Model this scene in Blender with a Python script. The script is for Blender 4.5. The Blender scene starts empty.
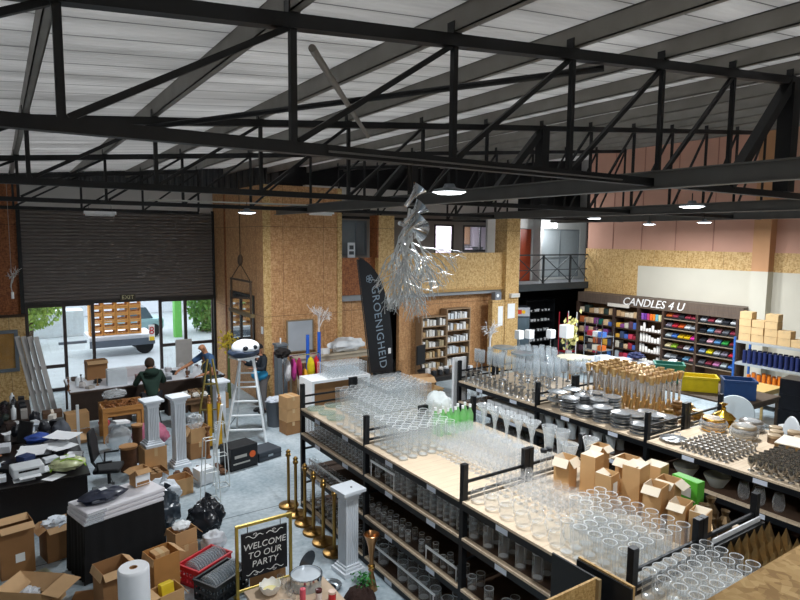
import bpy, math, random
from mathutils import Vector, Matrix, Euler, noise
rnd = random.Random(11)
SC = bpy.context.scene
COL = SC.collection
PI = math.pi
def R(a): return math.radians(a)

# ------------------------------------------------------------------ helpers
class MB:
    """collects shapes, builds ONE mesh object"""
    def __init__(s): s.v = []; s.f = []
    def add(s, vs, fs, M=None):
        b = len(s.v)
        s.v += [tuple(M @ Vector(p)) if M else tuple(p) for p in vs]
        s.f += [tuple(b + i for i in q) for q in fs]
        return s
    def box(s, x0, x1, y0, y1, z0, z1, M=None):
        return s.add([(x0,y0,z0),(x1,y0,z0),(x1,y1,z0),(x0,y1,z0),(x0,y0,z1),(x1,y0,z1),(x1,y1,z1),(x0,y1,z1)],
                     [(0,3,2,1),(4,5,6,7),(0,1,5,4),(1,2,6,5),(2,3,7,6),(3,0,4,7)], M)
    def cb(s, c, d, M=None):
        return s.box(c[0]-d[0]/2, c[0]+d[0]/2, c[1]-d[1]/2, c[1]+d[1]/2, c[2]-d[2]/2, c[2]+d[2]/2, M)
    def beam(s, p, q, w, h=None):
        p = Vector(p); q = Vector(q); d = q - p; h = h or w
        M = Matrix.Translation(p) @ d.to_track_quat('X', 'Z').to_matrix().to_4x4()
        return s.box(0, d.length, -w/2, w/2, -h/2, h/2, M)
    def tube(s, pts, r, n=8, cap=True):
        pts = [Vector(p) for p in pts]; k = len(pts)
        rs = r if isinstance(r, (list, tuple)) else [r]*k
        vs = []; fs = []
        for i, p in enumerate(pts):
            t = (pts[min(i+1, k-1)] - pts[max(i-1, 0)])
            m = t.to_track_quat('Z', 'Y').to_matrix()
            for j in range(n):
                a = 2*PI*j/n
                vs.append(p + m @ Vector((math.cos(a)*rs[i], math.sin(a)*rs[i], 0)))
        for i in range(k-1):
            for j in range(n):
                fs.append((i*n+j, i*n+(j+1) % n, (i+1)*n+(j+1) % n, (i+1)*n+j))
        if cap:
            fs.append(tuple(reversed(range(n)))); fs.append(tuple((k-1)*n+j for j in range(n)))
        return s.add(vs, fs)
    def lathe(s, prof, n=18, c=(0, 0, 0), cap0=True, cap1=False, M=None):
        vs = []; fs = []; k = len(prof)
        for r, z in prof:
            for j in range(n):
                a = 2*PI*j/n
                vs.append((c[0]+r*math.cos(a), c[1]+r*math.sin(a), c[2]+z))
        for i in range(k-1):
            for j in range(n):
                fs.append((i*n+j, i*n+(j+1) % n, (i+1)*n+(j+1) % n, (i+1)*n+j))
        if cap0: fs.append(tuple(reversed(range(n))))
        if cap1: fs.append(tuple((k-1)*n+j for j in range(n)))
        return s.add(vs, fs, M)
    def prism(s, poly, z0, z1, M=None):
        n = len(poly)
        return s.add([(x, y, z0) for x, y in poly]+[(x, y, z1) for x, y in poly],
                     [tuple(reversed(range(n))), tuple(range(n, 2*n))]+[(i, (i+1) % n, n+(i+1) % n, n+i) for i in range(n)], M)
    def blob(s, c, rad, seed=0, amp=.15, freq=1.6, nu=22, nv=14, flat=None):
        vs = []; fs = []
        for i in range(nv+1):
            th = PI*i/nv
            for j in range(nu):
                ph = 2*PI*j/nu
                d = Vector((math.sin(th)*math.cos(ph), math.sin(th)*math.sin(ph), math.cos(th)))
                k = 1+amp*noise.noise(d*freq+Vector((seed*7.1, seed*3.3, 0)))*2
                p = Vector((d.x*rad[0]*k, d.y*rad[1]*k, d.z*rad[2]*k))
                if flat is not None and p.z < -flat: p.z = -flat
                vs.append((c[0]+p.x, c[1]+p.y, c[2]+p.z))
        for i in range(nv):
            for j in range(nu):
                fs.append((i*nu+j, (i+1)*nu+j, (i+1)*nu+(j+1) % nu, i*nu+(j+1) % nu))
        return s.add(vs, fs)
    def build(s, name, m, parent=None, smooth=False, bevel=0, loc=None, rot=None):
        me = bpy.data.meshes.new(name); me.from_pydata(s.v, [], s.f); me.validate(); me.update()
        if smooth:
            me.polygons.foreach_set('use_smooth', [True]*len(me.polygons))
            try: me.set_sharp_from_angle(angle=R(42))
            except Exception: pass
        me.materials.append(m)
        o = bpy.data.objects.new(name, me); COL.objects.link(o)
        if parent: o.parent = parent
        if loc: o.location = loc
        if rot: o.rotation_euler = rot
        if bevel:
            b = o.modifiers.new('bevel', 'BEVEL'); b.width = bevel; b.segments = 2; b.limit_method = 'ANGLE'
        return o

def tag(o, label=None, cat=None, group=None, kind=None):
    if label: o['label'] = label
    if cat: o['category'] = cat
    if group: o['group'] = group
    if kind: o['kind'] = kind
    return o
def thing(name, label, cat, loc=(0, 0, 0), rz=0, group=None):
    o = bpy.data.objects.new(name, None); COL.objects.link(o)
    o.location = loc; o.rotation_euler = (0, 0, rz); o.empty_display_size = .1
    return tag(o, label, cat, group)
def struct(name, mb, m, bevel=0):
    return tag(mb.build(name, m, bevel=bevel), kind='structure')
def kids(o): return [c for c in COL.objects if c.parent == o]
def copy_tree(o, loc=None, rz=None, label=None, group=None, parent=None, ch=None, sc=None):
    c = o.copy(); COL.objects.link(c)
    if parent: c.parent = parent
    if loc is not None: c.location = loc
    if rz is not None: c.rotation_euler = (0, 0, rz)
    if sc is not None: c.scale = sc
    if label: c['label'] = label
    if group: c['group'] = group
    for k in (o.children if ch is None else ch):
        copy_tree(k, parent=c)
    return c
def scatter(proto, spots, label=None, group=None, sc=None):
    """first spot takes the prototype itself, the others take copies"""
    ch = list(proto.children)
    for i, sp in enumerate(spots):
        loc = sp[:3]; rz = sp[3] if len(sp) > 3 else 0; s = sp[4] if len(sp) > 4 else 1
        s = (s, s, s) if not isinstance(s, tuple) else s
        if i == 0:
            o = proto; o.location = loc; o.rotation_euler = (0, 0, rz); o.scale = s
            if label: tag(o, label, None, group)
        else:
            copy_tree(proto, loc, rz, label, group, ch=ch, sc=s)
def grid(x0, x1, y0, y1, nx, ny, z, jit=.01, skip=0, rz=None):
    out = []
    for i in range(nx):
        for j in range(ny):
            if rnd.random() < skip: continue
            x = x0+(x1-x0)*(i/(nx-1) if nx > 1 else .5); y = y0+(y1-y0)*(j/(ny-1) if ny > 1 else .5)
            out.append((x+rnd.uniform(-jit, jit), y+rnd.uniform(-jit, jit), z, rnd.uniform(0, 6.28) if rz is None else rz))
    return out

# ---------------------------------------------------------------- materials
def lin(h):
    if isinstance(h, str):
        h = h.lstrip('#'); t = [int(h[i:i+2], 16)/255 for i in (0, 2, 4)]
    else: t = h
    return tuple((c/12.92 if c <= .04045 else ((c+.055)/1.055)**2.4) for c in t)+(1,)
MATS = {}
def newmat(n):
    m = bpy.data.materials.new(n); m.use_nodes = True
    return m, m.node_tree.nodes, m.node_tree.links, m.node_tree.nodes['Principled BSDF']
def mat(h, rough=.6, metal=0, var=.06, scale=8, bump=0, spec=.4, emit=0, key=None):
    """plain painted or printed surface with a little procedural mottling"""
    k = key or f'{h}_{rough}_{metal}_{var}_{scale}_{bump}_{emit}'
    if k in MATS: return MATS[k]
    m, N, L, b = newmat('surface_'+str(len(MATS)))
    c = lin(h)
    b.inputs['Roughness'].default_value = rough; b.inputs['Metallic'].default_value = metal
    b.inputs['Specular IOR Level'].default_value = spec
    tc = N.new('ShaderNodeTexCoord'); nz = N.new('ShaderNodeTexNoise')
    nz.inputs['Scale'].default_value = scale; nz.inputs['Detail'].default_value = 3
    L.new(tc.outputs['Object'], nz.inputs['Vector'])
    mx = N.new('ShaderNodeMix'); mx.data_type = 'RGBA'
    mx.inputs['A'].default_value = tuple(max(0, x*(1-var*2)) for x in c[:3])+(1,)
    mx.inputs['B'].default_value = tuple(min(1, x*(1+var*2)) for x in c[:3])+(1,)
    L.new(nz.outputs['Fac'], mx.inputs['Factor']); L.new(mx.outputs['Result'], b.inputs['Base Color'])
    if bump:
        bp = N.new('ShaderNodeBump'); bp.inputs['Strength'].default_value = bump; bp.inputs['Distance'].default_value = .02
        L.new(nz.outputs['Fac'], bp.inputs['Height']); L.new(bp.outputs['Normal'], b.inputs['Normal'])
    if emit:
        b.inputs['Emission Color'].default_value = c; b.inputs['Emission Strength'].default_value = emit
    MATS[k] = m
    return m
def math_node(N, L, op, a, bval=None):
    n = N.new('ShaderNodeMath'); n.operation = op
    if hasattr(a, 'links'): L.new(a, n.inputs[0])
    else: n.inputs[0].default_value = a
    if bval is not None:
        if hasattr(bval, 'links'): L.new(bval, n.inputs[1])
        else: n.inputs[1].default_value = bval
    return n.outputs[0]
def osb(key, cols, seam=True, k=1):
    m, N, L, b = newmat('strand_board_'+key)
    tc = N.new('ShaderNodeTexCoord')
    mp = N.new('ShaderNodeMapping'); mp.inputs['Scale'].default_value = (12*k, 12*k, 34*k); mp.inputs['Rotation'].default_value = (.3, .2, .5)
    L.new(tc.outputs['Object'], mp.inputs['Vector'])
    v = N.new('ShaderNodeTexVoronoi'); v.inputs['Scale'].default_value = 1.5
    L.new(mp.outputs['Vector'], v.inputs['Vector'])
    mp2 = N.new('ShaderNodeMapping'); mp2.inputs['Scale'].default_value = (24*k, 24*k, 10*k); mp2.inputs['Rotation'].default_value = (.7, .4, .1)
    L.new(tc.outputs['Object'], mp2.inputs['Vector'])
    v2 = N.new('ShaderNodeTexVoronoi'); v2.inputs['Scale'].default_value = 1.4
    L.new(mp2.outputs['Vector'], v2.inputs['Vector'])
    s1 = N.new('ShaderNodeSeparateColor'); L.new(v.outputs['Color'], s1.inputs[0])
    s2 = N.new('ShaderNodeSeparateColor'); L.new(v2.outputs['Color'], s2.inputs[0])
    av = math_node(N, L, 'MULTIPLY', math_node(N, L, 'ADD', s1.outputs[0], s2.outputs[1]), .5)
    cr = N.new('ShaderNodeValToRGB'); e = cr.color_ramp.elements
    e[0].position = .15; e[0].color = lin(cols[0]); e[1].position = .85; e[1].color = lin(cols[2])
    x = e.new(.5); x.color = lin(cols[1])
    L.new(av, cr.inputs[0])
    out = cr.outputs[0]
    if seam:
        sp = N.new('ShaderNodeSeparateXYZ'); L.new(tc.outputs['Object'], sp.inputs[0])
        u = math_node(N, L, 'FRACT', math_node(N, L, 'DIVIDE', math_node(N, L, 'ADD', sp.outputs[0], sp.outputs[1]), 1.22))
        w = math_node(N, L, 'FRACT', math_node(N, L, 'DIVIDE', math_node(N, L, 'ADD', sp.outputs[2], .02), 2.44))
        g = math_node(N, L, 'MAXIMUM', math_node(N, L, 'LESS_THAN', u, .008), math_node(N, L, 'LESS_THAN', w, .005))
        mx = N.new('ShaderNodeMix'); mx.data_type = 'RGBA'; mx.inputs['B'].default_value = lin('3a2413')
        L.new(math_node(N, L, 'MULTIPLY', g, .7), mx.inputs['Factor']); L.new(out, mx.inputs['A']); out = mx.outputs['Result']
    L.new(out, b.inputs['Base Color']); b.inputs['Roughness'].default_value = .62
    MATS[key] = m
    return m
OSB = osb('light', ('ab844e', 'c9a46a', 'd9bb86'))
OSB_O = osb('orange', ('a87850', 'c08f5e', 'd2a678'))
OSB_R = osb('red_brown', ('74401f', '92552c', 'a86a3c'))
OSB_P = osb('plain', ('94703c', 'b08c54', 'c4a26c'), seam=False, k=2.6)

def floor_mat():
    m, N, L, b = newmat('polished_concrete')
    tc = N.new('ShaderNodeTexCoord')
    n1 = N.new('ShaderNodeTexNoise'); n1.inputs['Scale'].default_value = 1.1; n1.inputs['Detail'].default_value = 7; n1.inputs['Roughness'].default_value = .62
    n2 = N.new('ShaderNodeTexNoise'); n2.inputs['Scale'].default_value = 14; n2.inputs['Detail'].default_value = 4
    L.new(tc.outputs['Object'], n1.inputs['Vector']); L.new(tc.outputs['Object'], n2.inputs['Vector'])
    f = math_node(N, L, 'ADD', math_node(N, L, 'MULTIPLY', n1.outputs['Fac'], .65), math_node(N, L, 'MULTIPLY', n2.outputs['Fac'], .35))
    cr = N.new('ShaderNodeValToRGB'); e = cr.color_ramp.elements
    e[0].position = .36; e[0].color = lin('8496a0'); e[1].position = .66; e[1].color = lin('c8d2d8')
    L.new(f, cr.inputs[0])
    sp = N.new('ShaderNodeSeparateXYZ'); L.new(tc.outputs['Object'], sp.inputs[0])
    u = math_node(N, L, 'FRACT', math_node(N, L, 'DIVIDE', math_node(N, L, 'SUBTRACT', sp.outputs[0], 1.55), 4.5))
    w = math_node(N, L, 'FRACT', math_node(N, L, 'DIVIDE', math_node(N, L, 'SUBTRACT', sp.outputs[1], 13.9), 4.5))
    g = math_node(N, L, 'MAXIMUM', math_node(N, L, 'LESS_THAN', u, .004), math_node(N, L, 'LESS_THAN', w, .004))
    mx = N.new('ShaderNodeMix'); mx.data_type = 'RGBA'; mx.inputs['B'].default_value = lin('3c464c')
    L.new(g, mx.inputs['Factor']); L.new(cr.outputs[0], mx.inputs['A']); L.new(mx.outputs['Result'], b.inputs['Base Color'])
    b.inputs['Roughness'].default_value = .42
    return m
FLOOR = floor_mat()
def roof_mat():
    m, N, L, b = newmat('ribbed_silver_roof_sheet')
    tc = N.new('ShaderNodeTexCoord'); sp = N.new('ShaderNodeSeparateXYZ'); L.new(tc.outputs['Object'], sp.inputs[0])
    nz = N.new('ShaderNodeTexNoise'); nz.inputs['Scale'].default_value = 1.3; nz.inputs['Detail'].default_value = 4
    mp = N.new('ShaderNodeMapping'); mp.inputs['Scale'].default_value = (.35, 2.2, 1); L.new(tc.outputs['Object'], mp.inputs['Vector']); L.new(mp.outputs[0], nz.inputs['Vector'])
    cr = N.new('ShaderNodeValToRGB'); e = cr.color_ramp.elements
    e[0].position = .3; e[0].color = lin('c4c1be'); e[1].position = .7; e[1].color = lin('e2dfdc'); L.new(nz.outputs['Fac'], cr.inputs[0])
    u = math_node(N, L, 'FRACT', math_node(N, L, 'DIVIDE', sp.outputs[1], .5))
    g = math_node(N, L, 'LESS_THAN', u, .04)
    mx = N.new('ShaderNodeMix'); mx.data_type = 'RGBA'; mx.inputs['B'].default_value = lin('3c3a38')
    L.new(math_node(N, L, 'MULTIPLY', g, .8), mx.inputs['Factor']); L.new(cr.outputs[0], mx.inputs['A']); L.new(mx.outputs['Result'], b.inputs['Base Color'])
    rib = math_node(N, L, 'SINE', math_node(N, L, 'MULTIPLY', sp.outputs[1], 2*PI/.09))
    bp = N.new('ShaderNodeBump'); bp.inputs['Strength'].default_value = .35; bp.inputs['Distance'].default_value = .012
    L.new(rib, bp.inputs['Height']); L.new(bp.outputs['Normal'], b.inputs['Normal'])
    b.inputs['Roughness'].default_value = .55
    tl = N.new('ShaderNodeBsdfTranslucent'); L.new(mx.outputs['Result'], tl.inputs[0]); L.new(bp.outputs[0], tl.inputs['Normal'])
    ms = N.new('ShaderNodeMixShader'); ms.inputs[0].default_value = .4; L.new(b.outputs[0], ms.inputs[1]); L.new(tl.outputs[0], ms.inputs[2]); L.new(ms.outputs[0], N['Material Output'].inputs['Surface'])
    return m
ROOF = roof_mat()
def planks(key, c0, c1, axis=1, w=.12, rough=.6):
    m, N, L, b = newmat('board_'+key)
    tc = N.new('ShaderNodeTexCoord'); sp = N.new('ShaderNodeSeparateXYZ'); L.new(tc.outputs['Object'], sp.inputs[0])
    nz = N.new('ShaderNodeTexNoise'); nz.inputs['Scale'].default_value = 5; nz.inputs['Detail'].default_value = 4
    mp = N.new('ShaderNodeMapping'); s = [6, 6, 6]; s[1-axis] = .7; mp.inputs['Scale'].default_value = s
    L.new(tc.outputs['Object'], mp.inputs['Vector']); L.new(mp.outputs[0], nz.inputs['Vector'])
    mx = N.new('ShaderNodeMix'); mx.data_type = 'RGBA'; mx.inputs['A'].default_value = lin(c0); mx.inputs['B'].default_value = lin(c1)
    L.new(nz.outputs['Fac'], mx.inputs['Factor'])
    g = math_node(N, L, 'LESS_THAN', math_node(N, L, 'FRACT', math_node(N, L, 'DIVIDE', sp.outputs[axis], w)), .035)
    m2 = N.new('ShaderNodeMix'); m2.data_type = 'RGBA'; m2.inputs['B'].default_value = lin('7a5c3a')
    L.new(math_node(N, L, 'MULTIPLY', g, .55), m2.inputs['Factor']); L.new(mx.outputs['Result'], m2.inputs['A']); L.new(m2.outputs['Result'], b.inputs['Base Color'])
    b.inputs['Roughness'].default_value = rough
    return m
PINE = planks('pine', 'c9b094', 'e2d0b6')
WOOD = planks('oak', '9a6530', 'c08a4a')
DARKWOOD = planks('dark', '2e2019', '4a352a', w=.2)
def glassmat(key, tint, body=.05, gl=.55, rough=.04, edge=.45):
    m, N, L, b = newmat('thin_glass_'+key); N.remove(b)
    out = N['Material Output']
    tr = N.new('ShaderNodeBsdfTransparent'); tr.inputs[0].default_value = tint+(1,)
    gs = N.new('ShaderNodeBsdfGlossy'); gs.inputs['Roughness'].default_value = rough; gs.inputs[0].default_value = (1, 1, 1, 1)
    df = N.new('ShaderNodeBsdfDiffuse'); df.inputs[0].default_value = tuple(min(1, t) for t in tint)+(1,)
    lw = N.new('ShaderNodeLayerWeight'); lw.inputs[0].default_value = .5
    f = math_node(N, L, 'ADD', math_node(N, L, 'MULTIPLY', math_node(N, L, 'POWER', lw.outputs['Facing'], 4.5), gl), .04)
    me = N.new('ShaderNodeMixShader'); me.inputs[0].default_value = edge; L.new(gs.outputs[0], me.inputs[1]); L.new(df.outputs[0], me.inputs[2])  # diffuse white put into the glass edges stands in for refracted brightness
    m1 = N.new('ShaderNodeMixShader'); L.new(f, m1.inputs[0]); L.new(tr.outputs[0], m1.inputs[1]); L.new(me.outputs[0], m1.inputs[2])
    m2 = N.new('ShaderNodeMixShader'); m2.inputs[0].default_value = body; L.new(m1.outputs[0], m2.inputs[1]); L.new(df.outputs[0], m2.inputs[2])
    L.new(m2.outputs[0], out.inputs['Surface'])
    return m
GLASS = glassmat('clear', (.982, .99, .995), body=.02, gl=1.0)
PANE = glassmat('pane', (.97, .985, .98), body=.008, gl=.3, edge=0)
GREENWRAP = glassmat('green_film', (.45, .85, .4), body=.35)
FILM = glassmat('clear_film', (.9, .93, .95), body=.22, gl=.6, rough=.12)

BLACK = mat('17191c', .5, 0, .1); STEEL = mat('2b2c2d', .5, .3, .12); PURLIN = mat('8c8882', .55, .25, .15, 3)
TRUSS = mat('1d1e20', .5, .2, .15, 4)
CARD = mat('bf9668', .8, 0, .08, 5); CARD2 = mat('9a7048', .82, 0, .1, 5); CARD_IN = mat('c9a47a', .85, 0, .05); CARD_W = mat('e9dcc6', .8, 0, .03)
WHITE = mat('e6e9ec', .45, 0, .03); PAPER = mat('eef1f4', .8, 0, .03); WALLW = mat('c9c6c2', .7, 0, .05, 2)
CHROME = mat('d4d8dc', .14, 1, .05, 12); GOLD = mat('d0a052', .22, 1, .08, 10); BRASS = mat('a58347', .3, .95, .12, 14); ROSE = mat('b98a5e', .28, 1, .08)
GREYP = mat('6b737a', .5, 0, .06); PLASTICW = mat('f2f4f6', .3, 0, .02)
FABB = mat('0c0d10', .85, 0, .2, 6, .4); SKIN = mat('b07a58', .6, 0, .05)
# ================================================================== SETTING
def roof_z(x): return 6.0+.0917*(x-.35)
struct('floor', MB().box(-6, 24, -1, 20.1, -.1, 0), FLOOR)
struct('ground', MB().box(-20, 30, 20.1, 60, -.12, -.02), mat('9ea4a8', .8, 0, .08, 2))
mb = MB(); xs = (-6, 32)
mb.add([(x, y, roof_z(x)+.27+dz) for dz in (0, .04) for x in xs for y in (-1, 20.3)], [(0, 1, 3, 2), (4, 6, 7, 5), (0, 4, 5, 1), (2, 3, 7, 6), (0, 2, 6, 4), (1, 5, 7, 3)])
struct('ceiling', mb, ROOF)
# back wall with the roller door opening
struct('wall_back', MB().box(-6, .5, 20, 20.2, 0, 6.05), OSB_R)
struct('wall_back', MB().box(.5, 5.9, 20, 20.2, 5.33, 6.0), WALLW)
def ribbed(x0, x1, y, z0, z1, p=.2, d=.05):
    mb = MB(); n = int((x1-x0)/p); poly = []
    for i in range(n):
        a = x0+i*p
        poly += [(a, y), (a+p*.5, y), (a+p*.6, y-d), (a+p*.9, y-d)]
    poly += [(x0+n*p, y), (x1, y), (x1, y+.06), (x0, y+.06)]
    return mb.prism(poly, z0, z1)
struct('wall_back', ribbed(-6, 8.2, 20.0, 6.0, 7.6), mat('4a4c4e', .5, .2, .1))
struct('wall_back', MB().box(5.9, 32, 20.1, 20.3, 0, 9.5), mat('1c1d1f', .8, 0, .1))
# strand board block to the right of the roller door
struct('wall_center', MB().box(5.9, 8.25, 15.5, 20.05, 0, 5.98), OSB_O)
struct('trim_1', MB().box(5.885, 6.1, 15.485, 15.5, 0, 5.98), OSB)
struct('trim_2', MB().box(8.12, 8.26, 15.47, 15.5, 0, 5.98), OSB)
struct('trim_3', MB().box(5.87, 5.9, 18.7, 18.8, 0, 5.98), OSB_R)
# mezzanine
struct('floor', MB().box(8.25, 24, 15.55, 20.1, 2.72, 2.95), mat('8e9296', .7))
struct('wall_center', MB().box(9.95, 14.6, 15.5, 15.62, 2.88, 4.12), OSB)
struct('trim_4', MB().box(9.85, 14.6, 15.46, 15.5, 2.84, 2.93), OSB_P)
struct('wall_center', MB().box(8.25, 9.4, 15.5, 15.62, 2.9, 4.0), OSB_R)
struct('wall_center', MB().box(9.4, 9.95, 15.3, 15.75, 2.6, 5.25), OSB)
struct('wall_center', MB().box(9.36, 9.4, 15.3, 15.75, 4.0, 5.25), OSB_R)
struct('wall_center', MB().box(14.58, 15.2, 15.3, 15.9, 0, 5.4), OSB)
struct('wall_center', MB().box(8.25, 9.3, 15.7, 15.85, 0, 2.72), OSB_O)
struct('wall_center', MB().box(10.55, 14.58, 15.9, 16.05, 0, 2.72), OSB_O)
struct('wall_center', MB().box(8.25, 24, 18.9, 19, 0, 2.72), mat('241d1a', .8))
# office partition on the mezzanine with its windows and door
GREYW = mat('8d8781', .7, 0, .05, 2)
def wall_x(y, x0, x1, z0, z1, holes, m, t=.1, name='wall_center'):
    xs = sorted({x0, x1}|{h[0] for h in holes}|{h[1] for h in holes}); mb = MB()
    for a, b in zip(xs, xs[1:]):
        zs = [(z0, z1)]
        for h in holes:
            if h[0] <= a and b <= h[1]:
                zs = [q for s, e in zs for q in ((s, min(e, h[2])), (max(s, h[3]), e)) if q[1] > q[0]+1e-6]
        for s, e in zs: mb.box(a, b, y, y+t, s, e)
    return struct(name, mb, m)
wall_x(18, 8.25, 17.6, 2.95, 5.45, [(13.48, 14.38, 2.95, 5.1), (14.85, 16.55, 4.1, 5.1)], GREYW)
struct('wall_center', MB().box(8.25, 17.6, 17.9, 18.1, 5.45, 6.25), WALLW)
struct('wall_center', MB().box(8.25, 8.35, 15.7, 18, 2.95, 5.45), GREYW)
def frame(name, x0, x1, y, z0, z1, m, w=.06, d=.08, bars=(), pane=None, rails=()):
    mb = MB()
    mb.box(x0, x0+w, y, y+d, z0, z1); mb.box(x1-w, x1, y, y+d, z0, z1); mb.box(x0+w, x1-w, y, y+d, z1-w, z1); mb.box(x0+w, x1-w, y, y+d, z0, z0+w)
    for b in bars: mb.box(b-w/2, b+w/2, y, y+d, z0+w, z1-w)
    for r in rails: mb.box(x0+w, x1-w, y+.005, y+d-.005, r-w/2, r+w/2)
    o = struct(name, mb, m)
    if pane: MB().box(x0+w, x1-w, y+d*.4, y+d*.4+.008, z0+w, z1-w).build('pane', pane, o)
    return o
DK = mat('2a2422', .5)
frame('door_1', 13.48, 14.38, 17.98, 2.95, 5.1, DK)
frame('window_1', 14.85, 16.55, 17.98, 4.1, 5.1, mat('4c4d50', .4, .4), bars=(15.72,), pane=PANE)
# bright office room behind the openings
OFFW = mat('e9e2ee', .7, 0, .02)
struct('wall_center', MB().box(13, 17.6, 19.3, 19.35, 2.95, 5.45), OFFW)
struct('wall_center', MB().box(15.85, 16.25, 19.24, 19.3, 4.35, 5.4), mat('a8876a', .7))
struct('ceiling', MB().box(8.25, 17.6, 18.1, 19.35, 5.4, 5.45), OFFW)
t = thing('added_office_light', 'unseen ceiling light added to brighten the upstairs office', 'lamp', (14.8, 18.7, 5.364))  # unseen fitting added so that the office windows look bright
MB().box(-.6, .6, -.1, .1, 0, .035).build('fitting', PLASTICW, t)
l_ = bpy.data.lights.new('office_glow', 'AREA'); l_.shape = 'RECTANGLE'; l_.size = 1.2; l_.size_y = .2; l_.energy = 60; l_.color = (.97, .93, 1)
o_ = bpy.data.objects.new('office_glow', l_); COL.objects.link(o_); o_.parent = t; o_.location = (0, 0, -.02)
frame('window_2', 8.4, 9.35, 15.9, 4.05, 5.1, GREYP, bars=(8.98,), pane=mat('7c848a', .25, 0, .03))
t = thing('desk', 'grey office desk seen through the upstairs office window', 'desk', (15.75, 18.7, 2.95))
MB().box(-.5, .5, -.3, .3, 1.27, 1.31).build('top', GREYP, t)
for sx in (-.46, .46): MB().box(sx-.02, sx+.02, -.28, .28, 0, 1.27).build('leg', GREYP, t)
# walkway end of the mezzanine: red door, glazed screen
struct('wall_center', MB().box(17.6, 17.7, 16.6, 18, 2.95, 5.45), mat('b9bcbc', .7))
wall_x(17.0, 15.2, 24, 2.95, 5.5, [(16.9, 17.52, 2.95, 5.0), (18.05, 20.35, 3.05, 5.0)], mat('cfd2d0', .7, 0, .03))
RED = mat('9a3f22', .5, 0, .08)
t = tag(MB().box(16.92, 17.5, 17.02, 17.07, 2.95, 4.98).build('door_2', RED), kind='structure')
MB().tube([(17.42, 17.0, 3.95), (17.42, 16.95, 3.95), (17.34, 16.95, 3.95)], .012, 6).build('handle', CHROME, t)
frame('window_3', 18.05, 20.35, 17.02, 3.05, 5.0, mat('8e979b', .4, .3), bars=(19.2,), rails=(3.85,), pane=mat('aab4b8', .2, 0, .03))
STG = mat('3d4347', .45, .4, .1)
t = thing('walkway_railing', 'dark grey steel cross-braced railing along the upstairs walkway', 'railing', (15.25, 15.52, 2.95))
MB().box(0, 3.9, -.03, .03, 1.04, 1.09).build('top_rail', STG, t)
MB().box(0, 3.9, -.015, .015, .5, .53).build('mid_rail', STG, t)
for x in (.03, 1.4, 2.85, 3.87):
    MB().box(x-.03, x+.03, -.03, .03, 0, 1.04).build('post', STG, t)
for a, b in ((.03, 1.4), (1.4, 2.85), (2.85, 3.87)):
    MB().beam((a, .02, .05), (b, .02, 1.0), .025).build('brace', STG, t); MB().beam((a, -.02, 1.0), (b, -.02, .05), .025).build('brace', STG, t)
struct('trim_5', MB().box(15.2, 19.15, 15.42, 15.55, 2.72, 2.97), STG)
# right wall: pink boards, strand board band, pale boards, pilaster
PINK = mat('c99a86', .75, 0, .05, 1.5); BEIGE = mat('cfcabb', .75, 0, .03, 1.5)
struct('wall_right', MB().box(19.1, 19.3, -1, 15.6, 0, 8.15), PINK)
struct('wall_right', MB().box(19.07, 19.1, -1, 15.6, 3.68, 4.25), OSB)
struct('wall_right', MB().box(19.07, 19.1, 13.27, 15.6, 1.2, 3.68), OSB)
struct('wall_right', MB().box(19.075, 19.1, -1, 13.27, 0, 3.68), BEIGE)
struct('wall_right', MB().box(18.75, 19.1, 8.72, 9.2, 3.7, 7.9), mat('c08f66', .7, 0, .06, 2))
struct('wall_right', MB().box(18.75, 19.1, 8.72, 9.2, 0, 3.7), BEIGE)
for y in (10.6, 11.9, 13.2, 14.4, 7.4, 6.1): struct('trim_6', MB().box(19.085, 19.1, y-.012, y+.012, 4.26, 7.9), mat('a8786a', .8))
struct('wall_right', MB().box(24, 24.2, 15.6, 20.1, 0, 9), WALLW)
struct('wall_right', MB().box(19.3, 24.2, 15.6, 15.7, 0, 9), WALLW)
struct('trim_7', MB().box(19.1, 19.2, 15.55, 15.66, 0, 8), mat('2e2623', .8))
# site office of strand board at the left edge
struct('wall_left', MB().box(-4, .5, 19.4, 19.5, 0, 2.35), OSB)
struct('wall_left', MB().box(-4, .54, 19.32, 19.4, 2.35, 2.42), mat('3a2a1c', .7))
o = frame('window_4', -1.4, .32, 19.34, .85, 2.0, GREYP, w=.09, bars=(), pane=None)
MB().box(-1.31, .23, 19.37, 19.38, .94, 1.91).build('pane', glassmat('amber', (.95, .9, .7), body=.05, gl=.5), o)
struct('wall_left', MB().box(-1.35, .3, 19.385, 19.398, .9, 1.95), mat('b98a3a', .6, 0, .25, 3))
# a mirror-like glass door in the side of the strand board block
o = struct('window_5', MB().box(5.86, 5.9, 16.22, 16.3, .9, 2.95).box(5.86, 5.9, 18.2, 18.28, .9, 2.95).box(5.86, 5.9, 16.3, 18.2, 2.89, 2.95).box(5.86, 5.9, 16.3, 18.2, .9, .96), DK)
MB().box(5.88, 5.89, 16.3, 18.2, .96, 2.89).build('pane', mat('c8d0d2', .03, .95, 0), o)

# near end of our own gallery: parapet board
struct('wall_near', MB().box(-.2, 3.2, .2, .38, 2.95, 4.15), OSB_P)
struct('wall_left', MB().box(-6.2, -6, -1, 20, 0, 6.2), WALLW)
struct('wall_near', MB().box(-6.2, 19.3, -1.2, -1, 0, 8.2), WALLW)
struct('floor', MB().box(-6, 24, -1, .2, 2.8, 2.95), mat('6a5a48', .8))

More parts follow.
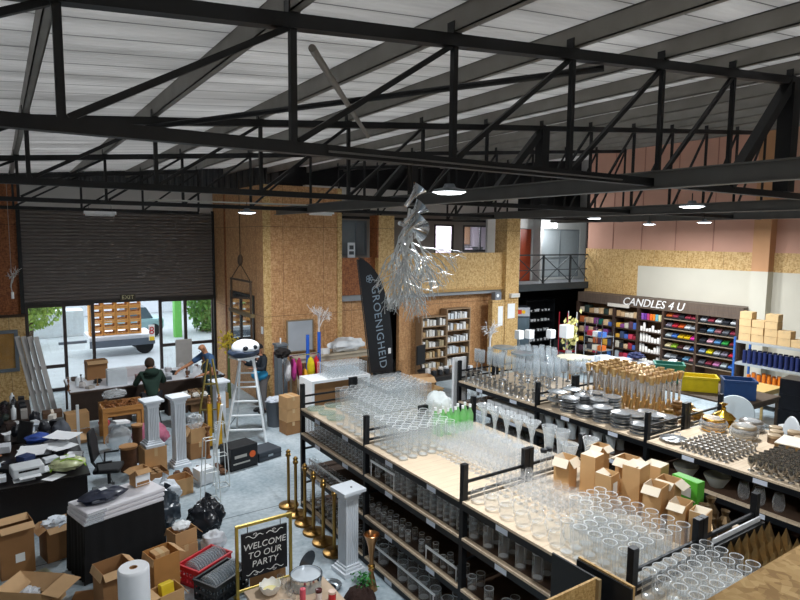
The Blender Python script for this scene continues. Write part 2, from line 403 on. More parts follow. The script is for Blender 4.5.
# ================================================================== ROOF STEEL
for k in range(-4, 13):
    x = .35+1.49*k; z = roof_z(x)
    mb = MB().box(x-.035, x-.025, -1, 20, z+.06, z+.26).box(x-.035, x+.035, -1, 20, z+.06, z+.072).box(x-.035, x+.035, -1, 20, z+.248, z+.26).box(x+.025, x+.035, -1, 20, z+.06, z+.085)
    tag(mb.build('roof_purlin', PURLIN), 'long grey steel roof purlin under the pale roof sheets', 'purlin', 'roof purlins')
def truss(y, k0, k1, label, thick=()):
    t = thing('roof_truss', label, 'truss', (0, y, 0))
    xs = [.35+1.49*k for k in range(k0, k1+1)]
    zb = 5.25
    MB().beam((xs[0], 0, roof_z(xs[0])), (xs[-1], 0, roof_z(xs[-1])), .1).build('top_chord', TRUSS, t)
    MB().beam((xs[0], 0, zb), (xs[-1], 0, zb), .085).build('bottom_chord', TRUSS, t)
    for i, x in enumerate(xs):
        w = .2 if k0+i in thick else .05
        MB().box(x-w/2, x+w/2, -w/2, w/2, zb+.043, roof_z(x)-.05).build('vertical_strut', TRUSS, t)
        MB().box(x-.045, x+.045, -.045, .045, roof_z(x)+.05, roof_z(x)+.15).build('purlin_cleat', TRUSS, t)
        if i+1 < len(xs):
            x2 = xs[i+1]; w = .13 if k0+i+1 in thick else .044
            MB().beam((x+.04, 0, zb+.05), (x2-.04, 0, roof_z(x2)-.05), w).build('diagonal_brace', TRUSS, t)
    return t
truss(4.2, -3, 12, 'dark steel roof truss nearest the viewer, crossing the whole picture', (6,))
truss(8.8, -3, 12, 'second dark steel roof truss from the viewer, behind the hanging silver branches', (6,))
truss(13.4, -3, 12, 'third dark steel roof truss from the viewer, in front of the strand board walls', (6,))
truss(17.7, -3, 3, 'dark steel roof truss just in front of the roller door', ())
truss(17.6, 6, 11, 'dark steel roof truss above the upstairs office windows', ())
for x, lab in ((6.2, 'long steel beam running away below the roof trusses, the nearest and widest of three'), (12.2, 'middle one of the three long steel beams below the roof trusses'), (16.7, 'long steel beam below the trusses nearest the pink wall')):
    w = .14; h = .2; z = 5.27
    mb = MB().box(x-w/2, x+w/2, -1, 15.3, z+h/2-.012, z+h/2).box(x-w/2, x+w/2, -1, 15.3, z-h/2, z-h/2+.012).box(x-.008, x+.008, -1, 15.3, z-h/2+.012, z+h/2-.012)
    tag(mb.build('steel_beam', mat('6a6a68', .5, .2, .1, 4)), lab, 'beam')
tag(MB().tube([(1.76, 8.8, 6.05), (5.3, 4.2, 6.36)], .035, 10).build('brace_tube', TRUSS), 'dark round brace tube slanting between the first and second truss', 'brace')
tag(MB().tube([(2.02, 4.25, 6.0), (5.16, 8.75, 6.25)], .03, 10).build('brace_tube', PURLIN), 'thin grey brace tube crossing the dark one between the first trusses', 'brace')
tag(MB().tube([(2.1, 4.14, 5.24), (5.6, 4.14, 5.24)], .008, 8).build('conduit', mat('6a6866', .5, .3)), 'pale cable conduit along the bottom of the nearest truss', 'conduit')
tag(MB().tube([(2.6, 13.3, 5.33), (8.0, 13.3, 5.36)], .018, 8).build('conduit', mat('b5b2aa', .4, .5)), 'pale cable conduit along the third truss above the roller door', 'conduit')

# lamps
LENS = mat('f4faff', .4, 0, 0, emit=9, key='lens'); HOUS = mat('6f767c', .35, .6)
def lamp(x, y, z, label, power, lit=True, top=5.2):
    t = thing('high_bay_lamp', label, 'lamp', (x, y, z))
    MB().lathe([(.0001, .09), (.05, .09), (.07, .05), (.16, .03), (.19, 0)], 24, cap0=False).build('housing', HOUS, t, smooth=True)
    MB().lathe([(.0001, -.02), (.12, -.015), (.175, .004)], 24, cap0=False).build('lens', LENS, t, smooth=True)
    MB().tube([(0, 0, .08), (0, 0, top-z)], .008, 6).build('hanger', STEEL, t)
    l = bpy.data.lights.new('lamp_light', 'AREA'); l.shape = 'DISK'; l.size = .34; l.energy = power; l.color = (.93, .97, 1); l.spread = R(178)
    o = bpy.data.objects.new('lamp_light', l); COL.objects.link(o); o.parent = t; o.location = (0, 0, -.04)
P0 = 165
lamp(4.0, 5.09, 5.08, 'round high bay lamp hanging from the nearest truss beside the silver branches', P0*.7, top=5.3)
lamp(4.3, 12.19, 5.08, 'round high bay lamp hanging in front of the strand board corner by the roller door', P0, top=5.3)
lamp(8.67, 5.17, 5.1, 'round high bay lamp hanging over the second rack, the brightest on the right', P0*.75, top=5.3)
lamp(13.36, 10.7, 5.16, 'small looking high bay lamp in front of the end of the upstairs walkway', P0, top=5.3)
lamp(16.1, 10.9, 5.06, 'high bay lamp by the pink wall, left one of the close pair', P0, top=5.3)
lamp(15.2, 8.7, 5.06, 'high bay lamp by the pink wall, right one of the close pair', P0, top=5.3)
lamp(2.6, -.3, 5.0, 'added high bay lamp, unseen above the viewing gallery, lighting the foreground', 110, top=5.9)  # added lamp out of view, brightens the parapet and near rack
t = thing('walkway_light', 'small white square light hanging over the upstairs walkway', 'lamp', (17.95, 16.3, 5.05))
MB().box(-.11, .11, -.11, .11, 0, .16).build('housing', LENS, t, bevel=.01); MB().tube([(0, 0, .16), (0, 0, 1.2)], .01, 6).build('hanger', STEEL, t)
l_ = bpy.data.lights.new('walkway_glow', 'POINT'); l_.energy = 45; l_.shadow_soft_size = .12; l_.color = (.97, .98, 1)
o_ = bpy.data.objects.new('walkway_glow', l_); COL.objects.link(o_); o_.parent = t; o_.location = (0, 0, -.15)
def trough(x0, x1, y, z, label):
    t = thing('fluorescent_trough', label, 'lamp', ((x0+x1)/2, y, z)); w = (x1-x0)/2
    MB().prism([(-.09, 0), (.09, 0), (.05, .09), (-.05, .09)], -w, w, Matrix.Rotation(PI/2, 4, 'Y') @ Matrix.Rotation(PI/2, 4, 'Z')).build('body', PLASTICW, t)
    MB().box(-w, -w+.02, -.08, .08, -.012, 0).box(w-.02, w, -.08, .08, -.012, 0).build('end_cap', mat('c07a3a', .5), t)
    MB().tube([(-w+.03, 0, -.02), (w-.03, 0, -.02)], .016, 8).build('tube', mat('f4f4f0', .3), t)
    for s in (-1, 1): MB().tube([(s*w*.7, 0, .08), (s*w*.7, 0, .25)], .006, 5).build('hanger', STEEL, t)
trough(1.88, 2.65, 17.7, 5.13, 'unlit white fluorescent trough hanging before the top of the roller door')
trough(6.98, 7.73, 15.0, 5.22, 'unlit white fluorescent trough on the big strand board wall')

# ================================================================== ROLLER DOOR AND SHOPFRONT
SH = mat('7c7571', .45, .15, .03, 6)
t = thing('roller_shutter', 'wide dark grey slatted roller shutter pulled half way down over the entrance', 'shutter', (3.18, 20.0, 0))
mb = MB(); n = 27; z0 = 2.66; z1 = 5.35; p = (z1-z0)/n
prof = []
for i in range(n):
    z = z0+i*p
    prof += [(-.035, z), (-.045, z+p*.12), (-.075, z+p*.3), (-.08, z+p*.55), (-.06, z+p*.82), (-.035, z+p*.95)]
prof += [(-.035, z1), (-.02, z1), (-.02, z0)]
vs = [(x, y, z) for x in (-2.66, 2.66) for y, z in prof]; k = len(prof)
mb.add(vs, [(i, (i+1) % k, k+(i+1) % k, k+i) for i in range(k)]+[tuple(reversed(range(k))), tuple(range(k, 2*k))])
mb.build('slat_curtain', SH, t)
MB().box(-2.66, 2.66, -.09, -.015, 2.56, 2.67).build('bottom_bar', mat('3a3634', .5, .3), t)
for s in (-1, 1): MB().box(s*2.7-.05, s*2.7+.05, -.13, -.01, 0, 5.4).build('guide', STEEL, t)
t = tag(MB().box(3.0, 3.43, 19.86, 19.88, 2.62, 2.8).build('exit_sign', mat('4a4433', .5)), 'small dark EXIT sign at the bottom middle of the roller shutter', 'sign')
def text(s, size, m, parent, loc, rot, name='lettering', ext=.003, shear=0, align='CENTER', space=1):
    c = bpy.data.curves.new(name, 'FONT'); c.body = s; c.size = size; c.extrude = ext; c.align_x = align; c.align_y = 'CENTER'; c.shear = shear; c.space_character = space; c.resolution_u = 3
    o = bpy.data.objects.new(name, c); COL.objects.link(o); o.parent = parent; o.location = loc; o.rotation_euler = rot; c.materials.append(m)
    bpy.context.view_layer.update()
    me = bpy.data.meshes.new_from_object(o.evaluated_get(bpy.context.evaluated_depsgraph_get()))
    bpy.data.objects.remove(o); me.name = name
    if not me.materials: me.materials.append(m)
    o = bpy.data.objects.new(name, me); COL.objects.link(o); o.parent = parent; o.location = loc; o.rotation_euler = rot
    return o
text('EXIT', .17, mat('d8cfa0', .5), t, (3.215, 19.855, 2.71), (R(90), 0, 0))
FR = mat('4a4140', .45, .3)
def front(name, x0, x1, bars, rails, z1=2.6):
    mb = MB(); y0, y1 = 20.02, 20.1
    for b in (x0,)+tuple(bars)+(x1,): mb.box(b-.045, b+.045, y0, y1, 0, z1)
    mb.box(x0, x1, y0+.01, y1-.01, z1-.1, z1-.02); mb.box(x0, x1, y0+.01, y1-.01, 0, .1)
    for a, b, z in rails: mb.box(a, b, y0+.01, y1-.01, z-.05, z+.05)
    o = struct(name, mb, FR)
    MB().box(x0, x1, 20.06, 20.066, .1, z1-.1).build('pane', PANE, o)
front('window_6', .56, 2.25, (1.5,), ((.56, 1.5, .75),))
front('window_7', 4.18, 5.84, (4.95,), ((4.18, 5.84, 1.1),))

# ================================================================== OUTSIDE
mb = MB()
struct('wall_outside', MB().box(-14, 30, 38, 38.3, 0, 3.2), mat('c4c8ce', .8, 0, .06, 1))
PAL = mat('c98f4a', .75, 0, .12, 4)
t = thing('flatbed_trailer', 'white flatbed trailer parked outside the entrance with wooden crates on its deck', 'trailer', (3.7, 25.8, 0))
MB().box(-1.05, 1.25, -.9, .95, .62, .75).build('deck', mat('c6cbd2', .5), t)
MB().box(-1.05, 1.25, -.96, -.9, .36, .62).build('side_skirt', mat('5a6470', .5), t)
MB().box(-2.0, -1.05, -.06, .06, .45, .55).build('tow_bar', mat('5a6470', .5), t)
for y in (-.75, .75): MB().lathe([(.12, -.09), (.3, -.09), (.33, -.05), (.33, .05), (.3, .09), (.12, .09)], 20, M=Matrix.Translation((.9, y, .31)) @ Matrix.Rotation(PI/2, 4, 'X'), cap0=True, cap1=True).build('wheel', mat('1d1f22', .8), t, smooth=True)
pl = MB().box(1.02, 1.24, -.99, -.97, .5, 1.12).build('speed_plate', mat('f2f2ee', .5), t)
MB().box(1.04, 1.22, -1.0, -.99, .5, .66).build('reflector', mat('e8c42c', .5), pl)
text('8', .42, mat('c22a28', .5), pl, (1.13, -1.0, .88), (R(90), 0, 0))
cr = thing('wooden_crate', 'slatted wooden crate stacked on the flatbed trailer outside', 'crate', (0, 0, 0), 0, 'crates on the trailer')
mb = MB()
for z in (.0, .2): mb.box(-.22, .22, -.3, -.27, z, z+.06); mb.box(-.22, .22, .27, .3, z, z+.06)
for x in (-.2, .2): mb.box(x-.025, x+.025, -.27, .27, 0, .26)
for x in (-.13, 0, .13): mb.box(x-.05, x+.05, -.27, .27, 0, .02)
mb.build('slats', PAL, cr)
scatter(cr, [(2.95+.46*i, 25.6, .755+.272*j, 0) for i in range(4) for j in range(6)], 'slatted wooden crate stacked on the flatbed trailer outside', 'crates on the trailer')
t = thing('car', 'light teal car parked beyond the flatbed trailer outside', 'car', (5.0, 29.6, 0))
t.scale = (.8, .9, 1)
b = MB().box(-1.5, 1.5, -.75, .75, .3, .85).build('body', mat('8fb0b6', .25, .3), t, bevel=.15)
MB().prism([(-.9, .85), (.9, .85), (.55, 1.35), (-.5, 1.35)], -.65, .65, Matrix.Rotation(PI/2, 4, 'X')).build('cabin', mat('50606a', .15), t)
for x in (-.95, .95):
    for y in (-.72, .72): MB().lathe([(.1, -.09), (.28, -.09), (.3, 0), (.28, .09), (.1, .09)], 18, M=Matrix.Translation((x, y, .3)) @ Matrix.Rotation(PI/2, 4, 'X'), cap1=True).build('wheel', mat('1d1f22', .8), t, smooth=True)
def foliage(name, c, rad, n, m, label, trunk=None):
    t = thing(name, label, 'tree', (c[0], c[1], 0)); mb = MB()
    for _ in range(n):
        d = Vector((rnd.gauss(0, 1), rnd.gauss(0, 1), rnd.gauss(0, 1))).normalized()*(rnd.random()**.4)
        p = Vector((d.x*rad[0], d.y*rad[1], c[2]+d.z*rad[2])); s = rnd.uniform(.07, .16)
        M = Matrix.Translation(p) @ Euler((rnd.uniform(0, 6), rnd.uniform(0, 6), rnd.uniform(0, 6))).to_matrix().to_4x4()
        mb.add([(-s, 0, 0), (0, -s*.5, 0), (s, 0, .02), (0, s*.5, 0)], [(0, 1, 2, 3)], M)
    mb.build('foliage', m, t)
    if trunk: MB().tube([(0, 0, 0), (.1, 0, c[2]*.5), (0, .1, c[2])], [.14, .1, .05], 8).build('trunk', mat('5a4a3a', .9), t)
foliage('tree', (.85, 28.5, 1.9), (1.4, 1.2, 1.2), 2200, mat('8aa848', .6, 0, .25, 2), 'light green leafy tree outside the left shopfront window', True)
foliage('bush', (8.45, 29.5, 1.35), (1.05, 1.2, 1.6), 3000, mat('5f8a3c', .6, 0, .25, 2), 'dense green bush outside the right shopfront window', True)
tag(MB().box(6.5, 6.8, 28.2, 28.6, -.02, 2.3).build('green_gate', mat('6fbf5a', .5)), 'bright green gate panel outside the right shopfront window', 'gate')
tag(MB().box(.9, 3.1, 30.9, 32.1, -.02, 1.15).build('container', mat('c4cad0', .5), bevel=.02), 'pale grey container outside the left shopfront window', 'container')
# ================================================================== PEOPLE
def skin_obj(name, J, E, m, parent, root, sub=2):
    names = list(J); idx = {n: i for i, n in enumerate(names)}
    me = bpy.data.meshes.new(name); me.from_pydata([J[n][:3] for n in names], [(idx[a], idx[b]) for a, b in E], []); me.update()
    me.materials.append(m)
    o = bpy.data.objects.new(name, me); COL.objects.link(o); o.parent = parent
    sk = o.modifiers.new('skin', 'SKIN'); sk.use_smooth_shade = True
    for n in names:
        r = J[n][3]; d = me.skin_vertices[0].data[idx[n]]
        d.radius = r if isinstance(r, tuple) else (r, r); d.use_root = (n == root)
    s = o.modifiers.new('sub', 'SUBSURF'); s.levels = sub; s.render_levels = sub
    # bake the modifiers so that the figure is one plain mesh
    bpy.context.view_layer.update()
    ev = o.evaluated_get(bpy.context.evaluated_depsgraph_get())
    nm = bpy.data.meshes.new_from_object(ev); nm.name = name
    o.modifiers.clear(); o.data = nm
    if not nm.materials: nm.materials.append(m)
    nm.polygons.foreach_set('use_smooth', [True]*len(nm.polygons))
    return o
def V(*a): return Vector(a)
def person(label, loc, rz, P, shirt_m, pants_m, skin_m=SKIN, hair=None, beard=None, sleeve=1.0, extras=None):
    """P: joint positions in metres, figure facing +Y"""
    t = thing('person', label, 'person', loc, rz)
    J = {}; E = []
    def j(n, p, r): J[n] = (p[0], p[1], p[2], r)
    def e(*c):
        for a, b in zip(c, c[1:]): E.append((a, b))
    hd = P['head']; ch = P['chest']; nk = P['neck']
    j('pelvis', P['pelvis'], (.135, .11)); j('waist', (Vector(P['pelvis'])*.45+Vector(ch)*.55), (.125, .1)); j('chest', ch, (.15, .115))
    j('neck', nk, .055); hv = (Vector(hd)-Vector(nk)).normalized()
    j('jaw', Vector(nk)+hv*.07, (.062, .07)); j('skull', Vector(hd), (.078, .092)); j('crown', Vector(hd)+hv*.075, (.06, .07))
    e('pelvis', 'waist', 'chest', 'neck', 'jaw', 'skull', 'crown')
    f = Vector(P.get('face', (0, 1, 0))).normalized()
    j('nose', Vector(hd)+f*.112-hv*.012, .012); e('skull', 'nose')
    side = f.cross(hv).normalized()
    for s, n in ((-1, 'l'), (1, 'r')):
        sh, el, wr, ha = (Vector(P[k+n]) for k in ('sh', 'el', 'wr', 'ha'))
        j('sh'+n, sh, .062); j('el'+n, el, .045); j('wr'+n, wr, .031)
        d = (ha-wr).normalized(); palm = wr+d*.075
        j('pa'+n, palm, (.036, .02)); e('chest', 'sh'+n, 'el'+n, 'wr'+n, 'pa'+n)
        ax = d.cross(Vector((0, 0, 1))); ax = ax.normalized() if ax.length > .1 else Vector((1, 0, 0))
        dn = ax.cross(d).normalized()*(-1 if ax.cross(d).z > 0 else 1)
        for q, (off, ln) in enumerate(((-.03, .062), (-.01, .075), (.01, .07), (.03, .055))):
            a = palm+ax*off+d*.02; b = a+d*ln*.55+dn*.006; c = b+d*ln*.4+dn*.022
            for w_, p_ in (('a', a), ('b', b), ('c', c)): j(f'f{q}{w_}{n}', p_, .009)
            e('pa'+n, f'f{q}a{n}', f'f{q}b{n}', f'f{q}c{n}')
        a = wr+d*.03-ax*.035*s; b = a+d*.035-ax*.018*s
        j('ta'+n, a, .011); j('tb'+n, b, .01); e('wr'+n, 'ta'+n, 'tb'+n)
        hp, kn, an, to = (Vector(P[k+n]) for k in ('hp', 'kn', 'an', 'to'))
        j('hp'+n, hp, .095); j('kn'+n, kn, .062); j('an'+n, an, .043); j('to'+n, to, (.045, .03)); e('pelvis', 'hp'+n, 'kn'+n, 'an'+n, 'to'+n)
    body = skin_obj('body', J, E, skin_m, t, 'pelvis')
    # shirt: the same torso and sleeves a little wider
    S = {}; SE = []
    S['pelvis'] = tuple(Vector(P['pelvis'])-(Vector(ch)-Vector(P['pelvis']))*.12)+((.155, .13),); S['waist'] = J['waist'][:3]+((.148, .122),); S['chest'] = J['chest'][:3]+((.172, .135),)
    S['collar'] = tuple(Vector(nk)-hv*.03)+(.075,); SE += [('pelvis', 'waist'), ('waist', 'chest'), ('chest', 'collar')]
    for n in 'lr':
        S['sh'+n] = J['sh'+n][:3]+(.082,)
        el = Vector(P['el'+n]); sh = Vector(P['sh'+n]); wr = Vector(P['wr'+n])
        if sleeve >= 2:
            S['el'+n] = tuple(el)+(.066,); S['wr'+n] = tuple(el+(wr-el)*.9)+(.05,); SE += [('sh'+n, 'el'+n), ('el'+n, 'wr'+n)]
        else:
            S['el'+n] = tuple(sh+(el-sh)*.8*sleeve)+(.07,); SE += [('sh'+n, 'el'+n)]
        SE.append(('chest', 'sh'+n))
    skin_obj('shirt' if sleeve < 2 else 'jacket', S, SE, shirt_m, t, 'chest')
    T = {'pelvis': tuple(P['pelvis'])+((.15, .128),)}; TE = []
    for n in 'lr':
        T['hp'+n] = J['hp'+n][:3]+(.112,); T['kn'+n] = J['kn'+n][:3]+(.08,); T['an'+n] = J['an'+n][:3]+(.062,); TE += [('pelvis', 'hp'+n), ('hp'+n, 'kn'+n), ('kn'+n, 'an'+n)]
        MB().blob(tuple((Vector(P['an'+n])+Vector(P['to'+n]))/2-Vector((0, 0, .01))), (.055, .14, .06), 1, .02, flat=.05).build('shoe', mat('1c1c1e', .6), t, smooth=True)
    skin_obj('trousers', T, TE, pants_m, t, 'pelvis')
    F = Matrix((side, f, hv)).transposed().to_4x4(); F.translation = Vector(hd)
    for s in (-1, 1):
        MB().blob((s*.034, .092, .012), (.013, .008, .008), 0, 0, nu=8, nv=6).build('eye', mat('1a1410', .3), t, smooth=True).matrix_local = F
        MB().blob((s*.092, -.005, -.01), (.012, .024, .036), 0, 0, nu=8, nv=6).build('ear', skin_m, t, smooth=True).matrix_local = F
    MB().blob((0, .1, -.062), (.026, .008, .007), 0, 0, nu=8, nv=6).build('mouth', mat('8a4a40', .5), t, smooth=True).matrix_local = F
    if hair:
        kind, m = hair; mb = MB(); n = 20; vs = []; fs = []
        lim = {'cap': .62, 'beanie': .5, 'full': .72}[kind]
        for i in range(9):
            th = PI*lim*i/8
            for k in range(n):
                ph = 2*PI*k/n; back = .5-.5*math.sin(ph)
                th2 = th*(1+.28*back if kind == 'full' else 1)
                r = .104 if kind != 'beanie' else .11
                vs.append((r*math.sin(th2)*math.cos(ph), r*1.12*math.sin(th2)*math.sin(ph)-.004, .125*math.cos(th2)+.02))
        for i in range(8):
            for k in range(n): fs.append((i*n+k, (i+1)*n+k, (i+1)*n+(k+1) % n, i*n+(k+1) % n))
        mb.add(vs, fs).build('hair' if kind != 'beanie' else 'beanie', m, t, smooth=True).matrix_local = F
    if beard:
        MB().blob((0, .055, -.085), (.068, .06, .05), 3, .05, nu=14, nv=10).build('beard', beard, t, smooth=True).matrix_local = F
    return t
def stand(lean=0, **kw):
    P = dict(pelvis=(0, 0, .95), chest=(0, .02+lean*.5, 1.3), neck=(0, .03+lean*.8, 1.5), head=(0, .06+lean, 1.63),
             shl=(-.19, .02+lean*.6, 1.42), shr=(.19, .02+lean*.6, 1.42), ell=(-.24, .05+lean*.5, 1.13), elr=(.24, .05+lean*.5, 1.13),
             wrl=(-.22, .2, .92), wrr=(.22, .2, .92), hal=(-.21, .28, .86), har=(.21, .28, .86),
             hpl=(-.1, 0, .88), hpr=(.1, 0, .88), knl=(-.11, .02, .48), knr=(.11, .02, .48), anl=(-.11, -.02, .09), anr=(.11, -.02, .09), tol=(-.12, .12, .05), tor=(.12, .12, .05))
    P.update(kw); return P
t = person('bald person in a blue T-shirt leaning over the work table and reaching out an arm', (4.42, 15.35, 0), R(98),
       stand(.16, elr=(.3, .42, 1.2), wrr=(.26, .66, 1.12), har=(.24, .76, 1.06), ell=(-.3, .12, 1.1), wrl=(-.2, .34, 1.02), hal=(-.14, .42, 1.0), face=(0, 1, -.25)),
       mat('3c5a80', .8, 0, .12), mat('4a5a5c', .85, 0, .1), hair=None)
t.scale = (1.1, 1.1, 1.1)
MB().cb((0, .15, .98), (.32, .03, .5)).build('apron', mat('52686a', .85), t)
MB().tube([(-.17, .12, 1.42), (-.02, .235, 1.24), (.14, .2, 1.08)], .016, 6).build('strap', mat('c8b070', .7), t)
t = person('bearded person in a black jacket and black beanie standing at the ladder', (5.56, 14.85, 0), R(100),
       stand(.02, ell=(-.26, .1, 1.16), wrl=(-.24, .33, 1.2), hal=(-.22, .4, 1.22), elr=(.24, .2, 1.2), wrr=(.16, .4, 1.32), har=(.13, .48, 1.38)),
       mat('1c232c', .75, 0, .15), mat('6a6666', .85, 0, .1), skin_m=mat('a8745a', .6), hair=('beanie', mat('16161a', .9)), beard=mat('2a1c16', .95), sleeve=2)
t.scale = (1.04, 1.04, 1.04)
MB().blob((0, .06, .98), (.235, .2, .15), 5, .03).build('jumper_hem', mat('2c8cb8', .8), t, smooth=True)
for x, z in ((-.04, 1.33), (.09, 1.3)): MB().cb((x, .17, z), (.05, .01, .02)).build('chest_logo', WHITE, t)
st = thing('stool', 'dark stool under the person in the green jacket', 'stool', (2.95, 15.3, 0))
MB().lathe([(.15, .4), (.16, .41), (.16, .43), (.14, .44)], 20, cap1=True).build('seat', BLACK, st, smooth=True)
for k in range(4): MB().tube([(.12*math.cos(k*PI/2), .12*math.sin(k*PI/2), .4), (.18*math.cos(k*PI/2), .18*math.sin(k*PI/2), 0)], .014, 6).build('leg', STEEL, st)
t = person('person in a dark green hooded jacket seen from behind, sitting at the white work table', (2.95, 15.35, 0), 0,
       dict(pelvis=(0, -.02, .62), chest=(0, .06, .98), neck=(0, .1, 1.18), head=(0, .16, 1.3), shl=(-.2, .08, 1.1), shr=(.2, .08, 1.1),
            ell=(-.3, .2, .86), elr=(.3, .2, .86), wrl=(-.24, .42, .87), wrr=(.24, .42, .87), hal=(-.2, .5, .86), har=(.2, .5, .86),
            hpl=(-.1, .06, .6), hpr=(.1, .06, .6), knl=(-.13, .42, .57), knr=(.13, .42, .57), anl=(-.13, .4, .1), anr=(.13, .4, .1), tol=(-.13, .53, .05), tor=(.13, .53, .05), face=(0, 1, -.3)),
       mat('22382f', .85, 0, .12), mat('24262c', .85), hair=('full', mat('3a2a20', .9)), sleeve=2)
t.scale = (1.12, 1.12, 1.12)
MB().blob((0, -.06, 1.16), (.15, .09, .09), 4, .06).build('hood', mat('1e332a', .9), t, smooth=True)
MB().lathe([(.1, 0), (.12, .02), (.1, .045)], 16, c=(0, .06, 1.17), cap0=False).build('fur_trim', mat('6a5a44', .95), t, smooth=True)

# ================================================================== LEFT SIDE: TABLES AND WORKSHOP
def table(name, label, x0, x1, y0, y1, h, m, leg_m=None, th=.04, lw=.05, cat='table', inset=.05):
    t = thing(name, label, cat, ((x0+x1)/2, (y0+y1)/2, 0)); a = (x1-x0)/2; b = (y1-y0)/2
    MB().box(-a, a, -b, b, h-th, h).build('tabletop', m, t, bevel=.006)
    for sx in (-1, 1):
        for sy in (-1, 1):
            MB().cb((sx*(a-inset), sy*(b-inset), (h-th)/2), (lw, lw, h-th)).build('leg', leg_m or m, t)
    MB().box(-a+inset, a-inset, -b+.03, -b+.05, h-th-.1, h-th).build('apron', leg_m or m, t)
    return t
def one(mb, name, m, label, cat, group=None, smooth=False, bevel=0, loc=None, rot=None):
    return tag(mb.build(name, m, smooth=smooth, bevel=bevel, loc=loc, rot=rot), label, cat, group)
def open_box(label, loc, w, d, h, rz=0, m=CARD, flaps=(110, 120, 130, 115), name='cardboard_box', group=None, cat='box', fl=None, inner=None):
    """open carton: walls, floor, four flaps as parts"""
    t = thing(name, label, cat, loc, rz, group); q = .008
    mb = MB().box(-w/2, w/2, -d/2, d/2, 0, q).box(-w/2, w/2, -d/2, -d/2+q, q, h).box(-w/2, w/2, d/2-q, d/2, q, h).box(-w/2, -w/2+q, -d/2+q, d/2-q, q, h).box(w/2-q, w/2, -d/2+q, d/2-q, q, h)
    mb.build('carton', m, t)
    f = fl or min(w, d)*.48
    for i, a in enumerate(flaps):
        if a is None: continue
        L = w if i % 2 == 0 else d; off = d/2 if i % 2 == 0 else w/2
        M = Matrix.Rotation(i*PI/2, 4, 'Z') @ Matrix.Translation((0, -off, h)) @ Matrix.Rotation(-R(a), 4, 'X')
        MB().box(-L/2+.004, L/2-.004, 0, f, 0, .006, M).build('flap', inner or CARD_IN, t)
    return t
def closed_box(label, loc, w, d, h, rz=0, m=CARD, name='cardboard_box', group=None, tape=True):
    t = thing(name, label, 'box', loc, rz, group)
    MB().box(-w/2, w/2, -d/2, d/2, 0, h).build('carton', m, t, bevel=.006)
    if tape: MB().box(-.03, .03, -d/2-.002, d/2+.002, h*.7, h+.002).build('tape', mat('c8ab80', .3), t)
    return t
def paper(label, loc, w, d, rz, group=None, m=PAPER, curl=.012, name='paper_sheet'):
    mb = MB(); n = 5; vs = []; fs = []
    for dz in (0, .0015):
        for i in range(n):
            for j in range(n):
                vs.append((w*(i/(n-1)-.5), d*(j/(n-1)-.5), dz+.003+curl*((i/(n-1)-.5)**2+(j/(n-1)-.3)**2)))
    for i in range(n-1):
        for j in range(n-1):
            a = i*n+j
            fs.append((a, a+n, a+n+1, a+1)); b = a+n*n; fs.append((b, b+1, b+n+1, b+n))
    o = mb.add(vs, fs).build(name, m, loc=loc, rot=(0, 0, rz)); return tag(o, label, 'paper', group)

# dark desk in the left foreground
DESK = mat('141011', .35, 0, .1)
t = thing('desk', 'long black desk buried under papers and parcels at the left edge', 'desk', (.38, 11.75, 0))
MB().box(-1.0, .68, -1.12, 1.12, .71, .75).build('desktop', DESK, t, bevel=.006)
MB().box(-.9, .62, -1.08, -1.05, .03, .71).build('front_panel', DESK, t)
for x in (-.9, .6): MB().box(x, x+.04, -1.05, 1.05, 0, .71).build('side_panel', DESK, t)
rz_ = rnd.random
for i in range(15):
    paper('loose white paper sheet lying on the black desk at the left', (rnd.uniform(-.45, .95), 10.72+i*.145, .752+.002*i), .21, .297, rnd.uniform(0, 3), 'papers on the black desk')
for i in range(9):
    one(MB().cb((0, 0, .03), (rnd.uniform(.16, .3), rnd.uniform(.12, .22), .06)), 'folder', mat(rnd.choice(['1c2030', '2c3a60', '201a20', '3a3f48', '15181c']), .5), 'dark folder or parcel lying in the clutter on the black desk', 'folder', 'dark parcels on the black desk', loc=(rnd.choice([-.35, -.05, .35, .75])+rnd.uniform(-.04, .04), 11.0+i*.2, .785), rot=(0, 0, rnd.uniform(0, 3)))
t = thing('parcel', 'clear film parcel with yellow-green straps at the front corner of the black desk', 'parcel', (.76, 10.93, .785))
MB().blob((0, 0, .09), (.26, .19, .1), 3, .12, 2.5, flat=.09).build('wrapping', mat('b9bf94', .25, 0, .25, 14), t, smooth=True)
for y in (-.08, .04, .12): MB().tube([(-.25, y, .02), (-.18, y+.02, .13), (.0, y, .2), (.2, y-.02, .13), (.26, y, .03)], .012, 6).build('strap', mat('9ac832', .5), t)
MB().box(-.1, .12, -.05, .1, .195, .2).build('paper_label', PAPER, t)
t = thing('printer', 'white desk printer with a dark slot on the black desk', 'printer', (.2, 11.02, .79), R(8))
MB().box(-.22, .22, -.17, .17, 0, .16).build('body', mat('dfe4e8', .4), t, bevel=.02)
MB().box(-.14, .14, -.178, -.17, .09, .12).build('slot', BLACK, t); MB().box(-.15, .15, -.3, -.17, .02, .03).build('paper_tray', PAPER, t)
for i, (x, y, a) in enumerate(((.72, 11.95, .5), (.3, 11.75, -.2), (.8, 12.2, .9))):
    paper('large white sheet spread on the middle of the black desk', (x, y, .86+.05*i), .42, .5, a, 'large sheets on the black desk', curl=.05)
one(MB().blob((0, 0, .17), (.16, .2, .2), 8, .12, flat=.165), 'rolled_coat', mat('4c5058', .85, 0, .15), 'grey rolled coat standing on the far end of the black desk', 'coat', smooth=True, loc=(.8, 12.68, .755))
one(MB().blob((0, 0, .08), (.2, .13, .09), 9, .15, flat=.075), 'blue_bag', mat('3450a0', .4, 0, .2), 'crumpled bright blue bag near the grey coat on the black desk', 'bag', smooth=True, loc=(.42, 12.5, .83))
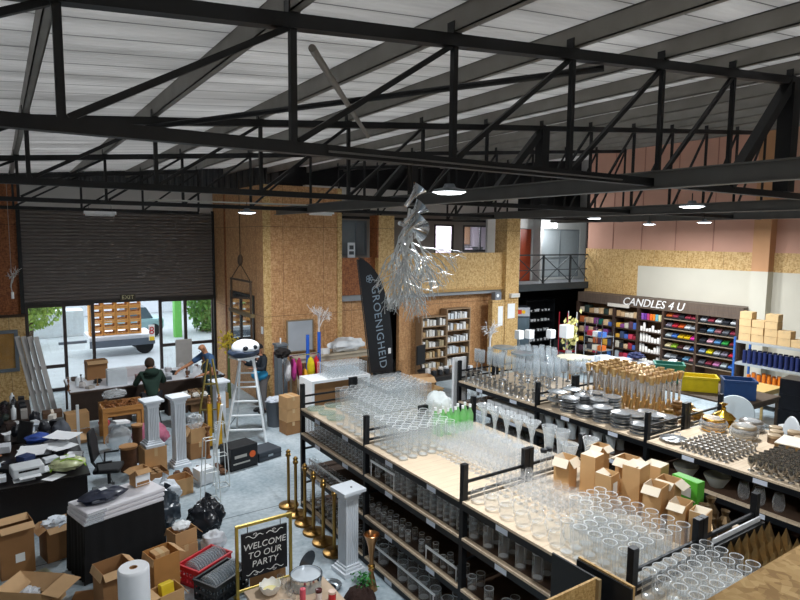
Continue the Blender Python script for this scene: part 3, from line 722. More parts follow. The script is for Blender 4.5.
one(MB().cb((0, 0, .2), (.34, .03, .4)), 'monitor', BLACK, 'dark flat monitor standing askew on the black desk', 'monitor', loc=(.2, 12.74, .78), rot=(R(-12), 0, R(-55)))
t = thing('person', 'person at the left edge in a dark blue top, arm over the black desk', 'person', (-.62, 11.8, 0))
J = {'sh': (-.2, -.1, 1.35, .075), 'el': (.02, .05, 1.0, .05), 'wr': (.32, .12, .9, .034), 'pa': (.4, .13, .89, (.036, .02)), 'ch': (-.42, -.12, 1.25, (.16, .12)), 'wa': (-.42, -.14, 1.0, (.14, .11)), 'pe': (-.42, -.14, .7, (.14, .11)), 'nk': (-.42, -.1, 1.48, .055), 'hd': (-.42, -.08, 1.62, (.08, .09)), 'cr': (-.42, -.08, 1.7, .06)}
E_ = [('pe', 'wa'), ('wa', 'ch'), ('ch', 'sh'), ('sh', 'el'), ('el', 'wr'), ('wr', 'pa'), ('ch', 'nk'), ('nk', 'hd'), ('hd', 'cr')]
for q, (o_, l_) in enumerate(((-.03, .06), (-.01, .075), (.01, .07), (.03, .05))):
    J[f'a{q}'] = (.42, .13+o_, .885, .009); J[f'b{q}'] = (.42+l_, .13+o_*1.2, .87, .008); E_ += [('pa', f'a{q}'), (f'a{q}', f'b{q}')]
J['t'] = (.38, .08, .88, .01); E_.append(('wr', 't'))
for s_ in (-.1, .1):
    J[f'h{s_}'] = (-.42+s_, -.14, .62, .09); J[f'k{s_}'] = (-.42+s_, -.12, .35, .06); J[f'f{s_}'] = (-.42+s_, -.12, .05, .045); E_ += [('pe', f'h{s_}'), (f'h{s_}', f'k{s_}'), (f'k{s_}', f'f{s_}')]
skin_obj('body', J, E_, SKIN, t, 'pe')
SJ = {k: J[k] for k in ('pe', 'wa', 'ch', 'sh', 'el', 'wr')}
for k in SJ: r_ = SJ[k][3]; SJ[k] = SJ[k][:3]+((tuple(x*1.2 for x in r_) if isinstance(r_, tuple) else r_*1.35),)
SJ['wr'] = (.24, .1, .93, .045)
skin_obj('sleeved_top', SJ, [('pe', 'wa'), ('wa', 'ch'), ('ch', 'sh'), ('sh', 'el'), ('el', 'wr')], mat('1e2c58', .8, 0, .15), t, 'pe')
# black swivel chair at the desk's right end
t = thing('office_chair', 'black office swivel chair beside the right end of the black desk', 'chair', (1.44, 11.5, 0), R(70))
MB().cb((0, 0, .47), (.44, .44, .08)).build('seat', BLACK, t, bevel=.03)
MB().prism([(-.2, -.23), (.2, -.23), (.22, .1), (.15, .3), (-.15, .3), (-.22, .1)], -.03, .03, Matrix.Translation((0, .24, .88)) @ Matrix.Rotation(PI/2-.12, 4, 'X')).build('backrest', BLACK, t, bevel=.02)
MB().tube([(0, .2, .5), (0, .27, .6), (0, .26, .75)], .025, 8).build('back_bracket', BLACK, t)
for s in (-1, 1): MB().tube([(s*.23, .12, .47), (s*.28, .12, .66), (s*.28, -.12, .68)], .02, 8).build('armrest', BLACK, t)
MB().tube([(0, 0, .1), (0, 0, .43)], .028, 10).build('column', STEEL, t)
for k in range(5):
    a = k*2*PI/5
    MB().beam((0, 0, .1), (.29*math.cos(a), .29*math.sin(a), .075), .05, .03).build('base_arm', BLACK, t)
    MB().lathe([(.0001, -.015), (.03, -.015), (.03, .015), (.0001, .015)], 10, M=Matrix.Translation((.29*math.cos(a), .29*math.sin(a), .031)) @ Matrix.Rotation(PI/2, 4, 'X')).build('castor', BLACK, t)
one(MB().cb((0, 0, .18), (.3, .24, .36)), 'computer_case', mat('62686c', .5), 'grey computer case on the floor below the black swivel chair', 'computer', bevel=.01, loc=(1.26, 10.9, 0))

# black-draped table with white foam sheets
t = thing('draped_table', 'table covered to the floor in black cloth, with white foam sheets lying on it', 'table', (1.2, 8.95, 0), R(16))
MB().box(-.53, .53, -.27, .27, .76, .79).build('tabletop', WOOD, t)
for sx in (-.46, .46):
    for sy in (-.22, .22): MB().cb((sx, sy, .38), (.05, .05, .76)).build('leg', WOOD, t)
n = 120; top = []; bot = []
for i in range(n):
    a = 2*PI*i/n
    x = max(-.55, min(.55, .78*math.cos(a))); y = max(-.29, min(.29, .42*math.sin(a)))
    w_ = .025*math.sin(i*1.31)+.02*math.sin(i*.7)
    top.append((x, y, .8)); bot.append((x*(1.03+w_), y*(1.05+w_*1.4), .01))
mid = [(a[0]*.5+b[0]*.5, a[1]*.5+b[1]*.5, .4) for a, b in zip(top, bot)]
MB().add(top+mid+bot, [tuple(range(n))]+[(r*n+(i+1) % n, r*n+i, (r+1)*n+i, (r+1)*n+(i+1) % n) for r in range(2) for i in range(n)]).build('black_cloth', FABB, t, smooth=True)
for i in range(3):
    tt = thing('foam_sheet', ['white foam sheet at the bottom of the three on the black-draped table', 'white foam sheet in the middle of the three on the black-draped table', 'uppermost white foam sheet on the black-draped table, under the dark bundle'][i], 'foam sheet', (1.2+.01*i, 8.93, .805+i*.062), R(15+i*1.5))
    MB().box(-.55, .55, -.29, .29, 0, .055).build('slab', mat('e6e4ea', .7, 0, .03), tt, bevel=.015)
    MB().box(-.54, -.3, -.295, -.29, .004, .05).build('film_fold', FILM, tt)
t = thing('wrapped_bundle', 'dark navy bundle in clear film on the left half of the white foam sheets', 'bundle', (1.02, 8.88, .995), R(16))
MB().blob((0, 0, .05), (.3, .21, .075), 12, .16, 3.2, flat=.048).build('cloth', mat('2c3142', .3, 0, .45, 16), t, smooth=True)
MB().box(-.04, .05, -.05, .03, .134, .14).build('paper_label', PAPER, t)
t = open_box('open carton with torn printed side standing on the right end of the white foam sheets', (1.54, 9.12, .995), .21, .19, .25, R(16), flaps=(150, 120, 60, 160), inner=CARD)
MB().box(-.105, .105, -.104, -.1, .02, .17).build('white_print', PAPER, t); MB().box(-.09, .09, -.107, -.104, .03, .07).build('brown_print', CARD2, t)

# cartons in the left foreground
t = open_box('tall open carton with ragged flaps and a white sticker in the left foreground', (-.02, 9.42, 0), .4, .34, .72, R(10), CARD2, flaps=(165, 100, 20, 150), fl=.14)
MB().box(-.03, .08, -.184, -.18, .2, .32).build('sticker', PAPER, t)
t = open_box('open carton filled with crumpled white paper beside the taller carton in the left foreground', (.5, 9.6, 0), .38, .34, .5, R(14), CARD2, flaps=(160, 140, 60, 150), fl=.12)
MB().blob((0, 0, .47), (.19, .17, .08), 15, .3, 4).build('paper_filling', mat('dfe8f2', .8), t, smooth=True)
t = open_box('wide open carton with white scraps lying in the bottom left corner', (.12, 8.42, 0), .6, .46, .3, R(-38), CARD, flaps=(None, 170, 60, 30), fl=.22)
MB().blob((-.08, .05, .1), (.16, .13, .08), 16, .35, 5).build('white_scraps', mat('e4e8ee', .8), t, smooth=True)
t = one(MB().box(-.35, .35, -.26, .26, 0, .006), 'drawing_sheet', mat('b9bea4', .8, 0, .3, 9), 'pale sheet with blue and yellow splashes lying on the floor by the draped table', 'sheet', loc=(.08, 8.93, .002), rot=(0, 0, R(20)))
one(MB().box(-.3, .3, -.2, .2, 0, .006), 'cardboard_sheet', CARD2, 'flat piece of cardboard on the floor in front of the black cloth', 'cardboard', loc=(.82, 8.14, .002), rot=(0, 0, R(-20)))
t = thing('foam_roll', 'big standing roll of white foam wrap in the foreground', 'roll', (1.1, 7.1, 0))
MB().lathe([(.045, .83), (.155, .835), (.168, .82), (.17, .8), (.17, .02), (.16, 0), (.045, 0)], 36, cap0=False).build('wrap', mat('e8eaee', .75, 0, .02), t, smooth=True)
MB().lathe([(.045, 0), (.045, .83), (.036, .83), (.036, 0)], 20, cap0=False).build('core', CARD2, t, smooth=True)
MB().prism([(-.17, 0), (-.26, -.05), (-.3, -.02), (-.25, .05), (-.16, .07)], 0, .4).build('loose_end', mat('e8eaee', .75, 0, .02), t)
t = open_box('open carton behind the white foam roll', (.98, 7.84, 0), .36, .35, .55, R(12), CARD2, flaps=(140, 150, 130, 110), fl=.1)
t = open_box('orange brown open carton holding small cartons, right of the white foam roll', (1.55, 7.85, 0), .34, .32, .55, R(14), mat('b07c44', .8, 0, .08), flaps=(None, 150, None, 100), fl=.1)
closed_box('small carton with a pale label on top in the orange brown carton', (1.53, 7.85, .36), .19, .18, .2, R(14), CARD)
t = open_box('low carton with a yellow packet in front of the orange brown carton', (1.5, 7.3, 0), .3, .26, .34, R(14), CARD, flaps=(None, 120, None, 170), fl=.12)
one(MB().cb((0, 0, .12), (.16, .1, .24)), 'yellow_packet', mat('e0c22e', .45, 0, .08), 'bright yellow packet standing in the low carton', 'packet', bevel=.008, loc=(1.5, 7.3, .16), rot=(R(-10), 0, R(14)))
closed_box('carton with red print under the carton topped with white paper', (1.95, 8.44, 0), .34, .28, .3, R(12), CARD)
t = open_box('carton topped with a crumpled white sheet beside the black bin bags', (1.95, 8.44, .305), .32, .26, .2, R(15), CARD, flaps=(None, 130, 120, None), fl=.15)
one(MB().blob((0, 0, .02), (.12, .09, .06), 21, .2, 3), 'white_paper_wad', PAPER, 'crumpled white sheet lying in the carton beside the black bin bags', 'paper', smooth=True, loc=(1.95, 8.44, .52))
BAG = mat('23262c', .22, 0, .3, 9, .5)
def bag(label, loc, rad, seed, m=BAG, knot=True):
    t = thing('bin_bag', label, 'bag', loc)
    MB().blob((0, 0, rad[2]*.86), rad, seed, .16, 2.4, 36, 24, flat=rad[2]*.85).build('sack', m, t, smooth=True)
    if knot: MB().tube([(0, 0, rad[2]*1.75), (.02, .01, rad[2]*1.95), (.06, .03, rad[2]*2.1)], [.05, .03, .06], 8).build('knot', m, t, smooth=True)
bag('shiny black bin bag standing alone on the open floor side', (2.47, 9.1, 0), (.26, .25, .29), 3)
bag('black bin bag with film wrinkles between the draped table and the other bin bag', (1.98, 9.62, 0), (.22, .24, .33), 4, mat('39424c', .25, 0, .4, 10, .5))
bag('translucent white plastic bag behind the black bin bags', (2.08, 10.2, 0), (.27, .25, .3), 5, mat('c9d0d8', .35, 0, .2, 10, .5))
bag('white sack lying behind the red crate', (2.42, 8.55, 0), (.17, .15, .15), 6, mat('d9dce2', .6, 0, .08, 8, .3), False)
def crate(label, loc, rz, m):
    t = thing('plastic_crate', label, 'crate', loc, rz); w, d, h = .58, .38, .27; mb = MB()
    mb.box(-w/2, w/2, -d/2, d/2, 0, .015)
    for z0, z1 in ((0, .05), (.1, .14), (.19, .27)):
        mb.box(-w/2, w/2, -d/2, -d/2+.012, z0, z1).box(-w/2, w/2, d/2-.012, d/2, z0, z1).box(-w/2, -w/2+.012, -d/2, d/2, z0, z1).box(w/2-.012, w/2, -d/2, d/2, z0, z1)
    n = 10
    for i in range(n+1):
        x = -w/2+.006+(w-.012)*i/n
        for y in (-d/2+.006, d/2-.006): mb.cb((x, y, .135), (.018, .013, .25))
    for i in range(7):
        y = -d/2+d*i/6*.97+.006
        for x in (-w/2+.006, w/2-.006): mb.cb((x, y, .135), (.013, .018, .25))
    mb.box(-w/2-.015, w/2+.015, -d/2-.015, -d/2, .25, .27).box(-w/2-.015, w/2+.015, d/2, d/2+.015, .25, .27).box(-w/2-.015, -w/2, -d/2, d/2, .25, .27).box(w/2, w/2+.015, -d/2, d/2, .25, .27)
    mb.build('basket', m, t)
    return t
crate('red plastic crate full of clear round lids, behind the black crate', (2.12, 7.89, 0), R(28), mat('c8202c', .4))
crate('black plastic crate full of clear round lids beside the welcome sign', (2.2, 7.42, 0), R(28), mat('16181b', .4))
lid = one(MB().lathe([(.12, 0), (.15, .004), (.155, .016), (.14, .02), (.1, .02)], 20, M=Matrix.Rotation(PI/2, 4, 'Y'), cap1=True), 'plastic_disc', FILM, 'clear round plastic lid standing on edge in the red crate', 'lid', 'lids in the red crate', smooth=True)
c_, s_ = math.cos(R(28)), math.sin(R(28))
scatter(lid, [(2.12+c_*u, 7.89+s_*u, .175, R(28)) for u in [-.24+.04*i for i in range(13)]], 'clear round plastic lid standing on edge in the red crate', 'lids in the red crate')
scatter(copy_tree(lid), [(2.2+c_*u, 7.42+s_*u, .175, R(28)) for u in [-.24+.04*i for i in range(13)]], 'clear round plastic lid standing on edge in the black crate', 'lids in the black crate')

for i, (x, y, w_, d_, h_, c) in enumerate(((-.2, 10.9, .24, .18, .08, 'e2e8ee'), (.55, 11.45, .22, .16, .07, 'dfe4ea'), (.2, 11.5, .2, .2, .1, '2c3c66'), (-.3, 11.35, .26, .2, .07, 'c8d8e8'), (.92, 11.5, .16, .24, .06, 'e8eaee'), (-.1, 12.4, .25, .2, .12, 'd8dce2'))):
    one(MB().cb((0, 0, h_/2), (w_, d_, h_)), 'paper_pack', mat(c, .6), ['pale pack at the front left of the black desk', 'white pack beside the large sheets on the black desk', 'dark blue pack in the middle of the black desk', 'pale blue pack at the left edge of the black desk', 'white pack at the right side of the black desk', 'grey-white pack at the far left of the black desk'][i], 'pack', bevel=.008, loc=(x, y, .848 if i in (2, 3) else .79), rot=(0, 0, .3*i))
# ---------------------------------------------------------------- welcome sign, stanchions, pedestals
SGOLD = mat('b9a052', .35, .7, .1)
t = thing('welcome_sign', 'gold easel frame holding a black board lettered in white beside the crates', 'sign', (2.66, 7.1, 0))
for x in (-.36, .36): MB().cb((x, 0, .48), (.035, .035, .96)).build('post', SGOLD, t)
MB().cb((0, 0, .975), (.755, .035, .035)).build('top_bar', SGOLD, t)
for x in (-.36, .36): MB().cb((x, 0, .01), (.05, .2, .02)).build('foot', SGOLD, t)
MB().cb((0, 0, .12), (.69, .02, .03)).build('bottom_bar', SGOLD, t)
b = MB().cb((0, -.005, .57), (.61, .022, .6)).build('board', mat('1b191c', .55, 0, .08), t)
CHALK = mat('e9e6e2', .7, 0, .02)
for s, z in (('WELCOME', .68), ('TO OUR', .56), ('PARTY', .44)):
    text(s, .118, CHALK, b, (0, -.018, z), (R(90), 0, 0), shear=.12, ext=.001)
def scroll(z, f):
    mb = MB()
    for s in (-1, 1):
        mb.tube([(s*.02, -.018, z)]+[(s*(.03+.022*i), -.018, z+f*.022*math.sin(i*.9)) for i in range(11)], .004, 5)
        mb.tube([(s*(.12+.03*math.cos(a*.5)*(1-a/16)), -.018, z+f*(.02+.025*math.sin(a*.5)*(1-a/16))) for a in range(13)], .0035, 5)
    mb.build('scroll_ornament', CHALK, b)
scroll(.81, 1); scroll(.33, -1)
for x in (-.22, .22): MB().tube([(x, 0, .86), (x, 0, .965)], .006, 5).build('chain', CHROME, t)
one(MB().cb((0, 0, .16), (.5, .02, .3)), 'cardboard_sheet', CARD2, 'brown cardboard sheet standing behind the lower half of the black lettered board', 'cardboard', loc=(2.78, 7.3, 0.0), rot=(R(-4), 0, 0))
st = thing('stanchion', 'brass rope stanchion in the row in front of the front rack', 'stanchion', (0, 0, 0), 0, 'brass stanchions')
MB().lathe([(.17, 0), (.172, .02), (.165, .035), (.06, .05), (.035, .065)], 28).build('base', mat('8c6c3c', .35, .9, .15, 14), st, smooth=True)
MB().lathe([(.026, .055), (.026, .9)], 14, cap0=False).build('pole', BRASS, st, smooth=True)
MB().lathe([(.03, .88), (.045, .885), (.045, .92), (.034, .93), (.028, .945), (.042, .955), (.042, .97), (.025, .985), (.018, 1.0), (.0001, 1.0)], 16).build('finial', BRASS, st, smooth=True)
names_ = ['first brass rope stanchion from the far end of the row', 'second brass rope stanchion from the far end of the row', 'third brass rope stanchion from the far end of the row', 'third brass rope stanchion from the white pedestal', 'second brass rope stanchion from the white pedestal', 'brass rope stanchion right next to the white pedestal']
px = [(3.93, 9.3), (3.9, 8.93), (3.9, 8.57), (3.88, 8.21), (3.87, 7.85), (3.87, 7.49)]
ch_ = list(st.children)
for i, (x, y) in enumerate(px):
    o = st if i == 0 else copy_tree(st, ch=ch_); o.location = (x, y, 0); o['label'] = names_[i]
WP = mat('d9dfe6', .5, 0, .05, 3)
def fluted(w, n=5, d=.012):
    h = w/2; pts = []
    for k in range(4):
        a = k*PI/2; c, s = math.cos(a), math.sin(a)
        line = [(-h, -h)]
        m = w*.12; fw = (w-2*m)/n
        for i in range(n):
            x0 = -h+m+i*fw
            line += [(x0+fw*.15, -h), (x0+fw*.3, -h+d), (x0+fw*.7, -h+d), (x0+fw*.85, -h)]
        pts += [(x*c-y*s, x*s+y*c) for x, y in line]
    return pts
def pedestal(label, loc, h, w=.2, rz=0):
    t = thing('pedestal', label, 'pedestal', loc, rz); k = w/.2
    MB().box(-.17*k, .17*k, -.17*k, .17*k, 0, .06).box(-.14*k, .14*k, -.14*k, .14*k, .06, .1).box(-.12*k, .12*k, -.12*k, .12*k, .1, .13).build('plinth', WP, t, bevel=.006)
    MB().prism(fluted(w), .13, h-.16).build('shaft', WP, t)
    MB().box(-.11*k, .11*k, -.11*k, .11*k, h-.16, h-.1).box(-.13*k, .13*k, -.13*k, .13*k, h-.1, h-.05).build('capital', WP, t, bevel=.006)
    MB().box(-.18*k, .18*k, -.18*k, .18*k, h-.05, h).build('top_slab', WP, t, bevel=.006)
    return t
p = pedestal('nearest white fluted pedestal, standing at the front of the big rack', (3.82, 6.98, 0), 1.2, .2, R(6))
MB().lathe([(.0001, 1.2), (.014, 1.2), (.014, 1.206), (.0001, 1.206)], 10, c=(.03, -.03, 0)).build('bolt', STEEL, p)
pedestal('shorter looking white fluted pedestal standing on a carton', (2.3, 12.1, .54), .92, .21, R(8))
pedestal('tall white fluted pedestal on the floor beside the one on a carton', (2.82, 12.2, 0), 1.44, .21, R(8))
pedestal('far white pedestal behind the yellow posts, by the ladder', (4.2, 14.05, 0), 1.2, .22, R(6))
closed_box('brown carton under a white fluted pedestal', (2.3, 12.1, 0), .42, .36, .535, R(8))
t = thing('trumpet_vase', 'tall gold trumpet vase standing on the floor at the front rack', 'vase', (3.86, 6.42, 0))
MB().lathe([(.085, 0), (.08, .02), (.06, .1), (.035, .2), (.028, .25), (.045, .27), (.028, .29)], 24).build('foot', ROSE, t, smooth=True)
MB().lathe([(.03, .285), (.048, .31), (.048, .33), (.03, .35)], 20, cap0=False).build('knot', GOLD, t, smooth=True)
MB().lathe([(.028, .345), (.03, .45), (.045, .58), (.07, .68), (.1, .745), (.106, .755), (.1, .76), (.09, .745), (.06, .66), (.04, .55)], 24, cap0=False).build('trumpet', ROSE, t, smooth=True)
# basket with greenery and cloth at the bottom edge
t = thing('wicker_basket', 'dark round wicker basket with green leaves at the bottom edge', 'basket', (3.42, 5.95, 0))
MB().blob((0, 0, .2), (.2, .2, .22), 31, .06, 5, 26, 18, flat=.2).build('woven_body', mat('2c1a14', .9, 0, .35, 22, .6), t, smooth=True)
mb = MB()
for i in range(90):
    a = rnd.uniform(0, 6.28); p_ = Vector((.1+rnd.gauss(0, .055), .06+rnd.gauss(0, .06), .45+rnd.gauss(0, .05)))
    M = Matrix.Translation(p_) @ Euler((rnd.uniform(-1, 1), rnd.uniform(-1, 1), a)).to_matrix().to_4x4()
    mb.add([(-.03, 0, 0), (0, -.012, .006), (.035, 0, 0), (0, .012, .006)], [(0, 1, 2, 3)], M)
mb.build('leaves', mat('2f7a34', .5, 0, .25, 12), t)
one(MB().blob((0, 0, .07), (.07, .07, .06), 33, .2, 3, flat=.058), 'dark_cloth', FABB, 'crumpled dark cloth beside the wicker basket and the white pedestal', 'cloth', smooth=True, loc=(3.7, 6.4, 0))

# foreground table with candles and glass drum
table('display_table', 'low pale wooden table with bowls and candles at the bottom edge', 2.25, 3.2, 5.5, 6.72, .35, mat('c4ad94', .6, 0, .06))
TZ = .351
t = thing('bowl', 'white ribbed bowl with a scalloped rim and yellow filling', 'bowl', (2.5, 6.5, TZ))
mb = MB(); n = 40; prof = [(.05, 0), (.09, .03), (.115, .08), (.125, .13), (.12, .13), (.105, .08), (.08, .04)]
vs = []; fs = []
for r, z in prof:
    for j in range(n):
        a = 2*PI*j/n; k = 1+.035*(j % 2); vs.append((r*k*math.cos(a), r*k*math.sin(a), z+(.015*math.sin(a*8) if z > .1 else 0)))
for i in range(len(prof)-1):
    for j in range(n): fs.append((i*n+j, i*n+(j+1) % n, (i+1)*n+(j+1) % n, (i+1)*n+j))
fs.append(tuple(reversed(range(n))))
mb.add(vs, fs).build('shell', mat('eceae6', .4), t, smooth=True)
MB().lathe([(.0001, .055), (.088, .055)], 20, cap0=False).build('filling', mat('e8dca0', .6), t)
t = thing('glass_drum', 'large clear round drum with a silver rim standing on the pale table', 'drum', (2.93, 6.42, TZ))
MB().lathe([(.19, 0), (.19, .13)], 32).build('wall', mat('b8c4cc', .15, .6), t, smooth=True)
MB().lathe([(.19, .12), (.2, .125), (.2, .16), (.185, .165), (.185, .13)], 32, cap0=False).build('rim', CHROME, t, smooth=True)
MB().lathe([(.0001, .135), (.185, .135)], 32, cap0=False).build('lid', mat('dfe8f0', .12, .2), t)
t = thing('glass_plate', 'round dark glass plate leaning behind the clear drum', 'plate', (3.08, 6.69, TZ), R(20))
MB().lathe([(.0001, 0), (.13, 0), (.14, .012), (.0001, .012)], 28, M=Matrix.Translation((0, .0, .14)) @ Matrix.Rotation(R(-80), 4, 'X')).build('disc', mat('3c4248', .1, .3), t, smooth=True)
t = thing('shallow_dish', 'grey shallow dish on the floor right of the clear drum', 'dish', (3.42, 6.75, 0))
MB().lathe([(.08, 0), (.14, .01), (.16, .035), (.15, .035), (.13, .016)], 28).build('dish', mat('8a9298', .25, .6), t, smooth=True)
def candle(label, x, y, r, h, m, cap=None):
    t = thing('candle', label, 'candle', (x, y, TZ))
    MB().lathe([(r, 0), (r, h*.96), (r*.93, h), (.0001, h-.004)], 18).build('wax', m, t, smooth=True)
    if cap: MB().lathe([(r*1.03, h*.78), (r*1.03, h*.99), (r*.8, h*1.02), (.0001, h*1.02)], 18, cap0=False).build('top_band', cap, t, smooth=True)
    else: MB().tube([(0, 0, h-.01), (0, 0, h+.012)], .002, 5).build('wick', BLACK, t)
candle('tall pink-red candle standing before the clear drum', 2.74, 6.1, .035, .19, mat('d85a6a', .5))
candle('white candle with a dark red top beside the pink-red candle', 2.92, 6.05, .038, .15, mat('e6dcd8', .5), mat('4a1016', .3))
candle('short red candle with a pale top nearest the wicker basket', 3.06, 5.98, .045, .12, mat('c02c30', .5), mat('e2c8b8', .5))
tumb = one(MB().lathe([(.028, 0), (.032, .004), (.04, .12), (.038, .12), (.031, .012)], 14), 'tumbler', GLASS, 'clear tumbler on the pale table behind the white bowl', 'glass', 'tumblers on the pale table', smooth=True)
scatter(tumb, grid(2.66, 2.7, 6.24, 6.62, 1, 5, TZ, .003), 'clear tumbler on the pale table behind the white bowl', 'tumblers on the pale table')
one(MB().blob((0, 0, .06), (.14, .11, .07), 36, .3, 4, flat=.058), 'film_wad', FILM, 'wad of clear film on the pale table below the welcome board', 'film', smooth=True, loc=(2.48, 6.05, TZ))
one(MB().blob((0, 0, .08), (.2, .16, .1), 38, .25, 4, flat=.078), 'paper_wad', PAPER, 'crumpled white paper on the floor left of the welcome sign', 'paper', smooth=True, loc=(1.72, 6.92, 0))

# ---------------------------------------------------------------- middle floor: boxes, wire stands, ladder
t = thing('power_box', 'big black printed box with an orange badge on the concrete floor', 'box', (3.82, 11.55, 0), R(12))
b = MB().box(-.3, .3, -.22, .22, 0, .46).build('carton', mat('17171a', .4, 0, .3, 6), t, bevel=.006)
MB().lathe([(.0001, -.224), (.07, -.224)], 20, cap0=False, M=Matrix.Translation((.18, 0, .26)) @ Matrix.Rotation(PI/2, 4, 'X') @ Matrix.Translation((0, 0, .448))).build('badge', mat('e2642a', .5), b)
MB().box(-.22, .05, -.224, -.22, .24, .3).box(-.25, .12, -.224, -.22, .12, .15).build('print', mat('b8b4ae', .5), b)
t = thing('tool_case', 'flat dark grey case lying beside the black printed box', 'case', (4.42, 11.75, 0), R(14))
MB().box(-.28, .28, -.24, .24, 0, .2).build('case', mat('3a4048', .5), t, bevel=.02)
MB().box(-.06, .06, -.25, -.24, .08, .12).build('clasp', mat('aab2b8', .3, .6), t)
MB().box(-.285, .285, -.245, .245, .1, .106).build('seam', BLACK, t)
WL = mat('e4eaee', .4, .1, .03)
t = thing('step_ladder', 'white metal A-frame step ladder standing open in the middle of the left side', 'ladder', (4.42, 12.8, 0), R(-26))
top = 1.86
for s in (-1, 1):
    MB().beam((s*.44, -.14, 0), (s*.14, .22, top), .05, .028).build('front_leg', WL, t)
    MB().beam((s*.34, .95, 0), (s*.15, .3, top-.04), .04, .025).build('rear_leg', WL, t)
    MB().tube([(s*.35, .0, .42), (s*.3, .76, .42)], .008, 6).build('spreader_bar', STEEL, t)
for i in range(1, 6):
    f = i/6; w = .44+(.14-.44)*f
    MB().cb((0, -.12+.34*f, top*f), (w*2-.04, .07, .025)).build('step', WL, t)
MB().cb((0, .26, top), (.36, .22, .05)).build('top_plate', WL, t, bevel=.01)
MB().cb((0, .72, .62), (.5, .02, .03)).build('rear_brace', WL, t); MB().cb((0, .5, 1.26), (.42, .02, .03)).build('rear_brace', WL, t)
t = thing('easel', 'olive brown wooden easel standing just behind the white ladder', 'easel', (3.78, 13.3, 0), R(-20))
OLV = mat('7a6c34', .6, 0, .1)
for s in (-1, 1): MB().beam((s*.34, -.1, 0), (s*.05, .1, 1.86), .04, .03).build('leg', OLV, t)
MB().beam((0, .6, 0), (0, .1, 1.75), .04, .03).build('leg', OLV, t)
for z, w in ((.72, .5), (1.3, .28)): MB().cb((0, -.02+.1*z/1.86, z), (w, .03, .035)).build('cross_bar', OLV, t)
t = thing('helmet_cushion', 'white and dark blue domed cushion with two dark spots, on the ladder top', 'cushion', (4.5, 13.03, 1.887), R(12))
MB().blob((0, 0, .22), (.33, .27, .2), 40, .05, 1.5, 30, 20, flat=.1).build('dome', mat('e9edf2', .4, 0, .03), t, smooth=True)
MB().blob((-.04, 0, .13), (.36, .28, .13), 41, .06, 1.5, 30, 20, flat=.1).build('lower_half', mat('2e3a4e', .6, 0, .2), t, smooth=True)
for x in (-.13, .1): MB().blob((x, -.235, .25), (.065, .045, .055), 0, 0, nu=14, nv=8).build('dark_spot', mat('1c2026', .2), t, smooth=True)
MB().box(-.3, .24, -.2, .2, 0, .03).build('white_board', PLASTICW, t)
t = thing('wire_plant_stand', 'nearer tall thin white wire flower stand by the black bin bag', 'stand', (2.86, 10.2, 0))
WIRE = mat('dfe2e0', .35, .3)
def wire_stand(t, h, w):
    for sx in (-1, 1):
        for sy in (-1, 1): MB().tube([(sx*w, sy*w, 0), (sx*w*.6, sy*w*.6, h)], .009, 6).build('leg', WIRE, t)
    for z in (.02, h*.5, h):
        k = w*(1-.4*z/h); mb = MB()
        for a, b in (((-k, -k), (k, -k)), ((k, -k), (k, k)), ((k, k), (-k, k)), ((-k, k), (-k, -k))): mb.tube([(*a, z), (*b, z)], .007, 6)
        mb.build('ring', WIRE, t)
wire_stand(t, 1.12, .14)
t = thing('wire_plant_stand', 'farther tall thin white wire flower stand beside the white box', 'stand', (3.22, 10.75, 0)); wire_stand(t, 1.2, .12)
closed_box('white box on the floor between the wire flower stands', (3.0, 11.1, 0), .3, .28, .28, R(12), mat('e4e8ec', .6), name='white_box', tape=False)
open_box('small open carton left of the wire flower stands', (2.5, 10.85, 0), .36, .32, .3, R(10), CARD, flaps=(None, 130, 150, 120))
t = open_box('wide low carton filled with brown paper-topped jars in front of the pedestal carton', (2.12, 11.5, 0), .56, .4, .26, R(8), CARD2, flaps=(None, None, 140, None))
jar = one(MB().lathe([(.045, 0), (.05, .01), (.05, .16), (.04, .2), (.055, .21), (.05, .24), (.0001, .24)], 12), 'jar', mat('8a6a48', .6, 0, .2), 'brown paper-topped jar standing in the wide low carton', 'jar', 'jars in the low carton', smooth=True)
c_, s_ = math.cos(R(8)), math.sin(R(8))
scatter(jar, [(2.12+c_*u-s_*v, 11.5+s_*u+c_*v, .012) for u in (-.21, -.09, .03, .15) for v in (-.12, .0, .12)], 'brown paper-topped jar standing in the wide low carton', 'jars in the low carton')
deco = one(MB().blob((0, 0, .06), (.09, .08, .07), 44, .3, 3.5, 16, 10, flat=.058), 'dried_flower_head', mat('6b4a34', .8, 0, .4, 10), 'dark dried flower head in the heap below the tall pedestal', 'dried flower', 'dried flowers by the pedestals', smooth=True)
scatter(deco, [(2.62+.2*(i % 5)+rnd.uniform(-.02, .02), 11.28+.19*(i//5)+.05*(i % 2), 0, rnd.uniform(0, 6), rnd.uniform(.72, .9)) for i in range(15) if not (i//5 == 0 and i % 5 in (2, 3))], 'dark dried flower head in the heap below the tall pedestal', 'dried flowers by the pedestals')
closed_box('lower carton of the stack right of the tall pedestal', (3.26, 12.55, 0), .42, .36, .34, R(8), CARD2)
open_box('upper open carton of the stack right of the tall pedestal', (3.26, 12.55, .345), .4, .34, .3, R(10), CARD, flaps=(None, 140, None, 120))
one(MB().blob((0, 0, 0), (.16, .14, .17), 47, .2, 2.5), 'plastic_bag', FILM, 'clear plastic bag of orange buns standing in the upper carton', 'bag', smooth=True, loc=(3.24, 12.55, .74))
for x, y, c in ((3.2, 12.5, 'c88a4a'), (3.3, 12.58, 'd8c8a8')): pass
YEL = mat('d2a428', .4, .2, .1)
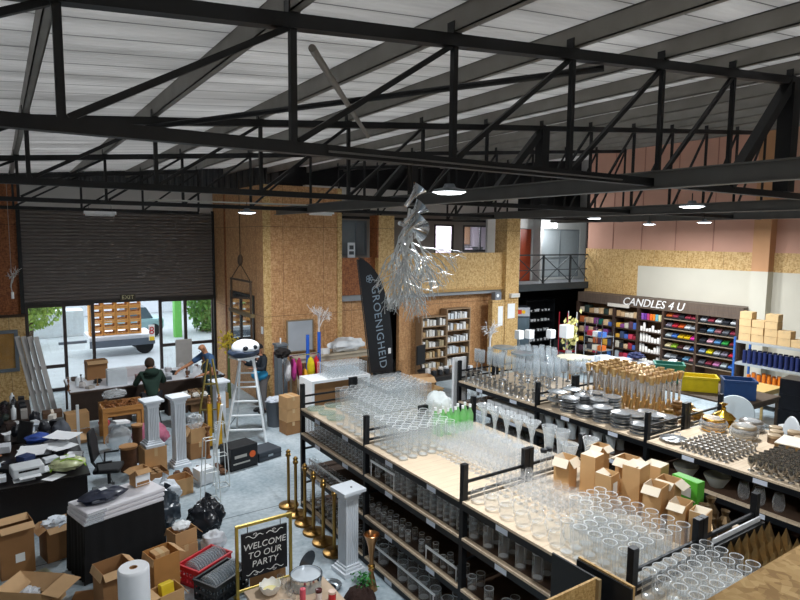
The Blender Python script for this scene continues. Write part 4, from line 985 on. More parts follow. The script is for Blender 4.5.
for i, (x, y, lab) in enumerate(((3.62, 12.85, 'yellow-gold post with a turned finial, left one of two beside the ladder'), (3.82, 12.8, 'yellow-gold post with a turned finial, right one of two beside the ladder'))):
    t = thing('decor_post', lab, 'post', (x, y, 0))
    MB().cb((0, 0, .03), (.2, .2, .06)).build('base', STEEL, t); MB().cb((0, 0, .53), (.085, .085, .94)).build('shaft', YEL, t)
    MB().lathe([(.04, 1.0), (.05, 1.02), (.025, 1.05), (.045, 1.09), (.02, 1.14), (.03, 1.17), (.0001, 1.19)], 14).build('finial', ROSE, t, smooth=True)
t = thing('candlestick', 'turned bronze candlestick standing by the carton stack right of the tall pedestal', 'candlestick', (3.42, 12.3, 0))
MB().lathe([(.06, 0), (.07, .02), (.02, .08), (.02, .3), (.045, .36), (.02, .42), (.05, .5), (.02, .56), (.05, .62), (.05, .66), (.0001, .66)], 14).build('stem', mat('7a5030', .35, .6), t, smooth=True)
t = thing('white_board', 'white narrow panel leaning in front of the yellow-gold posts', 'panel', (3.62, 12.45, 0), R(60))
MB().box(-.05, .05, -.02, .02, 0, 1.08, Matrix.Rotation(R(8), 4, 'X')).build('panel', PLASTICW, t)
# pink bundle, wooden stools
one(MB().blob((0, 0, .28), (.36, .32, .3), 50, .15, 2, flat=.275), 'pink_bundle', mat('b0647c', .45, 0, .25, 7, .3), 'pink bundle in clear film behind the two white fluted pedestals', 'bundle', smooth=True, loc=(2.55, 13.5, 0))
one(MB().blob((0, 0, .3), (.24, .24, .3), 51, .15, 2, flat=.29), 'film_bundle', FILM, 'pale film bundle at the left end of the pink bundle', 'bundle', smooth=True, loc=(1.92, 13.6, 0))
def log(label, loc, r, h):
    t = thing('log_stool', label, 'stool', loc)
    MB().lathe([(r*1.02, 0), (r*.96, h*.5), (r, h-.02)], 20).build('trunk', mat('5a3c28', .85, 0, .25, 10, .5), t, smooth=True)
    MB().lathe([(r*1.12, h-.04), (r*1.14, h), (.0001, h)], 20).build('top_disc', mat('a87c50', .6, 0, .1), t, smooth=True)
log('taller round-topped wooden log stool behind the first pedestal carton', (2.16, 12.85, 0), .1, .78)
log('shorter wooden log stool left of the pedestal carton', (1.92, 12.45, 0), .15, .5)
one(MB().cb((0, 0, .0), (.3, .2, .05)), 'pale_tray', PLASTICW, 'pale tray lying on the film bundle', 'tray', loc=(1.98, 13.62, .66), rot=(0, R(8), .3))
# ---------------------------------------------------------------- work tables by the entrance
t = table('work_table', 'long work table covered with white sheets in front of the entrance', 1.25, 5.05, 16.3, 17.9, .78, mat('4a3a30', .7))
MB().box(-1.86, 1.86, -.785, -.765, .02, .74).build('front_panel', mat('32261f', .8, 0, .2, 5), t)  # added dark sheet that darkens the space under the table
MB().box(-1.88, 1.88, -.77, .8, .781, .795).build('white_cover', mat('eef0f6', .6, 0, .03), t)
t = table('wooden_tray_table', 'honey coloured wooden tray table heaped with brown leaves', 1.72, 2.62, 14.35, 15.05, .72, WOOD, lw=.1)
MB().box(-.45, .45, -.35, -.32, .72, .79).box(-.45, .45, .32, .35, .72, .79).box(-.45, -.42, -.32, .32, .72, .79).box(.42, .45, -.32, .32, .72, .79).build('tray_rim', WOOD, t)
mb = MB()
for i in range(260):
    M = Matrix.Translation((2.17+rnd.uniform(-.36, .36), 14.7+rnd.uniform(-.26, .26), .75+abs(rnd.gauss(0, .045)))) @ Euler((rnd.uniform(-.6, .6), rnd.uniform(-.6, .6), rnd.uniform(0, 6))).to_matrix().to_4x4()
    s = rnd.uniform(.025, .05); mb.add([(-s, 0, 0), (0, -s*.6, .01), (s, 0, 0), (0, s*.6, .01)], [(0, 1, 2, 3)], M)
tag(mb.build('dried_leaves', mat('8a5a34', .8, 0, .4, 12)), 'heap of brown dried leaves on the honey coloured tray table', 'leaves', kind='stuff')
one(MB().blob((0, 0, .08), (.26, .15, .1), 55, .2, 3, flat=.078), 'clear_bag', FILM, 'clear bag on the honey coloured tray table', 'bag', smooth=True, loc=(2.05, 14.85, .9))
closed_box('pale grey box standing on the white work table', (2.35, 16.6, .796), .46, .3, .4, 0, mat('d2dae0', .6), name='grey_box', tape=False)
open_box('brown carton standing on the far edge of the white work table', (2.0, 17.6, .796), .5, .3, .5, R(6), CARD2, flaps=(150, None, 130, None))
closed_box('long dark red-brown box lying on the white work table', (3.1, 16.75, .796), .55, .25, .16, 0, mat('7a4a40', .6), tape=False)
closed_box('white box with a grey lid at the back of the white work table', (3.0, 17.5, .796), .9, .3, .22, 0, mat('c9c2c4', .6), name='white_box', tape=False)
for i in range(16):
    x = rnd.choice([1.3, 1.6, 2.75, 3.5, 3.8, 4.1, 4.4, 4.7])+rnd.uniform(-.1, .1); y = rnd.uniform(16.5, 17.2); k = i % 4
    z = .796
    x, y = 1.25+.235*i, 16.48+.5*(i % 2)
    if abs(x-2.35) < .35 and y < 16.8 or abs(x-3.1) < .4: continue
    if k == 0:
        t = thing('candlestick', 'small turned bronze candlestick among the clutter on the white work table', 'candlestick', (x, y, z), 0, 'candlesticks on the work table')
        MB().lathe([(.05, 0), (.015, .04), (.03, .12), (.012, .18), (.03, .26), (.012, .3), (.04, .34), (.0001, .34)], 10).build('stem', mat('7a5238', .4, .5), t, smooth=True)
    elif k == 1:
        t = thing('bottle', 'small white bottle among the clutter on the white work table', 'bottle', (x, y, z), 0, 'bottles on the work table')
        MB().lathe([(.045, 0), (.045, .16), (.018, .2), (.018, .24), (.0001, .24)], 12).build('body', rnd.choice([mat('dfe6ec', .3), mat('c9d4dc', .3)]), t, smooth=True)
    elif k == 2:
        one(MB().cb((0, 0, .03), (.18, .13, .06)), 'packet', mat(rnd.choice(['c9a87a', 'b0a8a0', 'd8d4d0', '5a6068']), .6), 'small packet lying on the white work table', 'packet', 'packets on the work table', loc=(x, y, z), rot=(0, 0, rnd.uniform(0, 3)))
    else:
        one(MB().blob((0, 0, .05), (.1, .08, .06), 60+i, .3, 4, 14, 10, flat=.048), 'dark_ribbon', mat('26282c', .7), 'dark crumpled ribbon on the white work table', 'ribbon', 'ribbons on the work table', smooth=True, loc=(x, y, z))
closed_box('grey-brown carton on the floor below the left end of the white work table', (1.35, 16.0, 0), .5, .35, .38, R(4), CARD)
closed_box('dark brown carton on the floor left of the grey-brown one under the table end', (.85, 15.9, 0), .4, .35, .5, 0, mat('5e4430', .8))
open_box('open flattened carton lying on the floor near the end of the black desk', (1.3, 14.85, 0), .48, .36, .22, R(5), CARD, flaps=(140, 130, None, 150))
one(MB().blob((0, 0, .1), (.12, .1, .11), 61, .2, 3, flat=.098), 'red_wrap', mat('c84a50', .5), 'small red wrapped bundle behind the flattened carton', 'bundle', smooth=True, loc=(1.9, 15.62, 0))
t = table('side_table', 'brown side table heaped with dried flowers left of the ladder', 3.3, 4.05, 14.5, 15.0, .7, mat('6a5038', .7))
for i in range(7):
    one(MB().blob((0, 0, .05), (.09, .08, .07), 70+i, .3, 3, 14, 10, flat=.048), 'dried_bunch', mat(rnd.choice(['a08a6a', 'c8b8a0', '7a6450', 'd8d0c8']), .8, 0, .3, 12), 'pale dried bunch on the brown side table', 'dried flower', 'dried bunches on the side table', smooth=True, loc=(3.4+.2*(i % 4), 14.62+.24*(i//4), .702))
# leaning boards at the left of the entrance
LB = mat('bdbab8', .6, 0, .05)
labs = ['leftmost of four long pale boards leaning beside the entrance', 'second from the left of four long pale boards leaning beside the entrance', 'third from the left of four long pale boards leaning beside the entrance', 'rightmost of four long pale boards leaning beside the entrance']
for i in range(4):
    one(MB().box(-.055, .055, -.03, .03, 0, 2.05), 'leaning_board', LB, labs[i], 'board', loc=(.62+.13*i, 17.75-.1*i, .012), rot=(R(-6), R(-9), R(8)))
t = thing('white_post', 'narrow white upright post at the far end of the black desk', 'post', (1.12, 13.0, 0))
MB().cb((0, 0, .65), (.05, .05, 1.3)).build('post', mat('d9dde0', .5), t); MB().cb((0, 0, .01), (.2, .2, .02)).build('foot', GREYP, t)
# side shelf with clutter under the site office window
t = table('clutter_bench', 'low bench of dark clutter below the site office window', -.9, .42, 14.6, 16.4, .72, mat('3a2c24', .7), cat='bench')
for i in range(16):
    k = i % 4; x = -.25+.17*(i % 4)+rnd.uniform(-.02, .02); y = 14.78+.4*(i//4); z = .722
    if k == 0: one(MB().cb((0, 0, .05), (.14, .3, .1)), 'white_carton', mat(rnd.choice(['e2e6ea', 'c8ccd0']), .6), 'white carton on the bench below the site office window', 'carton', 'white cartons on the clutter bench', loc=(x, y, z), rot=(0, 0, rnd.uniform(-.1, .1)))
    elif k == 1: one(MB().blob((0, 0, .06), (.07, .1, .08), 80+i, .2, 3, 14, 10, flat=.058), 'dark_bundle', mat(rnd.choice(['1d2024', '2c2024', '24302a']), .7), 'dark bundle on the bench below the site office window', 'bundle', 'dark bundles on the clutter bench', smooth=True, loc=(x, y, z))
    elif k == 2: one(MB().lathe([(.05, 0), (.05, .22), (.02, .26), (.02, .3), (.0001, .3)], 12), 'spray_bottle', mat(rnd.choice(['dfe4e8', '3a6a9a', '2a2c30']), .35), 'bottle on the bench below the site office window', 'bottle', 'bottles on the clutter bench', smooth=True, loc=(x, y, z))
    else: one(MB().cb((0, 0, .09), (.12, .2, .18)), 'paint_tin', mat(rnd.choice(['8a2c30', '20242a', 'a8a4a0']), .5), 'dark tin box on the bench below the site office window', 'tin', 'tins on the clutter bench', loc=(x, y, z))
# silver tree hanging at the left edge, hoist, flowers and fabric figure near the entrance
def branch_tree(mb, p, d, L, r, depth, spread=.6, n=3):
    q = p+d*L; mb.tube([p, p.lerp(q, .5)+Vector((rnd.gauss(0, .04), rnd.gauss(0, .04), rnd.gauss(0, .04)))*L, q], [r, r*.85, r*.7], 5 if depth < 3 else 7)
    if depth == 0: return
    for i in range(n):
        d2 = (d+Vector((rnd.gauss(0, spread), rnd.gauss(0, spread), rnd.gauss(0, spread)))).normalized()
        branch_tree(mb, p.lerp(q, rnd.uniform(.45, 1)), d2, L*rnd.uniform(.55, .8), r*.68, depth-1, spread, n)
t = thing('branch_hanging', 'small white branch ornament hanging on a cord at the far left edge', 'branch', (.22, 17.2, 3.05))
mb = MB(); branch_tree(mb, Vector((0, 0, .15)), Vector((0, 0, 1)), .3, .02, 3, .7, 3); mb.build('branches', mat('b9b6b2', .5), t)
MB().tube([(0, 0, 0), (0, 0, .16)], .03, 8).build('holder', PLASTICW, t); MB().tube([(0, 0, .4), (0, 0, 2.9)], .006, 5).build('cord', mat('a8a29a', .6), t)
t = thing('hoist_cradle', 'dark hoist frame hanging on a rope and pulley in front of the mirror door', 'hoist', (5.5, 16.2, 0))
HO = mat('4a3828', .6, .2)
MB().tube([(0, 0, 4.0), (0, 0, 6.1)], .012, 6).build('rope', HO, t)
MB().blob((0, 0, 3.95), (.07, .1, .16), 3, .05, nu=14, nv=10).build('pulley', HO, t, smooth=True)
for s in (-1, 1):
    MB().tube([(0, 0, 3.85), (0, s*.8, 3.4)], .014, 6).build('sling', HO, t)
    MB().cb((0, s*.8, 2.55), (.05, .05, 1.75)).build('side_rail', HO, t)
MB().beam((0, -.85, 3.4), (0, .85, 3.4), .05).build('top_bar', HO, t)
MB().beam((0, -.8, 2.95), (0, .8, 2.85), .035).build('middle_bar', HO, t)
MB().cb((0, 0, 2.5), (.12, 1.85, .09)).build('platform_bar', mat('6a5a3c', .6), t)
one(MB().cb((0, 0, 0), (.012, .14, .2)), 'wall_notice', PAPER, 'small white notice on the strand board corner next to the mirror door', 'notice', loc=(5.878, 15.62, 2.05))
mb = MB()
for i in range(150):
    p_ = Vector((rnd.gauss(0, .11), rnd.gauss(0, .11), rnd.gauss(.3, .13)))
    M = Matrix.Translation(p_) @ Euler((rnd.uniform(0, 6), rnd.uniform(0, 6), 0)).to_matrix().to_4x4(); s = .05
    mb.add([(-s, 0, 0), (0, -s*.6, .01), (s, 0, 0), (0, s*.6, .01)], [(0, 1, 2, 3)], M)
t = thing('flower_bunch', 'bunch of yellow silk flowers behind the bald person', 'flowers', (5.25, 16.6, 1.35))
mb.build('foliage', mat('d8b83a', .6, 0, .3, 14), t); MB().tube([(0, 0, -1.33), (0, 0, .3)], [.06, .02], 8).build('stand', mat('5a6a3a', .7), t)
t = thing('panel_chair', 'pale slipcovered high chair back standing by the right shopfront window', 'chair', (4.5, 18.3, 0))
MB().box(-.24, .24, .18, .26, .45, 1.5).build('backrest', mat('c8c4c0', .8), t, bevel=.03); MB().box(-.24, .24, -.24, .18, .42, .5).build('seat', mat('c8c4c0', .8), t, bevel=.02)
for sx in (-.2, .2):
    for sy in (-.2, .2): MB().cb((sx, sy, .21), (.04, .04, .42)).build('leg', WOOD, t)

# more clutter on and around the work tables
occ = [(2.35, 16.6, .3), (2.0, 17.6, .36), (3.1, 16.75, .34), (3.0, 17.5, .5)]+[(1.25+.235*i, 16.48+.5*(i % 2), .12) for i in range(16)]+[(2.95, 15.9, .6)]
n_ = 0
for a_ in range(400):
    if n_ > 46: break
    x = rnd.uniform(1.4, 4.9); y = rnd.uniform(16.4, 17.75)
    if any((x-a)**2+(y-b)**2 < (c+.12)**2 for a, b, c in occ): continue
    occ.append((x, y, .13)); k = n_ % 5; n_ += 1
    if k == 0: one(MB().cb((0, 0, .06), (.17, .13, .12)), 'white_carton', mat(rnd.choice(['e8ecf0', 'd8dce2', 'c8c4c8']), .6), 'white carton in the clutter on the white work table', 'carton', 'white cartons on the work table', loc=(x, y, .797), rot=(0, 0, rnd.uniform(0, 3)))
    elif k == 1: one(MB().lathe([(.05, 0), (.07, .1), (.065, .1), (.04, .012)], 14), 'bowl', mat(rnd.choice(['e4e0dc', 'b0a090', '5a4a40']), .4), 'small open bowl in the clutter on the white work table', 'bowl', 'bowls on the work table', smooth=True, loc=(x, y, .797))
    elif k == 2: one(MB().lathe([(.04, 0), (.04, .02), (.012, .03), (.012, .16), (.03, .2), (.0001, .22)], 10), 'ornament', mat(rnd.choice(['6a4430', '3a3028', 'a07a50']), .5, .3), 'dark turned ornament in the clutter on the white work table', 'ornament', 'turned ornaments on the work table', smooth=True, loc=(x, y, .797))
    elif k == 3: one(MB().blob((0, 0, .06), (.1, .08, .07), 130+n_, .3, 3, 14, 10, flat=.058), 'paper_wad', mat(rnd.choice(['eef0f4', 'd8d2d0', 'c8bca8']), .7), 'crumpled paper in the clutter on the white work table', 'paper', 'crumpled papers on the work table', smooth=True, loc=(x, y, .797), rot=(0, 0, rnd.uniform(0, 3)))
    else: one(MB().cb((0, 0, .04), (.16, .1, .08)), 'dark_box', mat(rnd.choice(['3a302c', '22242a', '5a3a34']), .5), 'dark small box in the clutter on the white work table', 'box', 'dark boxes on the work table', loc=(x, y, .797), rot=(0, 0, rnd.uniform(0, 3)))
for i, (x, y, w_, h_, c) in enumerate(((2.35, 16.0, .4, .5, '4a382c'), (3.65, 15.98, .5, .45, '3a2c26'), (4.2, 15.95, .45, .55, '7a5a3c'), (4.75, 15.9, .4, .4, 'a88458'))):
    closed_box(['dark brown carton under the white work table behind the honey table', 'darkest carton under the white work table, right of the seated person', 'mid brown tall carton under the white work table near the right end', 'light brown carton under the right end of the white work table'][i], (x, y, 0), w_, .36, h_, rnd.uniform(-.06, .06), mat(c, .8, 0, .1))

# second desk behind the black one, heaped with dark clutter
table('clutter_desk', 'dark desk heaped with clutter between the black desk and the leaning boards', -.5, .98, 13.15, 14.45, .72, mat('1e1a1a', .5), cat='desk')
n_ = 0; occ = []
for a_ in range(300):
    x = rnd.uniform(-.35, .85); y = rnd.uniform(13.25, 14.35)
    if any((x-a)**2+(y-b)**2 < .052 for a, b in occ): continue
    occ.append((x, y)); k = n_ % 5; n_ += 1
    if k == 0: one(MB().blob((0, 0, .1), (.1, .09, .12), 200+n_, .25, 3, 14, 10, flat=.098), 'dark_bag', mat(rnd.choice(['16181c', '22262e', '2a2026']), .5, 0, .3), 'dark crumpled bag on the clutter desk', 'bag', 'dark bags on the clutter desk', smooth=True, loc=(x, y, .722))
    elif k == 1: one(MB().cb((0, 0, .08), (.16, .12, .16)), 'dark_box', mat(rnd.choice(['1c1e22', '3a2c28', '2a3442']), .6), 'dark box on the clutter desk', 'box', 'dark boxes on the clutter desk', loc=(x, y, .722), rot=(0, 0, rnd.uniform(0, 3)))
    elif k == 2: paper('white paper on the clutter desk', (x, y, .722), .2, .14, rnd.uniform(0, 3), 'papers on the clutter desk', curl=.05)
    elif k == 3: one(MB().lathe([(.045, 0), (.05, .1), (.045, .1), (.04, .012)], 12), 'cup', mat(rnd.choice(['e8eaec', 'b8bcc0', '7a2c30']), .4), 'cup on the clutter desk', 'cup', 'cups on the clutter desk', smooth=True, loc=(x, y, .722))
    else: one(MB().cb((0, 0, .05), (.17, .11, .1)), 'white_box', mat(rnd.choice(['dfe4ea', 'c8d4e0', 'e8e2d8']), .6), 'white box on the clutter desk', 'box', 'white boxes on the clutter desk', loc=(x, y, .722), rot=(0, 0, rnd.uniform(0, 3)))
# ================================================================== RACKS
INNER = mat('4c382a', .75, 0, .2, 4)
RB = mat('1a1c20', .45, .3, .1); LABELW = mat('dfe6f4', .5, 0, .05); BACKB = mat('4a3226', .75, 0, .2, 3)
def rack(label, x0, x1, ys, zs, back=None, front=-1, top=2.14, labels=True, rails=True):
    """open shelving: x0..x1 deep, uprights at each y of ys, shelves at zs; front=-1 means the labelled face looks to -X"""
    t = thing('shelving_rack', label, 'rack', ((x0+x1)/2, sum(ys)/len(ys), 0)); cx = (x0+x1)/2; cy = sum(ys)/len(ys)
    w = (x1-x0)/2
    for y in ys:
        for s in (-1, 1):
            X = s*(w-.035); MB().box(X-.035, X+.035, y-cy-.03, y-cy+.03, 0, top).build('upright', RB, t)
            MB().box(X-.034, X+.034, y-cy-.05, y-cy+.05, 0, .012).build('foot_plate', RB, t)
        for z in (1.93, 1.79, 1.02, .42):
            MB().box(-w+.07, w-.07, y-cy-.012, y-cy+.012, z-.015, z+.015).build('cross_rail', RB, t)
    for a, b in zip(ys, ys[1:]):
        hi, lo = max(a, b)-cy-.032, min(a, b)-cy+.032
        for k, z in enumerate(zs):
            for s in (-1, 1):
                X = s*(w-.02); MB().box(X-.02, X+.02, lo, hi, z-.11, z-.03).build('beam', RB, t)
            if k == 0: MB().box(-w-.012, w-.001, lo, hi, z-.028, z).build('shelf_board', PINE, t)
            else:
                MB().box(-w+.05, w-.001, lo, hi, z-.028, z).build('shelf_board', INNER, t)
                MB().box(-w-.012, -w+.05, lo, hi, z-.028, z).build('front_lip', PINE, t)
            if labels:
                for f in (.25, .7):
                    yy = lo+(hi-lo)*f; X = front*(w+.004)
                    MB().box(min(X, X+front*.004), max(X, X+front*.004), yy-.085, yy+.085, z-.1, z-.04).build('price_label', LABELW, t)
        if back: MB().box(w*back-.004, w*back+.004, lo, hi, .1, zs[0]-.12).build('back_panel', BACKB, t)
    return t
Y1 = [9.15, 7.03, 4.91, 2.79, .67]; ZS = [1.735, 1.315, .72, .115]
rack('long black shelving rack with pine boards along the front of the glassware aisle', 4.1, 5.1, Y1, ZS, back=.98)
rack('black shelving rack standing back to back behind the front glassware rack', 5.11, 6.11, Y1, ZS, labels=False)
Y2 = [9.3, 7.17, 5.04, 2.91, .8]
rack('black shelving rack on the right whose front boards carry silver ware', 7.62, 8.62, Y2, ZS, back=.98)
rack('black shelving rack back to back behind the silver ware rack', 8.63, 9.63, Y2, ZS, labels=False)
for lab, (y0, y1, z) in {'white rail along the glasses on the third shelf, far bay of the front rack': (7.3, 8.9, .93), 'white rail along the second shelf of the front rack, middle bay': (6.3, 6.9, 1.55), 'white rail along the lowest glasses of the front rack, middle bay': (5.4, 6.9, .37), 'white rail along the third shelf near the nearest upright': (5.0, 5.6, .9)}.items():
    zb = max(q for q in ZS if q < z); t = thing('shelf_rail', lab, 'rail', (4.13, (y0+y1)/2, zb+.002))
    MB().box(-.006, .006, (y0-y1)/2, (y1-y0)/2, z-zb-.03, z-zb).build('bar', PLASTICW, t)
    for s in (-1, 1): MB().cb((0, s*(y1-y0)*.48, (z-zb)/2-.015), (.008, .01, z-zb-.03)).build('clip', PLASTICW, t)

# ------------------------------------------------------------- glass kinds
RIM_GLINT = glassmat('rim', (.95, .97, .98), body=.4, gl=.8)
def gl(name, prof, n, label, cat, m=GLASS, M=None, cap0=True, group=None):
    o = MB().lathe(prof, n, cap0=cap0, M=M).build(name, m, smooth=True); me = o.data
    # whiter material on rim and base paints in the light thick glass catches
    me.materials.append(RIM_GLINT); zt = max(v.co.z for v in me.vertices)
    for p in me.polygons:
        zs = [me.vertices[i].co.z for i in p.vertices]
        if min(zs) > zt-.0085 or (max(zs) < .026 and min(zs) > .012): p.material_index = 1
    return tag(o, label, cat, group or label)
def cyl_prof(r, h): return [(r*.9, 0), (r, .006), (r, h-.008), (r*1.06, h-.006), (r*1.06, h), (r*.93, h-.002), (r*.93, h*.5), (r*.9, .022), (.0001, .02)]
def wine_prof(h, r): return [(r*.85, 0), (r*.8, .004), (.008, .012), (.006, h*.45), (.012, h*.5), (r*.75, h*.6), (r, h*.76), (r*.86, h), (r*.82, h), (r*.93, h*.77), (r*.68, h*.62), (.0001, h*.53)]
def fish_prof(r, h): return [(r*.5, 0), (r*.85, h*.15), (r, h*.45), (r*.85, h*.82), (r*.7, h*.94), (r*.75, h), (r*.7, h), (r*.8, h*.82), (r*.95, h*.45), (r*.75, h*.16), (.0001, h*.06)]
def trump_prof(r, h): return [(r*.75, 0), (r*.72, .01), (r*.25, .03), (r*.16, h*.15), (r*.2, h*.45), (r*.42, h*.75), (r, h), (r*.95, h), (r*.38, h*.75), (r*.15, h*.45), (.0001, h*.2)]
def flare_prof(r, h): return [(r*.62, 0), (r*.6, .01), (r*.55, h*.25), (r*.7, h*.7), (r, h), (r*.95, h), (r*.64, h*.7), (r*.5, h*.25), (.0001, .03)]
T1 = 1.736
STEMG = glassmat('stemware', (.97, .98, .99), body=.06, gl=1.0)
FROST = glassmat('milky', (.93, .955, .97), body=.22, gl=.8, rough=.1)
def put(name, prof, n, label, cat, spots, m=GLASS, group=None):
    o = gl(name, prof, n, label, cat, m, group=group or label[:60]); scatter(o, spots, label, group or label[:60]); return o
# front half, top boards
put('cylinder_vase', cyl_prof(.055, .36), 18, 'tall clear cylinder vase on the top board of the front rack, far bay', 'vase', grid(4.61, 5.02, 7.22, 8.75, 4, 11, T1, .004))
put('cylinder_vase', cyl_prof(.06, .3), 18, 'clear cylinder vase on the top board of the front rack before the second upright', 'vase', grid(4.22, 4.45, 7.22, 7.95, 2, 5, T1, .006, .1))
t_lab = 'clear round glass tray at the far corner of the front rack top'
put('glass_tray', [(.1, 0), (.14, .004), (.15, .03), (.145, .03), (.135, .01), (.0001, .008)], 22, t_lab, 'tray', [(4.32, 8.3, T1), (4.33, 8.62, T1), (4.28, 8.94, T1), (4.62, 8.97, T1)], m=glassmat('tray', (.8, .87, .84), .1, .6))
put('cylinder_vase', cyl_prof(.062, .4), 20, 'tall clear cylinder vase at the far end of the bare boards, front rack', 'vase', grid(4.24, 5.0, 6.26, 6.88, 6, 5, T1, .006))
put('wine_glass', wine_prof(.2, .042), 14, 'stemmed wine glass on the front rack top between the bare boards and the third upright', 'glass', grid(4.74, 5.04, 5.02, 6.14, 4, 13, T1, .004), m=STEMG)
put('fishbowl_vase', fish_prof(.085, .15), 20, 'round clear fishbowl vase near the front edge, third bay of the front rack', 'vase', grid(4.23, 4.42, 3.66, 4.78, 2, 6, T1, .004))
put('stem_glass', wine_prof(.19, .045), 14, 'stemmed glass behind the fishbowl vases, third bay of the front rack', 'glass', grid(4.58, 5.04, 3.95, 4.82, 5, 9, T1, .003), m=STEMG)
put('cylinder_vase', cyl_prof(.058, .32), 20, 'clear cylinder vase in the dense rows before the nearest upright, front rack', 'vase', grid(4.19, 5.02, 2.9, 3.52, 7, 5, T1, .004)+grid(4.64, 5.02, 3.67, 3.8, 4, 2, T1, .003))
put('cylinder_vase', cyl_prof(.052, .24), 20, 'clear cylinder vase in the rows nearest the viewer, past the nearest upright', 'vase', grid(4.2, 5.02, 1.9, 2.68, 7, 7, T1, .004))
# back half, top boards
put('cylinder_vase', cyl_prof(.05, .4), 16, 'tall slim clear vase in the far bay of the rear rack top', 'vase', grid(5.2, 6.0, 8.12, 9.05, 7, 9, T1, .004))
put('hurricane_vase', flare_prof(.07, .34), 18, 'clear flared vase in the far bay of the rear rack top, before the bundles', 'vase', grid(5.2, 5.5, 7.2, 7.95, 3, 5, T1, .006))
put('wine_glass', wine_prof(.19, .04), 14, 'stemmed wine glass in the dense rows on the rear rack, middle bay', 'glass', grid(5.2, 5.66, 5.02, 6.64, 6, 18, T1, .003), m=STEMG)
put('trumpet_glass_vase', trump_prof(.12, .42), 20, 'tall clear trumpet vase at the back of the rear rack, middle bay', 'vase', grid(5.87, 5.87, 5.58, 6.55, 1, 5, T1, .003), m=FROST)
put('flared_glass_vase', flare_prof(.1, .42), 18, 'clear flared vase behind the cardboard cartons, rear rack', 'vase', [(5.98, 4.7, T1), (5.6, 4.7, T1), (5.92, 5.1, T1), (5.92, 5.32, T1)], m=FROST)
t = thing('tube_bundle', 'bundle of two dark capped clear tubes standing on the rear rack, left of the cartons', 'tube', (5.26, 4.76, T1))
for x in (-.045, .045):
    MB().lathe(cyl_prof(.035, .38), 14).build('tube', GLASS, t, smooth=True).location = (x, 0, 0)
    MB().lathe([(.038, .37), (.04, .41), (.0001, .415)], 14, cap0=True).build('cap', mat('2c3036', .5), t, smooth=True).location = (x, 0, .002)
# wrapped bundles on the rear rack
t = thing('white_wrapped_bundle', 'white plastic-wrapped bundle on the far bay of the rear rack', 'bundle', (5.86, 7.66, T1))
MB().blob((0, 0, .17), (.2, .22, .2), 90, .1, 2, 30, 20, flat=.165).build('wrap', mat('e4ecec', .3, 0, .1, 12, .3), t, smooth=True)
bt = thing('wrapped_bottle', 'bottle in green film standing beside the white wrapped bundle', 'bottle', (0, 0, 0), 0, 'green wrapped bottles')
MB().lathe([(.05, 0), (.052, .02), (.052, .24), (.02, .32), (.018, .37), (.0001, .37)], 14).build('glass_body', GREENWRAP, bt, smooth=True)
MB().lathe([(.02, .345), (.022, .39), (.0001, .39)], 12).build('cap', PLASTICW, bt, smooth=True)
scatter(bt, [(5.22+.14*i, 6.76+.12*j, T1) for i in range(5) for j in range(2)], 'bottle in green film standing beside the white wrapped bundle', 'green wrapped bottles')

# cartons on the rear rack
def tallbox(label, x, y, w, d, h, rz, fl=(150, 60, 140, 160)):
    return open_box(label, (x, y, T1), w, d, h, R(rz), m=mat('c49c6c', .8, 0, .06, 5), flaps=fl, inner=CARD_W, fl=min(w, d)*.55)
boxes = [('tall open carton at the left end of the carton group on the rear rack', 5.32, 4.52, .19, .19, .38, 12, (130, 150, 60, 120)),
 ('tall open carton, second from the left in the front row of cartons', 5.46, 4.26, .2, .18, .46, 10, (None, 30, 25, None)),
 ('tall carton with a white printed sticker on its front side', 5.28, 3.92, .18, .18, .4, 10, (None, 120, 30, 60)),
 ('widest tall carton with a double flap, in the middle of the carton group', 5.52, 3.74, .24, .19, .5, 10, (30, 20, 20, None)),
 ('carton with a sloping closed flap, right of the widest carton', 5.36, 3.4, .19, .18, .44, 12, (None, 150, 75, 140)),
 ('carton with a torn white-edged flap beside the one with the sloping flap', 5.32, 3.11, .19, .16, .38, 12, (None, 150, 60, 150)),
 ('lowest open carton at the right end of the carton group', 5.3, 2.9, .17, .15, .38, 12, (None, 40, None, 40)),
 ('carton behind the second one from the left, flaps open', 5.94, 4.52, .16, .15, .4, 8, (140, 130, 150, 140)),
 ('carton in the back row with tan and white flaps spread wide', 5.86, 4.08, .2, .2, .4, 8, (150, 140, 150, 140)),
 ('carton in the back row before the green box, flaps upright', 5.9, 3.76, .2, .2, .42, 8, (30, 20, 30, 20)),
 ('carton with grey packing showing, behind the sloping flap carton', 5.64, 3.44, .19, .19, .42, 10, (150, 150, 130, 150))]
for b_ in boxes: tb = tallbox(*b_)
for o in [o for o in COL.objects if o.get('label') == boxes[2][0]]: MB().box(-.05, .04, -.099, -.096, .2, .32).build('sticker', PAPER, o)
t = closed_box('bright green box with a white label behind the cartons', (5.93, 3.4, T1), .12, .3, .38, R(-4), mat('58b038', .5), name='green_box', tape=False)
MB().box(-.065, -.061, -.08, .06, .2, .3).build('label_sticker', PAPER, t)
# gold foil bags
fb = tag(MB().lathe([(.07, 0), (.085, .05), (.08, .16), (.03, .24), (.05, .3), (.0001, .27)], 9).build('foil_bag', mat('6e5a40', .28, .7, .3, 14), smooth=False), 'brown-gold foil bag right of the carton group', 'bag', 'foil bags')
scatter(fb, [(5.62, 3.05, T1, 0), (5.84, 3.1, T1, 1), (5.52, 2.92, T1, 2, .8), (5.76, 2.91, T1, .5, .85)], 'brown-gold foil bag right of the carton group', 'foil bags')
